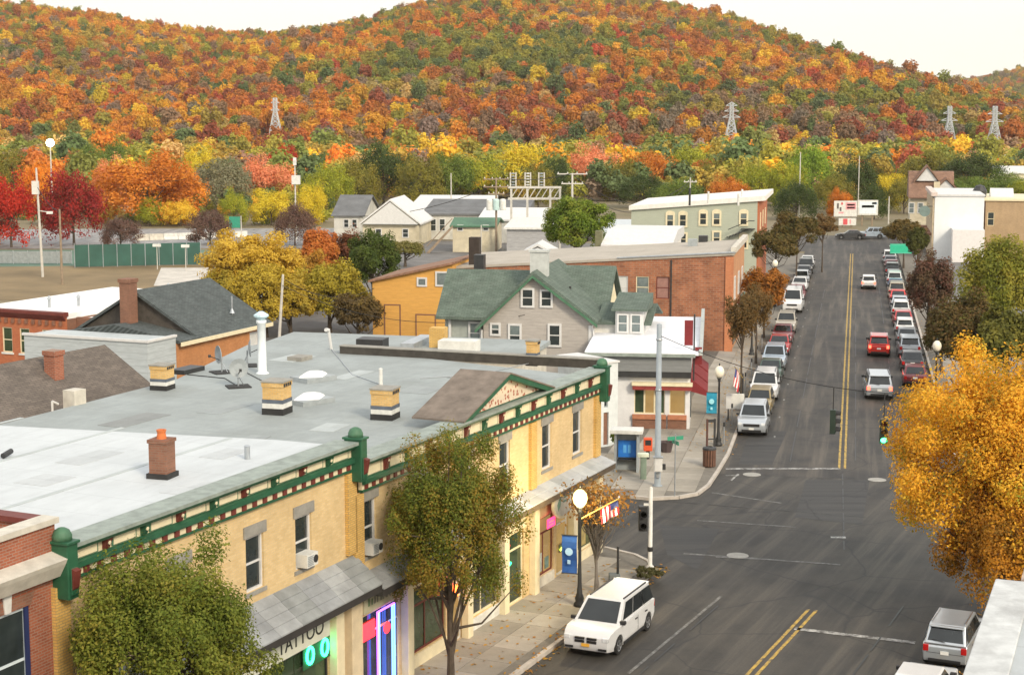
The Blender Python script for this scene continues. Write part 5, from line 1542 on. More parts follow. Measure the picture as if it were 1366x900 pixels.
for k, (px, py, c, st, lb) in enumerate([(1134, 319, 'black', 'sedan', 'dark sedan crossing the end of the street, left one'), (1161, 318, 'pale blue', 'suv', 'pale blue suv crossing the end of the street')]):
    car(st, c, lb, at(px, py), FAR.rot + PI / 2 + .1)

# ================================================================ STREET FURNITURE
lamp_on = emit('lit lamp globe', (1.0, .76, .30), 1.9)
globe_m = plain('milky lamp globe', (.80, .74, .60), .35, .03, bump=0)
def street_lamp(p, label, lit=False, h=4.35, dome=True):
    t = thing('street_lamp', label, 'street lamp', (p[0], p[1], .14), 0, 'globe street lamps')
    b = MB().lathe([(.24, 0), (.24, .12), (.16, .22), (.19, .34), (.12, .55), (.085, .9), (.065, 2.0), (.06, h - .45), (.11, h - .4), (.07, h - .33), (.15, h - .25), (.15, h - .22)], n=14)
    part('post', b, dark, t, smooth=True)
    part('globe', MB().lathe([(.13, h - .22), (.25, h - .08), (.30, h + .12), (.26, h + .32), (.14, h + .46), (.04, h + .5)], n=18), lamp_on if lit else globe_m, t, smooth=True)
    part('finial', MB().lathe([(.05, h + .48), (.03, h + .56), (.045, h + .62), (0, h + .68)], n=10), dark, t)
    if lit:
        ld = bpy.data.lights.new('lamp_light', 'POINT'); ld.energy = 330; ld.color = (1, .78, .42); ld.shadow_soft_size = .32
        lo = link('lamp_light', ld, t, (0, 0, h - .0)); lo.location = (0, -.42, h + .1)
    return t
lp = at(773, 808, .14)
street_lamp(lp, 'lit globe street lamp on the near sidewalk beside the white minivan', True)
lp2 = at(958, 594, .14)
street_lamp(lp2, 'unlit globe street lamp with a teal banner at the far corner')
for k, (px, py, lb) in enumerate(((1004, 401, 'globe street lamp among the brown sidewalk trees on the left'), (1034, 351, 'globe street lamp behind the orange brown tree on the left'), (1250, 461, 'globe street lamp right of the parked silver blue suv'), (1331, 396, 'globe street lamp inside the yellow green tree on the right'), (1239, 372, 'globe street lamp behind the reddish tree on the right'))):
    p = at(px, py, 4.5 + .14)
    street_lamp(p, lb)
def banner(p, label, side, z0, z1, w, col, mark, rz=0.0):
    t = thing('banner', label, 'banner', (p[0], p[1], 0), rz, 'banners on the lamp posts')
    part('rod', MB().box(min(0, side * (w + .15)), max(0, side * (w + .15)), -.015, .015, z1, z1 + .035).box(min(0, side * (w + .15)), max(0, side * (w + .15)), -.015, .015, z0 - .035, z0), dark, t)
    x0, x1 = sorted((side * .12, side * (w + .12)))
    mb = MB()
    n = 6
    for i in range(n):
        za, zb = z0 + (z1 - z0) * i / n, z0 + (z1 - z0) * (i + 1) / n
        ya, yb = .05 * math.sin(i * 1.1), .05 * math.sin((i + 1) * 1.1)
        mb.face([(x0, ya, za), (x1, ya, za), (x1, yb, zb), (x0, yb, zb)]); mb.face([(x0, ya + .012, za), (x0, yb + .012, zb), (x1, yb + .012, zb), (x1, ya + .012, za)])
    c = part('cloth', mb, plain('banner cloth %.2f' % col[2], col, .8, .12, 4), t)
    cx, cz = (x0 + x1) / 2, z0 + (z1 - z0) * .58
    part('emblem', MB().lathe([(w * .26, -.075), (w * .26, -.09)], (cx, 0, cz), 12, axis='y').box(cx - w * .1, cx + w * .1, -.09, -.075, cz - .5, cz - .34), mark, c)
    return t
banner((lp[0], lp[1]), 'deep blue banner with a pale emblem on the lit lamp post', -1, 1.5, 3.05, .62, (.02, .085, .30), plain('pale blue emblem', (.35, .55, .75), .7, .1), R(-15))
banner((lp2[0], lp2[1]), 'teal banner with a pale figure on the far corner lamp post', -1, 2.1, 3.35, .62, (.02, .24, .36), plain('aqua emblem', (.30, .65, .72), .7, .1), R(-10))
stripe_r = plain('flag red', (.50, .03, .04), .8, .1); stripe_w = plain('flag white', (.78, .76, .74), .8, .05); flag_b = plain('flag blue', (.05, .07, .20), .8, .1)
def flag(p, label, dirx, diry, length, rise, fw, fh, z):
    a = math.atan2(diry, dirx)
    t = thing('flag', label, 'flag', (p[0], p[1], z), a, 'flags on the sidewalk')
    part('staff', MB().tube((0, 0, 0), (length, 0, rise), .03), plain('brass staff', (.50, .36, .10), .4, .1, metal=.4), t)
    part('finial', MB().lathe([(.02, 0), (.06, .05), (.02, .12)], (length, 0, rise), 8), chrome, t)
    s0 = np.array((length * .52, 0, rise * .52)); s1 = np.array((length * .97, 0, rise * .97))
    n, m = 9, 6
    for i in range(n):          # stripes run down from the staff
        mb = MB()
        for j in range(m):
            def P(u, v):
                b = s0 * (1 - u) + s1 * u
                return (b[0] + v * fh * .10, .09 * math.sin(u * 9 + v * 3) * v + .02, b[2] - .03 - v * fh * (1 - .1 * u))
            u0, u1, v0, v1 = i / n, (i + 1) / n, j / m, (j + 1) / m
            blue = u0 > .5 and v0 < .4
            mb.face([P(u0, v0), P(u1, v0), P(u1, v1), P(u0, v1)], 1 if blue else 0)
        part('stripe', mb, [stripe_r if i % 2 == 0 else stripe_w, flag_b], t)
    return t
flag((lp[0], lp[1]), 'striped flag on an angled staff beside the lit street lamp', 1, .15, 1.6, .8, .9, .62, 3.75)
p = at(990, 560, .14)
po = thing('slim_post', 'slim dark post holding the pale flag beside the first parked suv', 'post', (p[0], p[1], .14))
part('shaft', MB().lathe([(.1, 0), (.06, .1), (.045, 3.0)], n=10), dark, po); part('cap', MB().lathe([(.07, 3.0), (.02, 3.1)], n=10), dark, po)
flag(p, 'faded red and white flag hanging by the parked cars at the corner', -.5, -.8, 1.3, .9, .9, 1.25, 2.9)
# tall grey pole with its control cabinet
p = at(877, 648, .14)
gp = thing('utility_pole', 'tall grey steel pole at the far street corner', 'pole', (p[0], p[1], .14))
part('shaft', MB().lathe([(.27, 0), (.27, .05), (.17, .08), (.135, 8.75), (.0, 8.8)], n=16), plain('blue grey pole paint', (.27, .31, .34), .5, .1), gp, smooth=True)
for z in (5.2, 7.9):
    part('band', MB().lathe([(.165, z), (.18, z + .04), (.165, z + .08)], n=16), grey_metal, gp)
part('handhole_cover', MB().box(-.09, .09, -.235, -.18, .5, .8), grey_metal, gp)
GPOLE = p
cb = thing('control_cabinet', 'pale signal control box fixed to the tall grey pole', 'cabinet', (p[0] - .02, p[1] - .42, .14))
part('case', MB().box(-.22, .22, -.15, .15, .9, 1.65), offwhite, cb, bevel=.02); part('door', MB().box(-.18, .18, -.17, -.151, .95, 1.6), white, cb); part('hood', MB().box(-.26, .26, -.2, .17, 1.651, 1.7), grey_metal, cb); part('lower_case', MB().box(.22, .40, -.1, .1, 1.0, 1.3), dark, cb)
# white pole with the dark signal at the near corner
p = at(867, 762, .14)
tp = thing('signal_pole', 'white signal pole with a dark pedestrian signal at the near corner', 'traffic light', (p[0], p[1], .14))
part('shaft', MB().lathe([(.17, 0), (.17, .25), (.095, .3), (.085, 3.75), (0, 3.8)], n=14), offwhite, tp, smooth=True)
part('collar', MB().lathe([(.11, .92), (.125, .96), (.125, 1.08), (.11, 1.12)], n=14), dark, tp)
sg = part('signal_head', MB().box(-.52, -.14, -.2, .2, 1.85, 2.95), dark, tp, bevel=.02)
part('bracket', MB().box(-.30, -.05, -.03, .03, 2.951, 3.05), offwhite, tp)
for z in (2.1, 2.62):
    part('visor', MB().lathe([(.15, 0), (.16, -.16), (.14, -.16), (.13, 0)], (-.33, -.2, z), 12, axis='y'), trim_m, sg)
p = at(824, 776, .14)
pm = thing('sign_post', 'thin dark post with an ash bin at its foot on the near corner', 'post', (p[0], p[1], .14))
part('shaft', MB().lathe([(.06, 0), (.045, 1.5), (.06, 1.52), (.05, 1.56)], n=10), dark, pm); part('foot_box', MB().box(-.38, .1, -.2, .2, 0, .38), plain('grey bin', (.14, .16, .16), .7, .2), pm, bevel=.04)
# street name sign
p = at(900, 662, .14)
sp = thing('street_sign', 'green street name sign on a thin pole at the far corner', 'street sign', (p[0], p[1], .14))
part('pole', MB().tube((0, 0, 0), (0, 0, 3.3), .035), grey_metal, sp)
sgm = plain('green sign sheet', (.04, .28, .17), .5, .1)
part('blade', MB().box(-.45, .45, -.012, .012, 3.0, 3.2), sgm, sp, rz=R(20)); part('blade', MB().box(-.4, .4, -.012, .012, 2.78, 2.98), sgm, sp, rz=R(110))
# kiosk
p = at(836, 628, .14)
kk = thing('kiosk', 'grey booth with a bright blue panel at the far corner', 'kiosk', (p[0], p[1], .14), R(-8))
part('back', MB().box(-.62, .62, .3, .42, 0, 2.2), grey_paint, kk)
for x in (-.68, .56):
    part('side', MB().box(x, x + .12, -.4, .42, 0, 2.2), grey_paint, kk)
part('roof', MB().box(-.9, .9, -.62, .58, 2.201, 2.42), offwhite, kk, bevel=.03)
part('panel', MB().box(-.5, .5, .18, .299, .75, 1.7), plain('bright blue panel', (.02, .18, .62), .4, .12, 3), kk); part('emblem', MB().box(-.22, -.04, .165, .18, 1.0, 1.45).box(.04, .22, .165, .18, 1.0, 1.45), plain('light blue mark', (.10, .38, .78), .5, .1), kk)
part('shelf', MB().box(-.5, .5, -.1, .3, .6, .68), dark, kk)
p = at(864, 612, .14)
nb = thing('newspaper_box', 'orange red newspaper box between the kiosk and the tall pole', 'newspaper box', (p[0], p[1], .14))
part('case', MB().box(-.25, .25, -.2, .2, .5, 1.25), plain('orange red enamel', (.62, .09, .03), .4, .12), nb, bevel=.03); part('window', MB().box(-.17, .17, -.215, -.2, .85, 1.15), trim_m, nb); part('pedestal', MB().box(-.1, .1, -.1, .1, 0, .5), dark, nb)
p = at(868, 640, .14)
uc = thing('utility_box', 'small green white utility box left of the tall pole foot', 'cabinet', (p[0] - .12, p[1] + .3, .14))
part('case', MB().box(-.42, -.1, -.15, .15, 0, 1.25), plain('dull green box', (.20, .26, .20), .6, .15), uc, bevel=.02); part('lid', MB().box(-.58, .02, -.22, .22, 1.251, 1.42), plain('pale green lid', (.66, .70, .55), .6, .1), uc)
p = at(893, 612, .14)
dbx = thing('planter_box', 'dark planter box in front of the corner shop window', 'planter', (p[0], p[1] + 2.0, .14))
part('tub', MB().lathe([(.3, 0), (.42, .6), (.45, .62), (.4, .62), (.36, .5)], n=8), plain('dark tub', (.07, .05, .05), .8, .2), dbx); part('soil', MB().lathe([(.37, .5), (.1, .55)], n=8), plain('soil', (.05, .04, .03), .95, .2), dbx)
# brown bin and the bench frame
p = at(946, 622, .14)
tb = thing('litter_bin', 'brown slatted litter bin at the kerb of the far corner', 'litter bin', (p[0], p[1], .14))
part('drum', MB().lathe([(.30, .05), (.32, .95), (.28, .95), (.26, .1)], n=14), plain('dark brown liner', (.06, .035, .025), .8, .2), tb)
for i in range(14):
    a = 2 * PI * i / 14
    part('slat', MB().box(-.055, .055, -.02, .02, .05, 1.0), plain('brown slat', (.14, .07, .045), .7, .2) if i == 0 else bpy.data.materials['brown slat'], tb, (.345 * math.cos(a), .345 * math.sin(a), 0), a + PI / 2)
part('lid', MB().lathe([(.4, 1.0), (.38, 1.1), (.18, 1.16), (.16, 1.05)], n=14), dark, tb)
p = at(948, 597, .14)
br = thing('shelter_frame', 'dark upright frame of two posts behind the brown litter bin', 'frame', (p[0], p[1], .14), R(15))
for x in (-.24, .24):
    part('post', MB().box(x - .05, x + .05, -.05, .05, 0, 1.75), plain('dark red brown post', (.09, .04, .03), .7, .2) if x < 0 else dark, br)
part('crossbar', MB().box(-.19, .19, -.03, .03, 1.55, 1.72), dark, br); part('crossbar', MB().box(-.19, .19, -.03, .03, .5, .56), dark, br)
p = at(995, 566, .14)
ws_ = thing('notice_board', 'pale blank notice board on posts beside the first parked suv', 'sign', (p[0] - .55, p[1] + 1.5, .14), R(-4))
part('board', MB().box(-.55, .62, -.05, .05, .75, 1.75), offwhite, ws_, bevel=.01); part('border', MB().box(-.55, -.2, -.06, -.051, .76, 1.74), white, ws_)
for x in (-.4, .45):
    part('leg', MB().box(x - .04, x + .04, -.04, .04, 0, .749), dark, ws_)
# parking meters along the far left kerb
MET = None
for k, u in enumerate((26.5, 33, 39.5, 46, 53, 60, 67)):
    q = FAR.w(u, FK_L + .45)
    if MET is None:
        MET = thing('parking_meter', 'parking meter on the left kerb, first from the litter bin', 'parking meter', (*q, .14), FAR.rot, 'parking meters along the left kerb')
        part('pole', MB().tube((0, 0, 0), (0, 0, 1.1), .03), grey_metal, MET); part('head', MB().box(-.08, .08, -.06, .06, 1.1, 1.38), dark, MET, bevel=.03)
    else:
        m_ = copy_tree(MET); m_.location = (*q, .14)
        m_['label'] = 'parking meter on the left kerb, %s from the litter bin' % ('first', 'second', 'third', 'fourth', 'fifth', 'sixth', 'seventh')[k]
# span wire with two signals
A = np.array((GPOLE[0], GPOLE[1], 8.3)); B = np.array((25.6, 71.2, 8.4))
rp = thing('wooden_pole', 'wooden pole behind the big orange tree carrying the signal wire', 'pole', (B[0], B[1], 0))
part('shaft', MB().lathe([(.19, 0), (.13, 9.2)], n=12), wood_pole, rp, smooth=True)
wire_m = plain('black cable', (.02, .02, .02), .6, .1)
def cable(name, label, a, b, sag, r=.018, n=18, group='overhead cables'):
    a, b = np.array(a, float), np.array(b, float)
    pts = [tuple(a + (b - a) * i / n - np.array((0, 0, 4 * sag * (i / n) * (1 - i / n)))) for i in range(n + 1)]
    o = link(name, MB().path(pts, r, 5).mesh(name, wire_m))
    return tag(o, label, 'cable', group), pts
_, wp_ = cable('signal_wire', 'dark span wire carrying two traffic lights over the crossing', A, B, 1.7, .02)
green_on = emit('green signal light', (.04, 1.0, .22), 9)
sig_face = plain('dark green signal housing', (.02, .035, .025), .5, .2)
def signal(px, label, rz, lit, dz):
    # point of the wire seen at this column
    best = min(range(400), key=lambda i: abs(683 + FPX * (A[0] + (B[0] - A[0]) * i / 400) / (_cp * (A[1] + (B[1] - A[1]) * i / 400) + 3) - px))
    f = best / 400
    q = A + (B - A) * f - np.array((0, 0, 4 * 1.7 * f * (1 - f)))
    t = thing('traffic_light', label, 'traffic light', (q[0], q[1], q[2] - dz), rz, 'traffic lights on the span wire')
    part('hanger', MB().tube((0, 0, 0.0), (0, 0, dz), .03), dark, t)
    part('housing', MB().box(-.19, .19, -.14, .14, -1.2, -.001), sig_face, t, bevel=.02)
    for i in range(3):
        z = -.2 - i * .4
        part('lens', MB().lathe([(.14, 0), (.12, -.03), (.0, -.045)], (0, -.14, z), 14, axis='y'), green_on if (lit and i == 2) else [plain('red lens', (.10, .01, .01), .3), plain('amber lens', (.12, .06, .01), .3), plain('green lens', (.01, .08, .04), .3)][i], t)
        v = MB()
        for a in range(9):
            a0, a1 = -.3 + a * (PI + .6) / 9, -.3 + (a + 1) * (PI + .6) / 9
            v.face([(.165 * math.cos(a0), -.141, z + .165 * math.sin(a0)), (.165 * math.cos(a1), -.141, z + .165 * math.sin(a1)), (.165 * math.cos(a1), -.38, z + .15 * math.sin(a1)), (.165 * math.cos(a0), -.38, z + .15 * math.sin(a0))])
        part('visor', v, trim_m, t)
    if lit:
        ld = bpy.data.lights.new('signal_light', 'POINT'); ld.energy = 12; ld.color = (.1, 1, .5); ld.shadow_soft_size = .1
        link('signal_light', ld, t, (0, -.35, -1.0))
    return t
signal(1106, 'dark traffic light seen from its side over the crossing', R(75), False, 1.1)
signal(1173, 'traffic light showing green beside the big orange tree', R(-8), True, 1.25)

# ---- overhead sign, billboards
p = at_depth(1222, 345, 205)
os_ = thing('road_sign', 'bright green blank overhead road sign at the far end of the right row', 'road sign', (p[0], p[1], 0))
part('post', MB().tube((0, 0, 0), (0, 0, 4.6), .12), grey_metal, os_); part('arm', MB().tube((0, 0, 3.5), (-3.4, 0, 3.5), .08), grey_metal, os_)
part('board', MB().box(-3.3, -.6, -.14, -.09, 2.6, 3.8), plain('bright green sign sheet', (.02, .42, .25), .4, .06), os_); part('border', MB().box(-3.22, -.68, -.15, -.141, 2.66, 2.70).box(-3.22, -.68, -.15, -.141, 3.70, 3.74), plain('pale green edge', (.2, .6, .45), .5, .05), os_)
def billboard(pxa, pxb, ya, yb, d, label, paints):
    a, b = at_depth(pxa, ya, d), at_depth(pxb, yb, d)
    t = thing('billboard', label, 'billboard', (a[0], d, 0), 0, 'billboards at the end of the street')
    w = b[0] - a[0]
    part('board', MB().box(0, w, 0, .25, b[2], a[2]), offwhite, t)
    for x in (w * .25, w * .75):
        part('post', MB().box(x - .12, x + .12, .26, .5, -.2, a[2] - .3), wood_pole, t)
    for x0, x1, z0, z1, m in paints:
        h = a[2] - b[2]
        part('print', MB().box(w * x0, w * x1, -.015, -.001, b[2] + h * z0, b[2] + h * z1), m, t)
    return t
bd_r = plain('print red', (.58, .08, .09), .6, .1); bd_p = plain('print pink', (.66, .30, .32), .6, .1); bd_k = plain('print dark', (.10, .08, .08), .6, .2); bd_b = plain('print blue', (.40, .55, .68), .6, .1)
billboard(1113, 1143, 268, 289, 292, 'white and red billboard at the left of the pair', [(.5, .95, .45, .9, bd_p), (.56, .9, .52, .62, bd_r), (.56, .9, .7, .8, bd_r), (.12, .2, .5, .85, bd_k), (.24, .32, .35, .6, bd_k), (.2, .42, .2, .3, bd_p), (.3, .38, .75, .9, bd_r)])
billboard(1144.5, 1171, 267, 287, 294, 'pale blue white billboard at the right of the pair', [(.08, .92, .1, .9, plain('print pale', (.66, .74, .80), .6, .08)), (.2, .8, .5, .66, bd_b), (.7, .95, .72, .86, bd_b)])
billboard(1119, 1142, 291, 300.5, 289, 'low white sign with a red figure below the left billboard', [(.25, .5, .08, .92, bd_r), (.62, .7, .2, .8, bd_p)])
def simple_pole(px, ytop, ybase, label, r=.13, cross=(), name='utility_pole', cat='pole', mat=None, lean=0.0, d=None):
    d = d or CAM_H * FPX / (ybase - 150)
    b = at_depth(px, ybase, d); tp_ = at_depth(px, ytop, d)
    t = thing(name, label, cat, (b[0], d, 0))
    m = mat or wood_pole
    part('shaft', MB().tube((0, 0, -.1), (lean, 0, tp_[2]), r, r * .7, 8), m, t)
    for z, w in cross:
        part('crossarm', MB().box(-w / 2 + lean, w / 2 + lean, -.1, .1, tp_[2] - z, tp_[2] - z + .16), m, t)
        for k in range(4):
            x = -w / 2 + lean + .15 + k * (w - .3) / 3
            part('insulator', MB().lathe([(.05, 0), (.09, .08), (.05, .2)], (x, 0, tp_[2] - z + .16), 8), offwhite, t)
    return t, tp_
grm = plain('bleached pole', (.52, .50, .45), .8, .15)
t, q = simple_pole(57, 224, 368, 'tall pale pole with a white box at the edge of the ball field', .17, mat=grm, lean=-.3)
part('box', MB().box(-.85, -.1, -.3, .3, q[2] - 3.2, q[2] - 1.6), offwhite, t); part('lamp_arm', MB().tube((-.2, 0, q[2] - 5.2), (1.0, 0, q[2] - 5.4), .06), grm, t); part('lamp_head', MB().box(.8, 1.5, -.2, .2, q[2] - 5.6, q[2] - 5.3), offwhite, t)
t, q = simple_pole(83, 279, 378, 'bare wooden pole right of the tall pale pole', .16, mat=wood_pole)
t, q = simple_pole(71, 196, 300, 'lit floodlight on a pole above the red trees', .16, mat=grm, name='floodlight', cat='lamp', d=300)
part('lamp_head', MB().lathe([(.25, q[2]), (.65, q[2] + .3), (.75, q[2] + .8), (.5, q[2] + 1.3), (.1, q[2] + 1.45)], n=24), emit('lit floodlight', (1, .88, .60), 6), t, smooth=True)
t, q = simple_pole(395, 212, 320, 'pole with a white box between the orange and yellow trees', .14, mat=grm, d=262)
part('box', MB().box(-.5, .8, -.4, .4, q[2] - 4.0, q[2] - 2.6), offwhite, t); part('lamp_head', MB().box(-.25, .25, -.25, .25, q[2] - 1.0, q[2] + .2), offwhite, t)
simple_pole(602, 231, 300, 'thin pale pole behind the white warehouse roof', .13, mat=grm, d=300)
tA, qA = simple_pole(662, 237, 335, 'utility pole with three pale transformers before the substation', .18, ((.3, 3.6), (1.4, 3.6), (2.4, 2.4)), d=236)
for i in range(3):
    part('transformer', MB().lathe([(.42, qA[2] - 4.6), (.45, qA[2] - 4.5), (.45, qA[2] - 3.2), (.3, qA[2] - 3.0), (0, qA[2] - 2.95)], (-.95 + i * .95, -.5, 0), 12), [offwhite, plain('aqua transformer', (.45, .60, .58), .6, .1), offwhite][i], tA)
tB, qB = simple_pole(763, 231, 335, 'wooden utility pole with wide crossarms right of the substation', .2, ((.2, 4.4), (1.6, 3.2)), d=240, mat=grm)
tC, qC = simple_pole(920, 237, 300, 'small pole with a crossarm behind the pale green building', .15, ((.8, 2.2),), d=280, mat=grm)
simple_pole(1066, 203, 285, 'thin bare pole in front of the green trees left of the billboards', .13, mat=grm, d=310)
simple_pole(1145, 208, 262, 'thin grey pole behind the pale green roof', .12, mat=grm, d=330)
simple_pole(371, 366, 432, 'leaning bleached pole beside the big yellow tree', .14, mat=grm, lean=.5, d=140)
simple_pole(642, 300, 340, 'short white pole among the sheds', .1, mat=grm, d=232)
simple_pole(1185, 262, 300, 'pale slim lamp post behind the right billboard', .14, mat=grm, d=300)
for i, (z, sg_) in enumerate(((-.1, 4), (-1.5, 4.5))):
    cable('power_line', ['upper power line from the wide crossarm pole to the small pole', 'lower power line from the wide crossarm pole to the small pole'][i], (qB[0], qB[1], qB[2] + z), (qC[0], qC[1], qC[2] - .6 + z * .3), sg_, .05, 20)
cable('power_line', 'power line between the transformer pole and the wide crossarm pole', (qA[0], qA[1], qA[2]), (qB[0], qB[1], qB[2]), .6, .05)
cable('power_line', 'power line falling left from the transformer pole', (qA[0], qA[1], qA[2] - 1), (qA[0] - 26, qA[1] + 30, 3.5), 1.5, .05)
cable('power_line', 'thin cable from the leaning pole to the orange building', at_depth(376, 370, 140), at_depth(500, 384, 142), 1.2, .03)
cable('power_line', 'thin cable crossing above the grey roof before the yellow trees', at_depth(376, 380, 140), at_depth(700, 420, 111), 1.6, .022)
cable('power_line', 'thin cable along the ball field between the two left poles', at_depth(50, 250, 200), at_depth(83, 284, 196), .6, .04)
# substation
sx0, sx1 = at_depth(682, 262, 244)[0], at_depth(747, 262, 244)[0]
zs = lambda y: at_depth(700, y, 244)[2]
ss = thing('substation', 'steel substation frame with rows of insulators', 'substation', (sx0, 244, 0))
Wd_ = sx1 - sx0
for f in (0, .33, .8, 1.0):
    part('column', MB().box(Wd_ * f - .16, Wd_ * f + .16, -.16, .16, 0, zs(252)), grm, ss)
for y in (250, 265):
    part('beam', MB().box(-.5, Wd_ + .2, -.14, .14, zs(y) - .16, zs(y) + .16), grm, ss)
for i in range(8):
    x = Wd_ * (i + .5) / 8
    part('brace', MB().tube((x - .45, 0, zs(264)), (x + .45, 0, zs(251)), .07), grm, ss)
for i, f in enumerate((.04, .34, .62)):
    part('switch_post', MB().box(Wd_ * f - .5, Wd_ * f - .3, -.1, .1, zs(250), zs(230)).box(Wd_ * f + .3, Wd_ * f + .5, -.1, .1, zs(250), zs(230)), grm, ss)
    ins = MB()
    for k in range(5):
        ins.lathe([(.14, 0), (.34, .12), (.14, .24)], (Wd_ * f, 0, zs(248) + k * .42), 8)
    part('insulator_stack', ins, [grey_paint, offwhite, grey_paint][i], ss)
# pylons
def pylon(px, ytop, ybase, d, label, arms):
    b, tp_ = at_depth(px, ybase, d), at_depth(px, ytop, d)
    H_ = tp_[2] - b[2]
    t = thing('pylon', label, 'pylon', b, 0, 'pylons at the foot of the hill')
    w0, w1 = H_ * .17, H_ * .035
    r = .15 * d / 600
    half = lambda f: w0 + (w1 - w0) * min(1, f / .72) if f < .72 else w1
    for sx in (-1, 1):
        for sy in (-1, 1):
            part('leg', MB().path([(sx * half(f), sy * half(f), H_ * f - (3 if f == 0 else 0)) for f in (0, .36, .72, 1)], r, 4), pyl, t)
    br_ = MB()
    fs_ = [0, .18, .33, .46, .57, .66, .74, .82, .9, 1]
    for f0, f1 in zip(fs_, fs_[1:]):
        a, c = half(f0), half(f1)
        for s in (-1, 1):
            br_.tube((-a, s * a, H_ * f0), (c, s * c, H_ * f1), r * .7, n=4); br_.tube((a, s * a, H_ * f0), (-c, s * c, H_ * f1), r * .7, n=4)
            br_.tube((s * a, -a, H_ * f0), (s * c, c, H_ * f1), r * .7, n=4)
            br_.tube((-c, s * c, H_ * f1), (c, s * c, H_ * f1), r * .7, n=4)
    part('bracing', br_, pyl, t)
    for f, w in arms:
        part('crossarm', MB().tube((-w, 0, H_ * f), (w, 0, H_ * f), r, n=4).tube((-w, 0, H_ * f), (0, 0, H_ * f + 1.3), r * .7, n=4).tube((w, 0, H_ * f), (0, 0, H_ * f + 1.3), r * .7, n=4), pyl, t)
    return t
pyl = plain('galvanised lattice', (.50, .53, .54), .5, .1)
pylon(368, 131, 196, 640, 'lattice pylon rising left of centre above the red tree', ((.75, 1.6), (.9, 1.6)))
pylon(975, 138, 200, 600, 'broad lattice pylon right of centre before the hill', ((.7, 3.2), (.83, 2.6), (.95, 2.0)))
pylon(1265, 142, 205, 620, 'faint lattice pylon left of the last one at right', ((.7, 3.0), (.85, 2.4)))
pylon(1325, 142, 210, 600, 'lattice pylon with spread legs nearest the right edge', ((.7, 3.2), (.85, 2.6)))
# tennis court fence, court lamps, highway sign
fa, fb = at(100, 357), at(268, 353)
fL = math.hypot(fb[0] - fa[0], fb[1] - fa[1]); fr_ = math.atan2(fb[1] - fa[1], fb[0] - fa[0])
tf = thing('court_fence', 'green windscreen fence around the tennis court', 'fence', (fa[0], fa[1], 0), fr_)
cl = plain('green windscreen cloth', (.035, .10, .08), .85, .2, .5)
n = 9
for i in range(n + 1):
    part('post', MB().tube((fL * i / n, 0, 0), (fL * i / n, 0, 3.2), .05), grey_metal, tf)
for i in range(n):
    part('windscreen', MB().box(fL * i / n + .06, fL * (i + 1) / n - .06, -.02, .02, .1, 2.95), cl, tf)
fa, fb = at(-60, 352), at(96, 352)
fL = math.hypot(fb[0] - fa[0], fb[1] - fa[1])
tf = thing('chain_fence', 'grey mesh fence along the ball field at the left edge', 'fence', (fa[0], fa[1], 0), math.atan2(fb[1] - fa[1], fb[0] - fa[0]))
for i in range(9):
    part('post', MB().tube((fL * i / 8, 0, 0), (fL * i / 8, 0, 1.8), .05), grey_metal, tf)
for i in range(8):
    part('mesh_panel', MB().box(fL * i / 8 + .06, fL * (i + 1) / 8 - .06, -.015, .015, .1, 1.7), plain('grey mesh', (.26, .28, .28), .8, .2) if i == 0 else bpy.data.materials['grey mesh'], tf)
for k, (px, yt, yb) in enumerate(((210, 329, 358), (248, 330, 360))):
    t, q = simple_pole(px, yt, yb, ['left of two small court lamps before the green windscreen', 'right of two small court lamps before the green windscreen'][k], .06, name='court_lamp', cat='lamp', mat=grm)
    part('lamp_head', MB().box(-.5, .5, -.2, .2, q[2], q[2] + .35), offwhite, t)
t, q = simple_pole(322, 288, 312, 'green highway sign by the purple brown shrubs', .1, name='highway_sign', cat='road sign', mat=grm, d=264)
part('board', MB().box(-1.9, -.15, -.15, -.08, q[2] - 1.9, q[2] - .1), plain('teal highway sheet', (.03, .26, .17), .5, .08), t)
# jersey barrier along the highway
ba, bb_ = at(180, 321), at(330, 316)
L_ = math.hypot(bb_[0] - ba[0], bb_[1] - ba[1])
jb = thing('guard_wall', 'long pale concrete guard wall along the highway', 'wall', (ba[0], ba[1], 0), math.atan2(bb_[1] - ba[1], bb_[0] - ba[0]))
for i in range(8):
    part('barrier', MB().extrude_x([(-.35, 0), (-.12, .45), (-.08, 1.0), (.08, 1.0), (.12, .45), (.35, 0)], L_ * i / 8 + .03, L_ * (i + 1) / 8 - .03), offwhite if i > 1 else stone, jb)

# ================================================================ TREES
def leaf_mesh(name, cen, nrm, size, rng, mat, aspect=.55):
    """many small rhombic leaf faces"""
    n = len(cen)
    nrm = nrm / (np.linalg.norm(nrm, axis=1, keepdims=True) + 1e-9)
    a = np.cross(nrm, rng.normal(size=(n, 3))); a /= (np.linalg.norm(a, axis=1, keepdims=True) + 1e-9)
    b = np.cross(nrm, a)
    s = (size * rng.uniform(.6, 1.3, n))[:, None]
    v = np.stack([cen + a * s, cen + b * s * aspect + nrm * s * .12, cen - a * s, cen - b * s * aspect + nrm * s * .12], 1).reshape(-1, 3)
    me = bpy.data.meshes.new(name)
    me.vertices.add(4 * n); me.vertices.foreach_set('co', v.astype(np.float32).ravel())
    me.loops.add(4 * n); me.loops.foreach_set('vertex_index', np.arange(4 * n, dtype=np.int32))
    me.polygons.add(n)
    me.polygons.foreach_set('loop_start', np.arange(0, 4 * n, 4, dtype=np.int32)); me.polygons.foreach_set('loop_total', np.full(n, 4, np.int32))
    me.update(calc_edges=True)
    me.materials.append(mat)
    return me
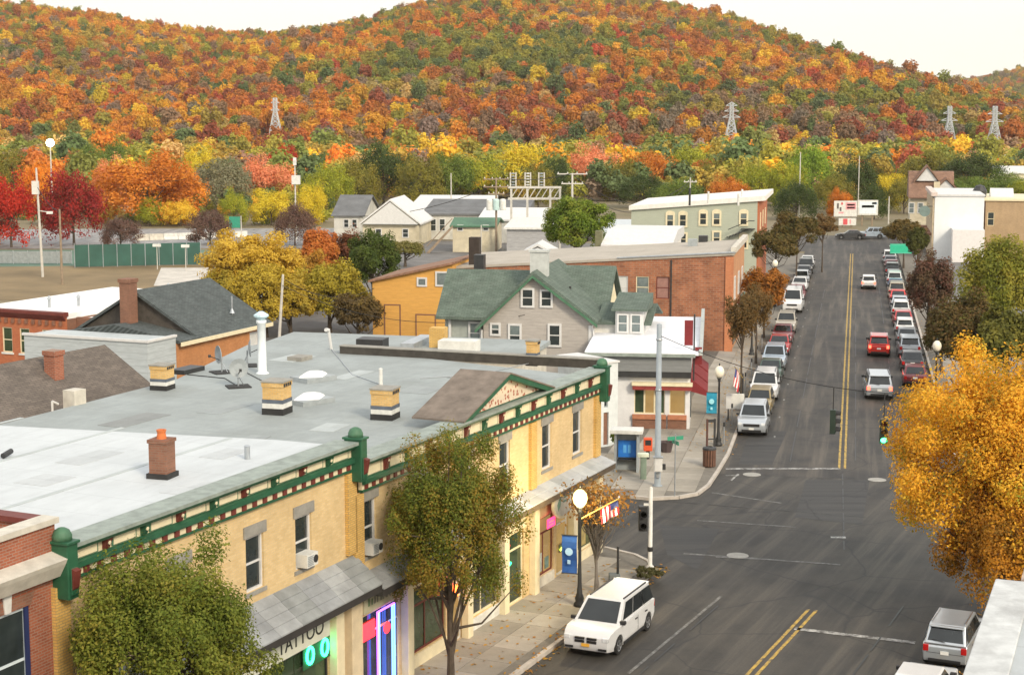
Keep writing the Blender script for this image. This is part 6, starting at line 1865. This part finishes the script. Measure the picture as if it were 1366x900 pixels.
def crown_points(rng, rx, rz, z0, n, n_clump, spread, shape='round', fill=.45):
    """leaf centres and normals in clumps spread through an uneven ellipsoid whose bottom is z0"""
    d = rng.normal(size=(n_clump, 3)); d /= np.linalg.norm(d, axis=1, keepdims=True)
    d[:, 2] = np.where(d[:, 2] < -.55, -d[:, 2] * .6, d[:, 2])
    rad = rng.uniform(fill, 1.0, n_clump) ** .6
    lump = 1 + .16 * np.sin(d[:, 0] * 5 + rng.uniform(0, 6)) * np.cos(d[:, 1] * 4 + rng.uniform(0, 6))
    c = d * (rad * lump)[:, None]
    if shape == 'cone':
        k = 1 - .45 * np.clip(c[:, 2], -1, 1); c[:, 0] *= k; c[:, 1] *= k
    if shape == 'vase':
        k = .72 + .35 * np.clip(c[:, 2] + .3, -1, 1); c[:, 0] *= k; c[:, 1] *= k
    c *= (1 - spread * .6)
    w = rng.uniform(.5, 1.5, n_clump); w /= w.sum()
    idx = rng.choice(n_clump, n, p=w)
    cr = spread * rng.uniform(.7, 1.25, n_clump)
    o = rng.normal(size=(n, 3)); o /= np.linalg.norm(o, axis=1, keepdims=True)
    r = rng.uniform(.15, 1, n) ** .5
    p = c[idx] + o * (r * cr[idx])[:, None]
    nr = o * .8 + c[idx] * .5 + rng.normal(size=(n, 3)) * .55 + np.array((0, 0, .45))
    p = p * np.array((rx, rx, rz)) + np.array((0, 0, z0 + rz))
    return p, nr, c * np.array((rx, rx, rz)) + np.array((0, 0, z0 + rz))
def trunk_mb(rng, h0, h1, r, clumps, n_limb, bend=.0, mi=0):
    mb = MB()
    pts = [np.array((0, 0, -.1))]
    for i in range(1, 6):
        f = i / 5
        pts.append(np.array((rng.normal() * bend * f, rng.normal() * bend * f, h1 * f)))
    for i in range(5):
        mb.tube(pts[i], pts[i + 1], r * (1 - .15 * i) * (1.25 if i == 0 else 1), r * (1 - .15 * (i + 1)), 9)
    k = rng.permutation(len(clumps))[:n_limb]
    for c in clumps[k]:
        f = rng.uniform(h0 / h1 * .8, .98)
        i = min(4, int(f * 5)); a = pts[i] + (pts[i + 1] - pts[i]) * (f * 5 - i)
        m = a * .5 + c * .5 + np.array((0, 0, -.06 * h1)) + rng.normal(size=3) * .02 * h1
        mb.tube(a, m, r * .42, r * .26, 6); mb.tube(m, c, r * .26, r * .07, 5)
    return mb
bark = plain('bark', (.085, .065, .048), .95, .35, 4, bump=.5)
bark_grey = plain('grey bark', (.15, .135, .12), .95, .3, 4, bump=.5)
def tree(name, label, p, H, rx, z0, cols, seed, n=6000, leaf_s=.16, n_clump=60, spread=.26, trunk_r=.14, shape='round', n_limb=22, group=None, fill=.45, mat=None, z=0.0, cat='tree', clump=.55):
    rng = np.random.default_rng(seed)
    t = thing(name, label, cat, (p[0], p[1], z), rng.uniform(0, 6.28), group)
    rz = (H - z0) / 2
    pts, nr, cl = crown_points(rng, rx, rz, z0, n, n_clump, spread, shape, fill)
    m = mat or leaf(name + ' leaves %d' % seed, cols, clump=clump)
    link('crown', leaf_mesh('crown', pts, nr, leaf_s, rng, m), t)
    part('trunk', trunk_mb(rng, z0, z0 + rz * 1.5, trunk_r, cl, n_limb, .06), bark, t)
    return t
OLIVE = [(.035, .050, .012), (.075, .085, .018), (.14, .125, .025), (.21, .15, .03)]
OLIVE_R = [(.050, .075, .012), (.10, .135, .020), (.17, .185, .025), (.32, .19, .03), (.18, .19, .03)]
ORANGE = [(.13, .17, .025), (.32, .25, .025), (.66, .33, .022), (.82, .45, .04), (.72, .50, .05), (.26, .28, .03)]
# the two street trees in front of the yellow buildings
q = NEAR.w(-13.6, -2.55)
tree('street_tree', 'olive green street tree at lower left hiding the tattoo shop front', q, 9.8, 2.7, 2.6, [(.055, .085, .012), (.115, .155, .02), (.19, .21, .03), (.29, .24, .04)], 11, 78000, .048, 230, .16, .14, 'round', 40, 'street trees before the yellow buildings', .35)
q = NEAR.w(2.1, -2.5)
tree('street_tree', 'olive and rust street tree in the middle before the red neon', q, 9.95, 2.6, 1.5, OLIVE_R, 23, 78000, .048, 230, .16, .14, 'round', 40, 'street trees before the yellow buildings', .35)
# thin, nearly bare tree at the near corner
q = at(795, 790, .14)
rng = np.random.default_rng(5)
t = thing('street_tree', 'thin nearly bare brown tree with few orange leaves at the near corner', 'tree', (q[0], q[1], .14))
pts, nr, cl = crown_points(rng, 2.1, 1.5, 2.2, 1500, 90, .28, 'vase', .2)
link('crown', leaf_mesh('crown', pts, nr, .085, rng, leaf('sparse brown leaves', [(.16, .10, .03), (.26, .17, .05), (.40, .17, .03), (.22, .19, .07)])), t)
mb = trunk_mb(rng, 1.6, 3.0, .08, cl, 90, .05)
mb.tube((.12, -.05, 0), (-.1, .1, 2.0), .06, .04, 7)
part('trunk', mb, bark_grey, t)
# big orange tree on the right
q = (19.5, 63.2)
tree('street_tree', 'big bright orange tree filling the right side over the sidewalk', q, 11.8, 5.5, 1.2, ORANGE, 37, 130000, .066, 280, .17, .26, 'round', 40, None, .35, clump=.42)
q2 = (18.9, 61.0)
tree('street_tree', 'orange and green tree low behind the silver suv and white parapet', q2, 7.2, 2.9, .1, [(.09, .08, .02), (.33, .16, .02), (.55, .24, .02), (.16, .17, .03)], 38, 40000, .068, 110, .24, .14, 'round', 20, None, .35)

# rows of trees along the far leg
def at_px(px, d):
    return ((px - 683) / FPX * d * 1.0, d)
def ht(y, d):
    return CAM_H - (y - 150) * d / FPX
BROWN = [(.07, .055, .025), (.13, .085, .03), (.20, .11, .035), (.14, .12, .05)]
DKG = [(.040, .045, .015), (.085, .080, .020), (.15, .10, .03), (.11, .10, .03)]
RUST = [(.10, .075, .02), (.26, .11, .02), (.42, .16, .025), (.16, .13, .03)]
YG = [(.08, .10, .015), (.17, .19, .025), (.28, .26, .035), (.36, .30, .05)]
PURP = [(.09, .045, .035), (.16, .07, .05), (.12, .085, .05), (.20, .12, .06)]
row = [  # px, y top, y crown bottom, crown px width, row y of the foot, palette, label, leaves
    (993, 385, 470, 62, 545, BROWN, 'thin brown sidewalk tree nearest on the left row', 3200),
    (1012, 372, 452, 54, 488, BROWN, 'second thin brown tree of the left row under the orange one', 3600),
    (1022, 353, 420, 74, 452, RUST, 'orange brown tree with a flat rusty top on the left row', 6500),
    (1036, 300, 352, 66, 405, DKG, 'dark olive tree left of the far parked cars', 6000),
    (1064, 277, 330, 64, 380, DKG, 'dark brown green round tree at the far end of the left row', 6000),
    (1098, 285, 318, 40, 362, BROWN, 'small brown tree last of the left row by the billboards', 3500)]
for i, (px, yt, yb, w, yf, col, lb, n) in enumerate(row):
    d = CAM_H * FPX / (yf - 150)
    k = FPX / d
    tree('sidewalk_tree', lb, at_px(px, d), ht(yt, d), w / 2 / k, ht(yb, d), col, 50 + i, int(n * 1.9), .085 if i < 2 else .14, 60, .26, .10, 'vase' if i < 3 else 'round', 26, 'trees along the left sidewalk', .3)
row = [(1296, 385, 512, 122, 545, [(.035, .04, .015), (.08, .075, .02), (.14, .08, .028), (.12, .12, .025)], 'dark brown green round tree above the orange one on the right', 11000),
       (1338, 306, 450, 138, 500, YG, 'big yellow green tree at the right edge below the white building', 12000),
       (1243, 332, 436, 66, 470, PURP, 'reddish purple tree beside the right row of cars', 7000),
       (1207, 290, 326, 62, 358, [(.06, .055, .02), (.12, .09, .025), (.20, .12, .03)], 'low brown green trees before the house at the street end', 5000),
       (1262, 420, 470, 50, 500, DKG, 'small dark tree between the purple and the brown green tree', 4500),
       (1352, 405, 505, 100, 560, [(.06, .07, .015), (.13, .13, .025), (.22, .19, .03)], 'olive tree at the right edge between the yellow green and the orange one', 9000),
       (1225, 300, 345, 30, 400, [(.05, .06, .015), (.10, .10, .02)], 'narrow green tree at the corner of the tan street front', 3000)]
for i, (px, yt, yb, w, yf, col, lb, n) in enumerate(row):
    d = CAM_H * FPX / (yf - 150)
    k = FPX / d
    tree('sidewalk_tree', lb, at_px(px, d), ht(yt, d), w / 2 / k, ht(yb, d), col, 70 + i, int(n * 2.0), .12 if i < 3 else .16, 90, .24, .14, 'round', 26, 'trees along the right sidewalk', .35)

# trees of the middle distance, each with its own colour and place
C = {'red': [(0.221, 0.011, 0.011), (0.469, 0.025, 0.017), (0.718, 0.069, 0.028)], 'crim': [(0.124, 0.011, 0.014), (0.262, 0.019, 0.019), (0.442, 0.034, 0.025)],
     'orange': [(0.469, 0.138, 0.017), (0.773, 0.262, 0.021), (0.820, 0.373, 0.041)], 'rust': [(0.304, 0.103, 0.022), (0.580, 0.193, 0.021), (0.690, 0.276, 0.041)],
     'gold': [(0.469, 0.276, 0.021), (0.800, 0.524, 0.041), (0.820, 0.690, 0.083)], 'yel': [(0.359, 0.276, 0.017), (0.662, 0.524, 0.028), (0.820, 0.662, 0.069)],
     'ygreen': [(0.138, 0.179, 0.017), (0.304, 0.331, 0.025), (0.524, 0.469, 0.041)], 'green': [(0.062, 0.103, 0.017), (0.124, 0.186, 0.028), (0.221, 0.262, 0.041)],
     'dgreen': [(0.025, 0.047, 0.014), (0.050, 0.083, 0.019), (0.097, 0.117, 0.028)], 'olive': [(0.097, 0.103, 0.021), (0.207, 0.193, 0.028), (0.331, 0.262, 0.041)],
     'grey': [(0.138, 0.145, 0.083), (0.235, 0.228, 0.138), (0.304, 0.248, 0.138)], 'plum': [(0.083, 0.044, 0.039), (0.152, 0.083, 0.069), (0.207, 0.124, 0.083)],
     'peach': [(0.580, 0.179, 0.083), (0.773, 0.290, 0.152), (0.800, 0.386, 0.166)], 'bgreen': [(0.083, 0.152, 0.017), (0.193, 0.304, 0.028), (0.359, 0.442, 0.048)]}
mid = [  # px, y top, width px, distance, palette, label, fraction of the height where the crown starts
    (14, 228, 80, 247, 'red', 'dark red tree at the left edge'), (-46, 220, 90, 250, 'rust', 'rust tree cut by the left edge'),
    (98, 216, 88, 251, 'crim', 'crimson tree beside the tall pale pole'), (56, 208, 70, 320, 'orange', 'bright orange tree behind the crimson one'),
    (20, 192, 60, 380, 'olive', 'olive tree at the left edge behind the red one'), (122, 186, 76, 420, 'green', 'green tree just right of the floodlight'),
    (160, 183, 56, 450, 'green', 'second green tree right of the floodlight'), (152, 208, 60, 330, 'peach', 'pinkish orange tree left of the widest rusty tree'),
    (198, 193, 148, 300, 'rust', 'widest rusty orange tree behind the ball field'), (238, 215, 80, 310, 'orange', 'orange tree merging with the right of the widest rusty tree'),
    (272, 192, 56, 390, 'yel', 'yellow topped tree behind the grey green one'), (296, 203, 92, 330, 'grey', 'grey green tree right of the widest rusty tree'),
    (200, 258, 44, 268, 'ygreen', 'small yellow green tree before the widest rusty tree'), (312, 250, 40, 272, 'ygreen', 'small yellow green tree above the highway sign'),
    (352, 205, 80, 360, 'peach', 'salmon orange tree under the left pylon'), (378, 188, 50, 420, 'red', 'bright red tree at the foot of the left pylon'),
    (362, 246, 60, 276, 'yel', 'yellow tree left of the pole with a white box'), (240, 262, 50, 275, 'gold', 'gold tree low before the widest rusty tree'),
    (436, 212, 74, 330, 'ygreen', 'yellow green tree right of the pole with a white box'), (416, 240, 44, 290, 'yel', 'small yellow tree just right of the white box pole'),
    (474, 206, 70, 350, 'olive', 'olive tree behind the white house'), (512, 185, 84, 360, 'dgreen', 'dark green tree tallest behind the white gabled shed'),
    (560, 200, 70, 350, 'olive', 'golden olive tree behind the long warehouse'), (598, 196, 70, 370, 'green', 'green tree behind the thin pale pole'),
    (640, 200, 74, 380, 'ygreen', 'yellow green tree left of the substation'), (692, 184, 96, 390, 'yel', 'broad yellow tree above the substation'),
    (741, 203, 40, 360, 'dgreen', 'narrow dark green tree right of the substation'), (718, 214, 50, 350, 'olive', 'olive tree just behind the substation insulators'),
    (790, 190, 84, 400, 'peach', 'orange brown tree behind the wide crossarm pole'), (828, 205, 60, 380, 'olive', 'olive orange tree between the orange and red brown trees'),
    (866, 196, 84, 390, 'rust', 'red brown tree above the pale green building'), (858, 226, 70, 350, 'dgreen', 'dark tree under the red brown crown'),
    (915, 192, 74, 420, 'ygreen', 'yellow green tree left of the broad pylon'), (948, 206, 56, 390, 'olive', 'olive tree just left of the broad pylon foot'),
    (985, 192, 54, 430, 'gold', 'gold orange tree at the foot of the broad pylon'), (968, 232, 60, 340, 'rust', 'rust tree behind the pale green roof'),
    (1012, 212, 70, 360, 'ygreen', 'yellow green tree behind the right end of the pale green roof'), (905, 232, 70, 330, 'green', 'green tree behind the small crossarm pole'),
    (1080, 182, 66, 350, 'bgreen', 'tallest bright green tree left of the billboards'), (1046, 208, 56, 340, 'ygreen', 'yellow green tree beside the thin bare pole'),
    (1062, 236, 60, 310, 'dgreen', 'dark green tree behind the left row of street trees'), (1110, 226, 56, 330, 'olive', 'olive tree behind the left billboard'),
    (1140, 203, 60, 340, 'dgreen', 'dark green round tree above the billboards'), (1120, 246, 36, 310, 'rust', 'small rust tree touching the left billboard'),
    (1180, 226, 56, 340, 'yel', 'yellow orange tree right of the dark round tree'), (1166, 240, 40, 312, 'dgreen', 'dark tree behind the right billboard'),
    (1205, 232, 50, 330, 'olive', 'olive tree left of the steep brown roof'), (1244, 192, 84, 400, 'olive', 'tall olive tree behind the steep brown roof'),
    (1292, 198, 90, 390, 'dgreen', 'dark green tree behind the white building'), (1330, 226, 90, 360, 'green', 'green tree behind the tan building'),
    (1380, 236, 90, 350, 'ygreen', 'yellow green tree cut by the right edge'), (1275, 230, 60, 340, 'green', 'green tree between the brown roof and tan building')]
VAR = []
for k in range(7):
    rng = np.random.default_rng(200 + k)
    pts, nr, cl = crown_points(rng, .5, .49, .0, 12000, [80, 110, 60][k % 3], [.24, .20, .28][k % 3], 'round', .5)
    VAR.append((leaf_mesh('crown', pts, nr, .0145, rng, bark), trunk_mb(rng, .12, .6, .018, cl, 16, .01).mesh('trunk', bark)))
MIDM = {k: leaf('%s autumn leaves' % k, v, .25, clump=5.0) for k, v in C.items()}
def mid_tree(px, yt, w, d, col, lb, k, group='trees of the valley floor', name='autumn_tree', base=0.0, sink=.0):
    x, y = at_px(px, d)
    H = ht(yt, d) - base
    t = thing(name, lb, 'tree', (x, y, base), k * 1.7, group)
    wm = w * d / FPX
    if group.startswith('trees') and px < 470:
        pass
    for me, nm in zip(VAR[k % 7], ('crown', 'trunk')):
        o = link(nm, me, t)
        o.scale = (wm, wm, H / .98)
        if nm == 'crown':
            o.scale[2] *= 1.22; o.location[2] = -.22 * H
        if nm == 'crown':
            o.material_slots[0].link = 'OBJECT'; o.material_slots[0].material = MIDM[col]
    return t
for k, (px, yt, w, d, col, lb) in enumerate(mid):
    if 130 <= px < 470:
        d = max(d, 291 + (k * 7) % 9)
    mid_tree(px, yt, w * 1.12, d, col, lb, k)
for k, (px, yt, w, d, col, lb) in enumerate([(160, 284, 62, 246, 'plum', 'purple brown shrub in the middle of the court fence'), (280, 274, 62, 252, 'plum', 'purple brown shrub left of the highway sign'), (393, 264, 62, 250, 'plum', 'purple brown shrub under the white box pole')]):
    mid_tree(px, yt, w, d, col, lb, k + 3, 'purple brown shrubs by the highway', 'shrub')
near_mid = [(335, 303, 412, 150, 156, [(.28, .17, .015), (.52, .34, .03), (.68, .48, .07), (.42, .26, .04)], 'big golden yellow tree behind the slate roof', 15000, 'round'),
            (424, 300, 378, 66, 172, [(.30, .09, .02), (.56, .18, .04), (.62, .28, .06)], 'orange pink tree between the yellow and green trees', 7000, 'round'),
            (497, 302, 398, 84, 168, [(.03, .055, .012), (.065, .10, .016), (.12, .15, .025)], 'deep green tree left of the orange building', 9000, 'round'),
            (462, 300, 385, 62, 176, [(.10, .035, .02), (.18, .06, .03), (.20, .10, .04)], 'dark maroon tree beside the deep green one', 4500, 'round'),
            (438, 345, 440, 112, 150, [(.14, .13, .015), (.34, .27, .025), (.50, .40, .05)], 'yellow olive tree low at the left of the orange building', 9000, 'round'),
            (385, 362, 442, 78, 146, [(.30, .20, .02), (.46, .33, .04), (.25, .2, .03)], 'ragged yellow tree beside the leaning pole', 5500, 'round'),
            (767, 258, 345, 104, 178, [(.05, .095, .010), (.11, .175, .015), (.20, .26, .03), (.28, .28, .04)], 'bright green tree standing behind the brick building', 13000, 'round'),
            (476, 388, 450, 76, 140, [(.06, .045, .02), (.12, .08, .03), (.2, .14, .03)], 'dark brown bush at the foot of the deep green tree', 4000, 'round'),
            (352, 348, 440, 128, 147, [(.22, .16, .02), (.44, .32, .03), (.58, .44, .06)], 'low spreading gold tree before the big golden yellow one', 8000, 'round'),
            (300, 352, 425, 84, 153, [(.20, .17, .025), (.40, .31, .04), (.52, .38, .05)], 'olive gold bush at the left of the big golden yellow tree', 5000, 'round'),
            (408, 326, 425, 84, 164, [(.22, .12, .02), (.44, .22, .03), (.40, .30, .05)], 'orange olive tree between the golden and the yellow olive tree', 6000, 'round'),
            (650, 340, 356, 40, 170, [(.08, .09, .02), (.16, .15, .04)], 'low olive bush behind the brick roof', 1500, 'round'),
            (540, 318, 345, 60, 215, [(.10, .11, .02), (.20, .18, .05), (.26, .20, .10)], 'pale olive bush before the white sheds', 3000, 'round')]
for i, (px, yt, yb, w, d, col, lb, n, sh) in enumerate(near_mid):
    k = FPX / d
    tree('autumn_tree', lb, at_px(px, d), ht(yt, d), w / 2 / k, max(.3, ht(yb, d)), col, 110 + i, int(n * 2.1), .135, 110, .20, .2, sh, 22, 'trees between the houses', .4)
q = FAR.w(24.5, 3.4)
tree('bush', 'small green bush at the foot of the white annex wall', at(826, 607, .14), 1.9, .75, .2, [(.08, .12, .02), (.16, .20, .03)], 130, 1500, .1, 24, .3, .04, 'round', 8, None, .3, cat='bush', z=.14)
tree('bush', 'low dark shrub in the planting square at the near corner kerb', at(866, 773, .14), .55, .7, .05, [(.05, .055, .02), (.11, .10, .04)], 131, 1200, .07, 20, .3, .02, 'round', 6, None, .3, cat='bush', z=.14)

# fallen leaves along the kerbs and under the trees
rng = np.random.default_rng(77)
fl_p = []
for (fr_f, u0_, u1_, v0_, v1_, n_) in ((NEAR, -8, 21, KERB_L - .5, KERB_L + .15, 420), (NEAR, -4, 20, KERB_L, .3, 260), (NEAR, 8, 20, KERB_R - 3.5, KERB_R + 1.6, 700), (FAR, 24, 90, FK_L - .4, FK_L + 2.5, 700), (FAR, 26, 90, FK_R - 3, FK_R + .4, 500)):
    for _ in range(n_):
        v_ = rng.uniform(v0_, v1_)
        on_walk = (v_ > KERB_L if v_ > -8 else v_ < (KERB_R if fr_f is NEAR else FK_R)) if fr_f is NEAR else (v_ > FK_L if v_ > -8 else v_ < FK_R)
        fl_p.append((*fr_f.w(rng.uniform(u0_, u1_), v_), .165 if on_walk else .025))
fl_p = np.array(fl_p)
fo = link('fallen_leaves', leaf_mesh('fallen_leaves', fl_p, rng.normal(size=(len(fl_p), 3)) * .25 + np.array((0, 0, 1.0)), .085, rng, leaf('fallen leaf colours', [(.16, .08, .03), (.40, .18, .03), (.55, .32, .05), (.25, .13, .05)])))
fo['kind'] = 'stuff'

# ================================================================ THE HILLS AND THEIR FOREST
SK = np.array([(-500, 40), (-300, 18), (-120, 2), (0, 4), (60, 7), (130, 14), (200, 27), (260, 37), (330, 39), (400, 37), (440, 33), (490, 23), (540, 9), (590, -5), (640, -14), (720, -18), (800, -12), (860, -3), (900, 5), (950, 17), (1000, 32), (1050, 53), (1100, 75), (1150, 98), (1200, 114), (1240, 128), (1290, 141), (1340, 151), (1420, 158), (1550, 178), (1800, 200)], float)
RY, FY = 1200.0, 560.0
nr_ = np.random.default_rng(99)
_w = [(nr_.uniform(.004, .02), nr_.uniform(.004, .02), nr_.uniform(0, 6)) for _ in range(7)]
def wob(x, y):
    return sum(np.sin(x * a + c) * np.cos(y * b + c * 2) for a, b, c in _w) / 3
def hill_z(x, y):
    px = 683 + np.asarray(x, float) * FPX / RY
    zr = CAM_H + (150 - np.interp(px, SK[:, 0], SK[:, 1])) * RY / 2220 - 9
    s = np.clip((np.asarray(y, float) - FY) / (RY - FY), 0, None)
    f = np.where(s < 1, s * (1.25 - .25 * s), 1 - .25 * (s - 1))
    return zr * f + wob(x, y) * 5 * np.clip(s, 0, 1) * np.clip(1.15 - s, 0, 1) - 1.5
def terrain(name, x0, x1, y0, y1, step, fn, mat):
    xs, ys = np.arange(x0, x1 + 1, step), np.arange(y0, y1 + 1, step)
    X, Y = np.meshgrid(xs, ys)
    Z = fn(X, Y)
    v = np.stack([X, Y, Z], -1).reshape(-1, 3)
    nx, ny = len(xs), len(ys)
    f = [(j * nx + i, j * nx + i + 1, (j + 1) * nx + i + 1, (j + 1) * nx + i) for j in range(ny - 1) for i in range(nx - 1)]
    me = bpy.data.meshes.new(name); me.from_pydata(v.tolist(), [], f); me.materials.append(mat)
    me.polygons.foreach_set('use_smooth', [True] * len(f))
    o = link(name, me); o['kind'] = 'structure'
    return o
litter = plain('leaf litter', (.16, .085, .035), .95, .35, .05)
terrain('hill', -800, 1000, 540, 1700, 20, hill_z, litter)
SK2 = np.array([(1000, 175), (1100, 150), (1180, 122), (1230, 108), (1280, 104), (1330, 96), (1366, 84), (1450, 62), (1600, 50), (1900, 80)], float)
def hill2_z(x, y):
    px = 683 + np.asarray(x, float) * FPX / 2100
    zr = CAM_H + (150 - np.interp(px, SK2[:, 0], SK2[:, 1])) * 2100 / 2220 - 9
    s = np.clip((np.asarray(y, float) - 1500) / 600, 0, None)
    return zr * np.where(s < 1, s ** .85, 1 - .2 * (s - 1)) - 1
terrain('far_hill', 200, 1250, 1490, 2600, 30, hill2_z, litter)

fm = leaf('hillside leaves', [(.72, .72, .72), (.92, .92, .92), (1.06, 1.05, 1.0), (1.18, 1.15, 1.08)], .3, inst=True, clump=.16)
fcol = bpy.data.collections.new('forest_crowns')
for k in range(9):
    rng = np.random.default_rng(300 + k)
    tall = (1.0, 1.25, .85)[k % 3]
    pts, nr, _c = crown_points(rng, 4.6, 4.6 * tall, 1.0, 900, [20, 28, 15][k % 3], [.36, .30, .42][k % 3], ('round', 'round', 'cone')[k % 3], .5)
    fcol.objects.link(bpy.data.objects.new('forest_crown_%d' % k, leaf_mesh('forest_crown', pts, nr, .50, rng, fm, .75)))
PAL = np.array([(.54, .21, .030), (.42, .145, .035), (.55, .29, .030), (.58, .40, .035), (.30, .085, .045), (.26, .24, .040), (.17, .19, .045), (.10, .14, .055), (.34, .25, .05), (.26, .16, .10), (.22, .165, .13), (.46, .33, .13), (.48, .09, .045)])
def forest(name, X, Y, Z, seed, floor=False, k_size=1.0):
    rng = np.random.default_rng(seed)
    n = len(X)
    f1 = wob(X * 1.6, Y * 1.6); f2 = wob(X * .9 + 400, Y * .9 - 200); f3 = wob(X * 3.1 - 90, Y * 3.1)
    # weights of the palette drift across the slope
    wts = np.ones((n, len(PAL))) * np.array([2.9, 2.8, 1.5, .8, 1.6, 2.7, 2.4, 1.5, 2.0, 1.5, .8, .5, .3])
    left = np.clip((-X + 80) / 400, -.5, 1)
    wts[:, [0, 2, 3]] *= np.exp(1.3 * f1 + .7 * left)[:, None]
    wts[:, [5, 6, 7]] *= np.exp(-1.4 * f1 - .5 * left + 1.1 * f2)[:, None]
    wts[:, [1, 4, 12]] *= np.exp(1.3 * f3)[:, None]
    wts[:, [9, 10]] *= np.exp(-.7 * f2 - .5 * f3)[:, None]
    low = np.clip((760 - Y) / 200, 0, 1)
    ridge_glow = np.clip((Y - 950) / 250, 0, 1)
    wts[:, [2, 3, 5, 8]] *= (1 + 1.3 * ridge_glow)[:, None]  # gold and olive boosted near the ridge, its yellow glow put into leaf colour
    wts[:, [9, 10, 4]] *= (1 + 1.8 * low)[:, None]
    if floor:
        wts = np.ones((n, len(PAL))) * np.array([.5, .3, .6, 1.4, .3, 4.2, 4.2, 2.6, 2.0, .4, .2, .5, .1])
    cum = np.cumsum(wts, 1); cum /= cum[:, -1:]
    idx = (rng.random((n, 1)) > cum).sum(1)
    col = PAL[np.clip(idx, 0, len(PAL) - 1)] * (rng.uniform(.98, 1.32, (n, 1)) * (1.35 if floor else 1.0)) * rng.uniform(.94, 1.06, (n, 3))
    me = bpy.data.meshes.new(name)
    me.from_pydata(np.stack([X, Y, Z], 1).tolist(), [], [])
    def attr(nm, ty, key, data):
        a = me.attributes.new(nm, ty, 'POINT'); a.data.foreach_set(key, np.ascontiguousarray(data, dtype=np.float32 if ty != 'INT' else np.int32).ravel())
    attr('tint', 'FLOAT_COLOR', 'color', np.concatenate([np.clip(col, 0, 1), np.ones((n, 1))], 1))
    attr('variant', 'INT', 'value', rng.integers(0, 9, n))
    attr('turn', 'FLOAT_VECTOR', 'vector', np.stack([rng.normal(0, .08, n), rng.normal(0, .08, n), rng.uniform(0, 6.28, n)], 1))
    s = k_size * rng.uniform(.48, .98, n) * (1.12 if floor else 1.0) * (1 + .18 * (rng.random(n) > .92))
    attr('size', 'FLOAT_VECTOR', 'vector', np.stack([s, s, s * rng.uniform(.9, 1.25, n)], 1))
    o = link(name, me); o['kind'] = 'stuff'
    ng = bpy.data.node_groups.new(name, 'GeometryNodeTree')
    ng.interface.new_socket('Geometry', in_out='INPUT', socket_type='NodeSocketGeometry'); ng.interface.new_socket('Geometry', in_out='OUTPUT', socket_type='NodeSocketGeometry')
    gi, go = ng.nodes.new('NodeGroupInput'), ng.nodes.new('NodeGroupOutput')
    ci = ng.nodes.new('GeometryNodeCollectionInfo'); ci.inputs[0].default_value = fcol; ci.inputs['Separate Children'].default_value = True; ci.inputs['Reset Children'].default_value = True
    ip = ng.nodes.new('GeometryNodeInstanceOnPoints'); ip.inputs['Pick Instance'].default_value = True
    def na(nm, ty):
        x = ng.nodes.new('GeometryNodeInputNamedAttribute'); x.data_type = ty; x.inputs[0].default_value = nm
        return [q for q in x.outputs if q.enabled and q.name == 'Attribute'][0]
    L_ = ng.links.new
    L_(gi.outputs[0], ip.inputs['Points']); L_(ci.outputs[0], ip.inputs['Instance'])
    L_(na('variant', 'INT'), ip.inputs['Instance Index']); L_(na('turn', 'FLOAT_VECTOR'), ip.inputs['Rotation']); L_(na('size', 'FLOAT_VECTOR'), ip.inputs['Scale'])
    L_(ip.outputs[0], go.inputs[0])
    md = o.modifiers.new('forest', 'NODES'); md.node_group = ng
    return o
def scatter(y0, y1, step, seed, pxa=-330, pxb=1700):
    rng = np.random.default_rng(seed)
    P = []
    y = y0
    while y < y1:
        x0, x1 = (pxa - 683) / FPX * y, (pxb - 683) / FPX * y
        xs = np.arange(x0, x1, step) + rng.uniform(-.45, .45, len(np.arange(x0, x1, step))) * step
        P.append(np.stack([xs, np.full(len(xs), y) + rng.uniform(-.45, .45, len(xs)) * step], 1))
        y += step * .9
    P = np.concatenate(P)
    return P[:, 0], P[:, 1]
X, Y = scatter(585, 1250, 5.1, 1)
keep = np.ones(len(X), bool)
for ppx, pd in ((368, 640), (975, 600), (1265, 620), (1325, 600)):      # cleared strip at each pylon
    keep &= ~((np.abs(X - (ppx - 683) / FPX * pd) < 6) & (Y > pd - 48) & (Y < pd + 4))
X, Y = X[keep], Y[keep]
forest('hillside_forest', X, Y, hill_z(X, Y) - 1.0, 2)
X, Y = scatter(300, 590, 6.5, 3)
PX = 683 + X / Y * FPX
keep = (Y > 450) | ((Y < 372) & (PX < 455) & (rng.random(len(X)) < .8)) | (Y > 372) & ((683 + X / Y * FPX < 1130) & (rng.random(len(X)) < .9))
X, Y = X[keep], Y[keep]
forest('valley_woodland', X, Y, np.full(len(X), -1.6), 4, True, np.where(Y < 372, .5, 1.0))
X, Y = scatter(1560, 2150, 9.0, 5, 1080, 1650)
forest('far_hill_forest', X, Y, hill2_z(X, Y) - 1, 6)

# ================================================================ THIN EVENING HAZE OVER THE VALLEY
hz = MB().box(-2300, 2300, -300, 3100, -3.5, 190)
hm = bpy.data.materials.new('thin haze'); hm.use_nodes = True
hn = hm.node_tree
hn.nodes.remove(hn.nodes['Principled BSDF'])
pv = hn.nodes.new('ShaderNodeVolumePrincipled')
pv.inputs['Color'].default_value = (1.0, .92, .74, 1)
pv.inputs['Density'].default_value = .00010
pv.inputs['Anisotropy'].default_value = .2
hn.links.new(pv.outputs[0], hn.nodes['Material Output'].inputs['Volume'])
struct('haze', hz, hm, kind='stuff')
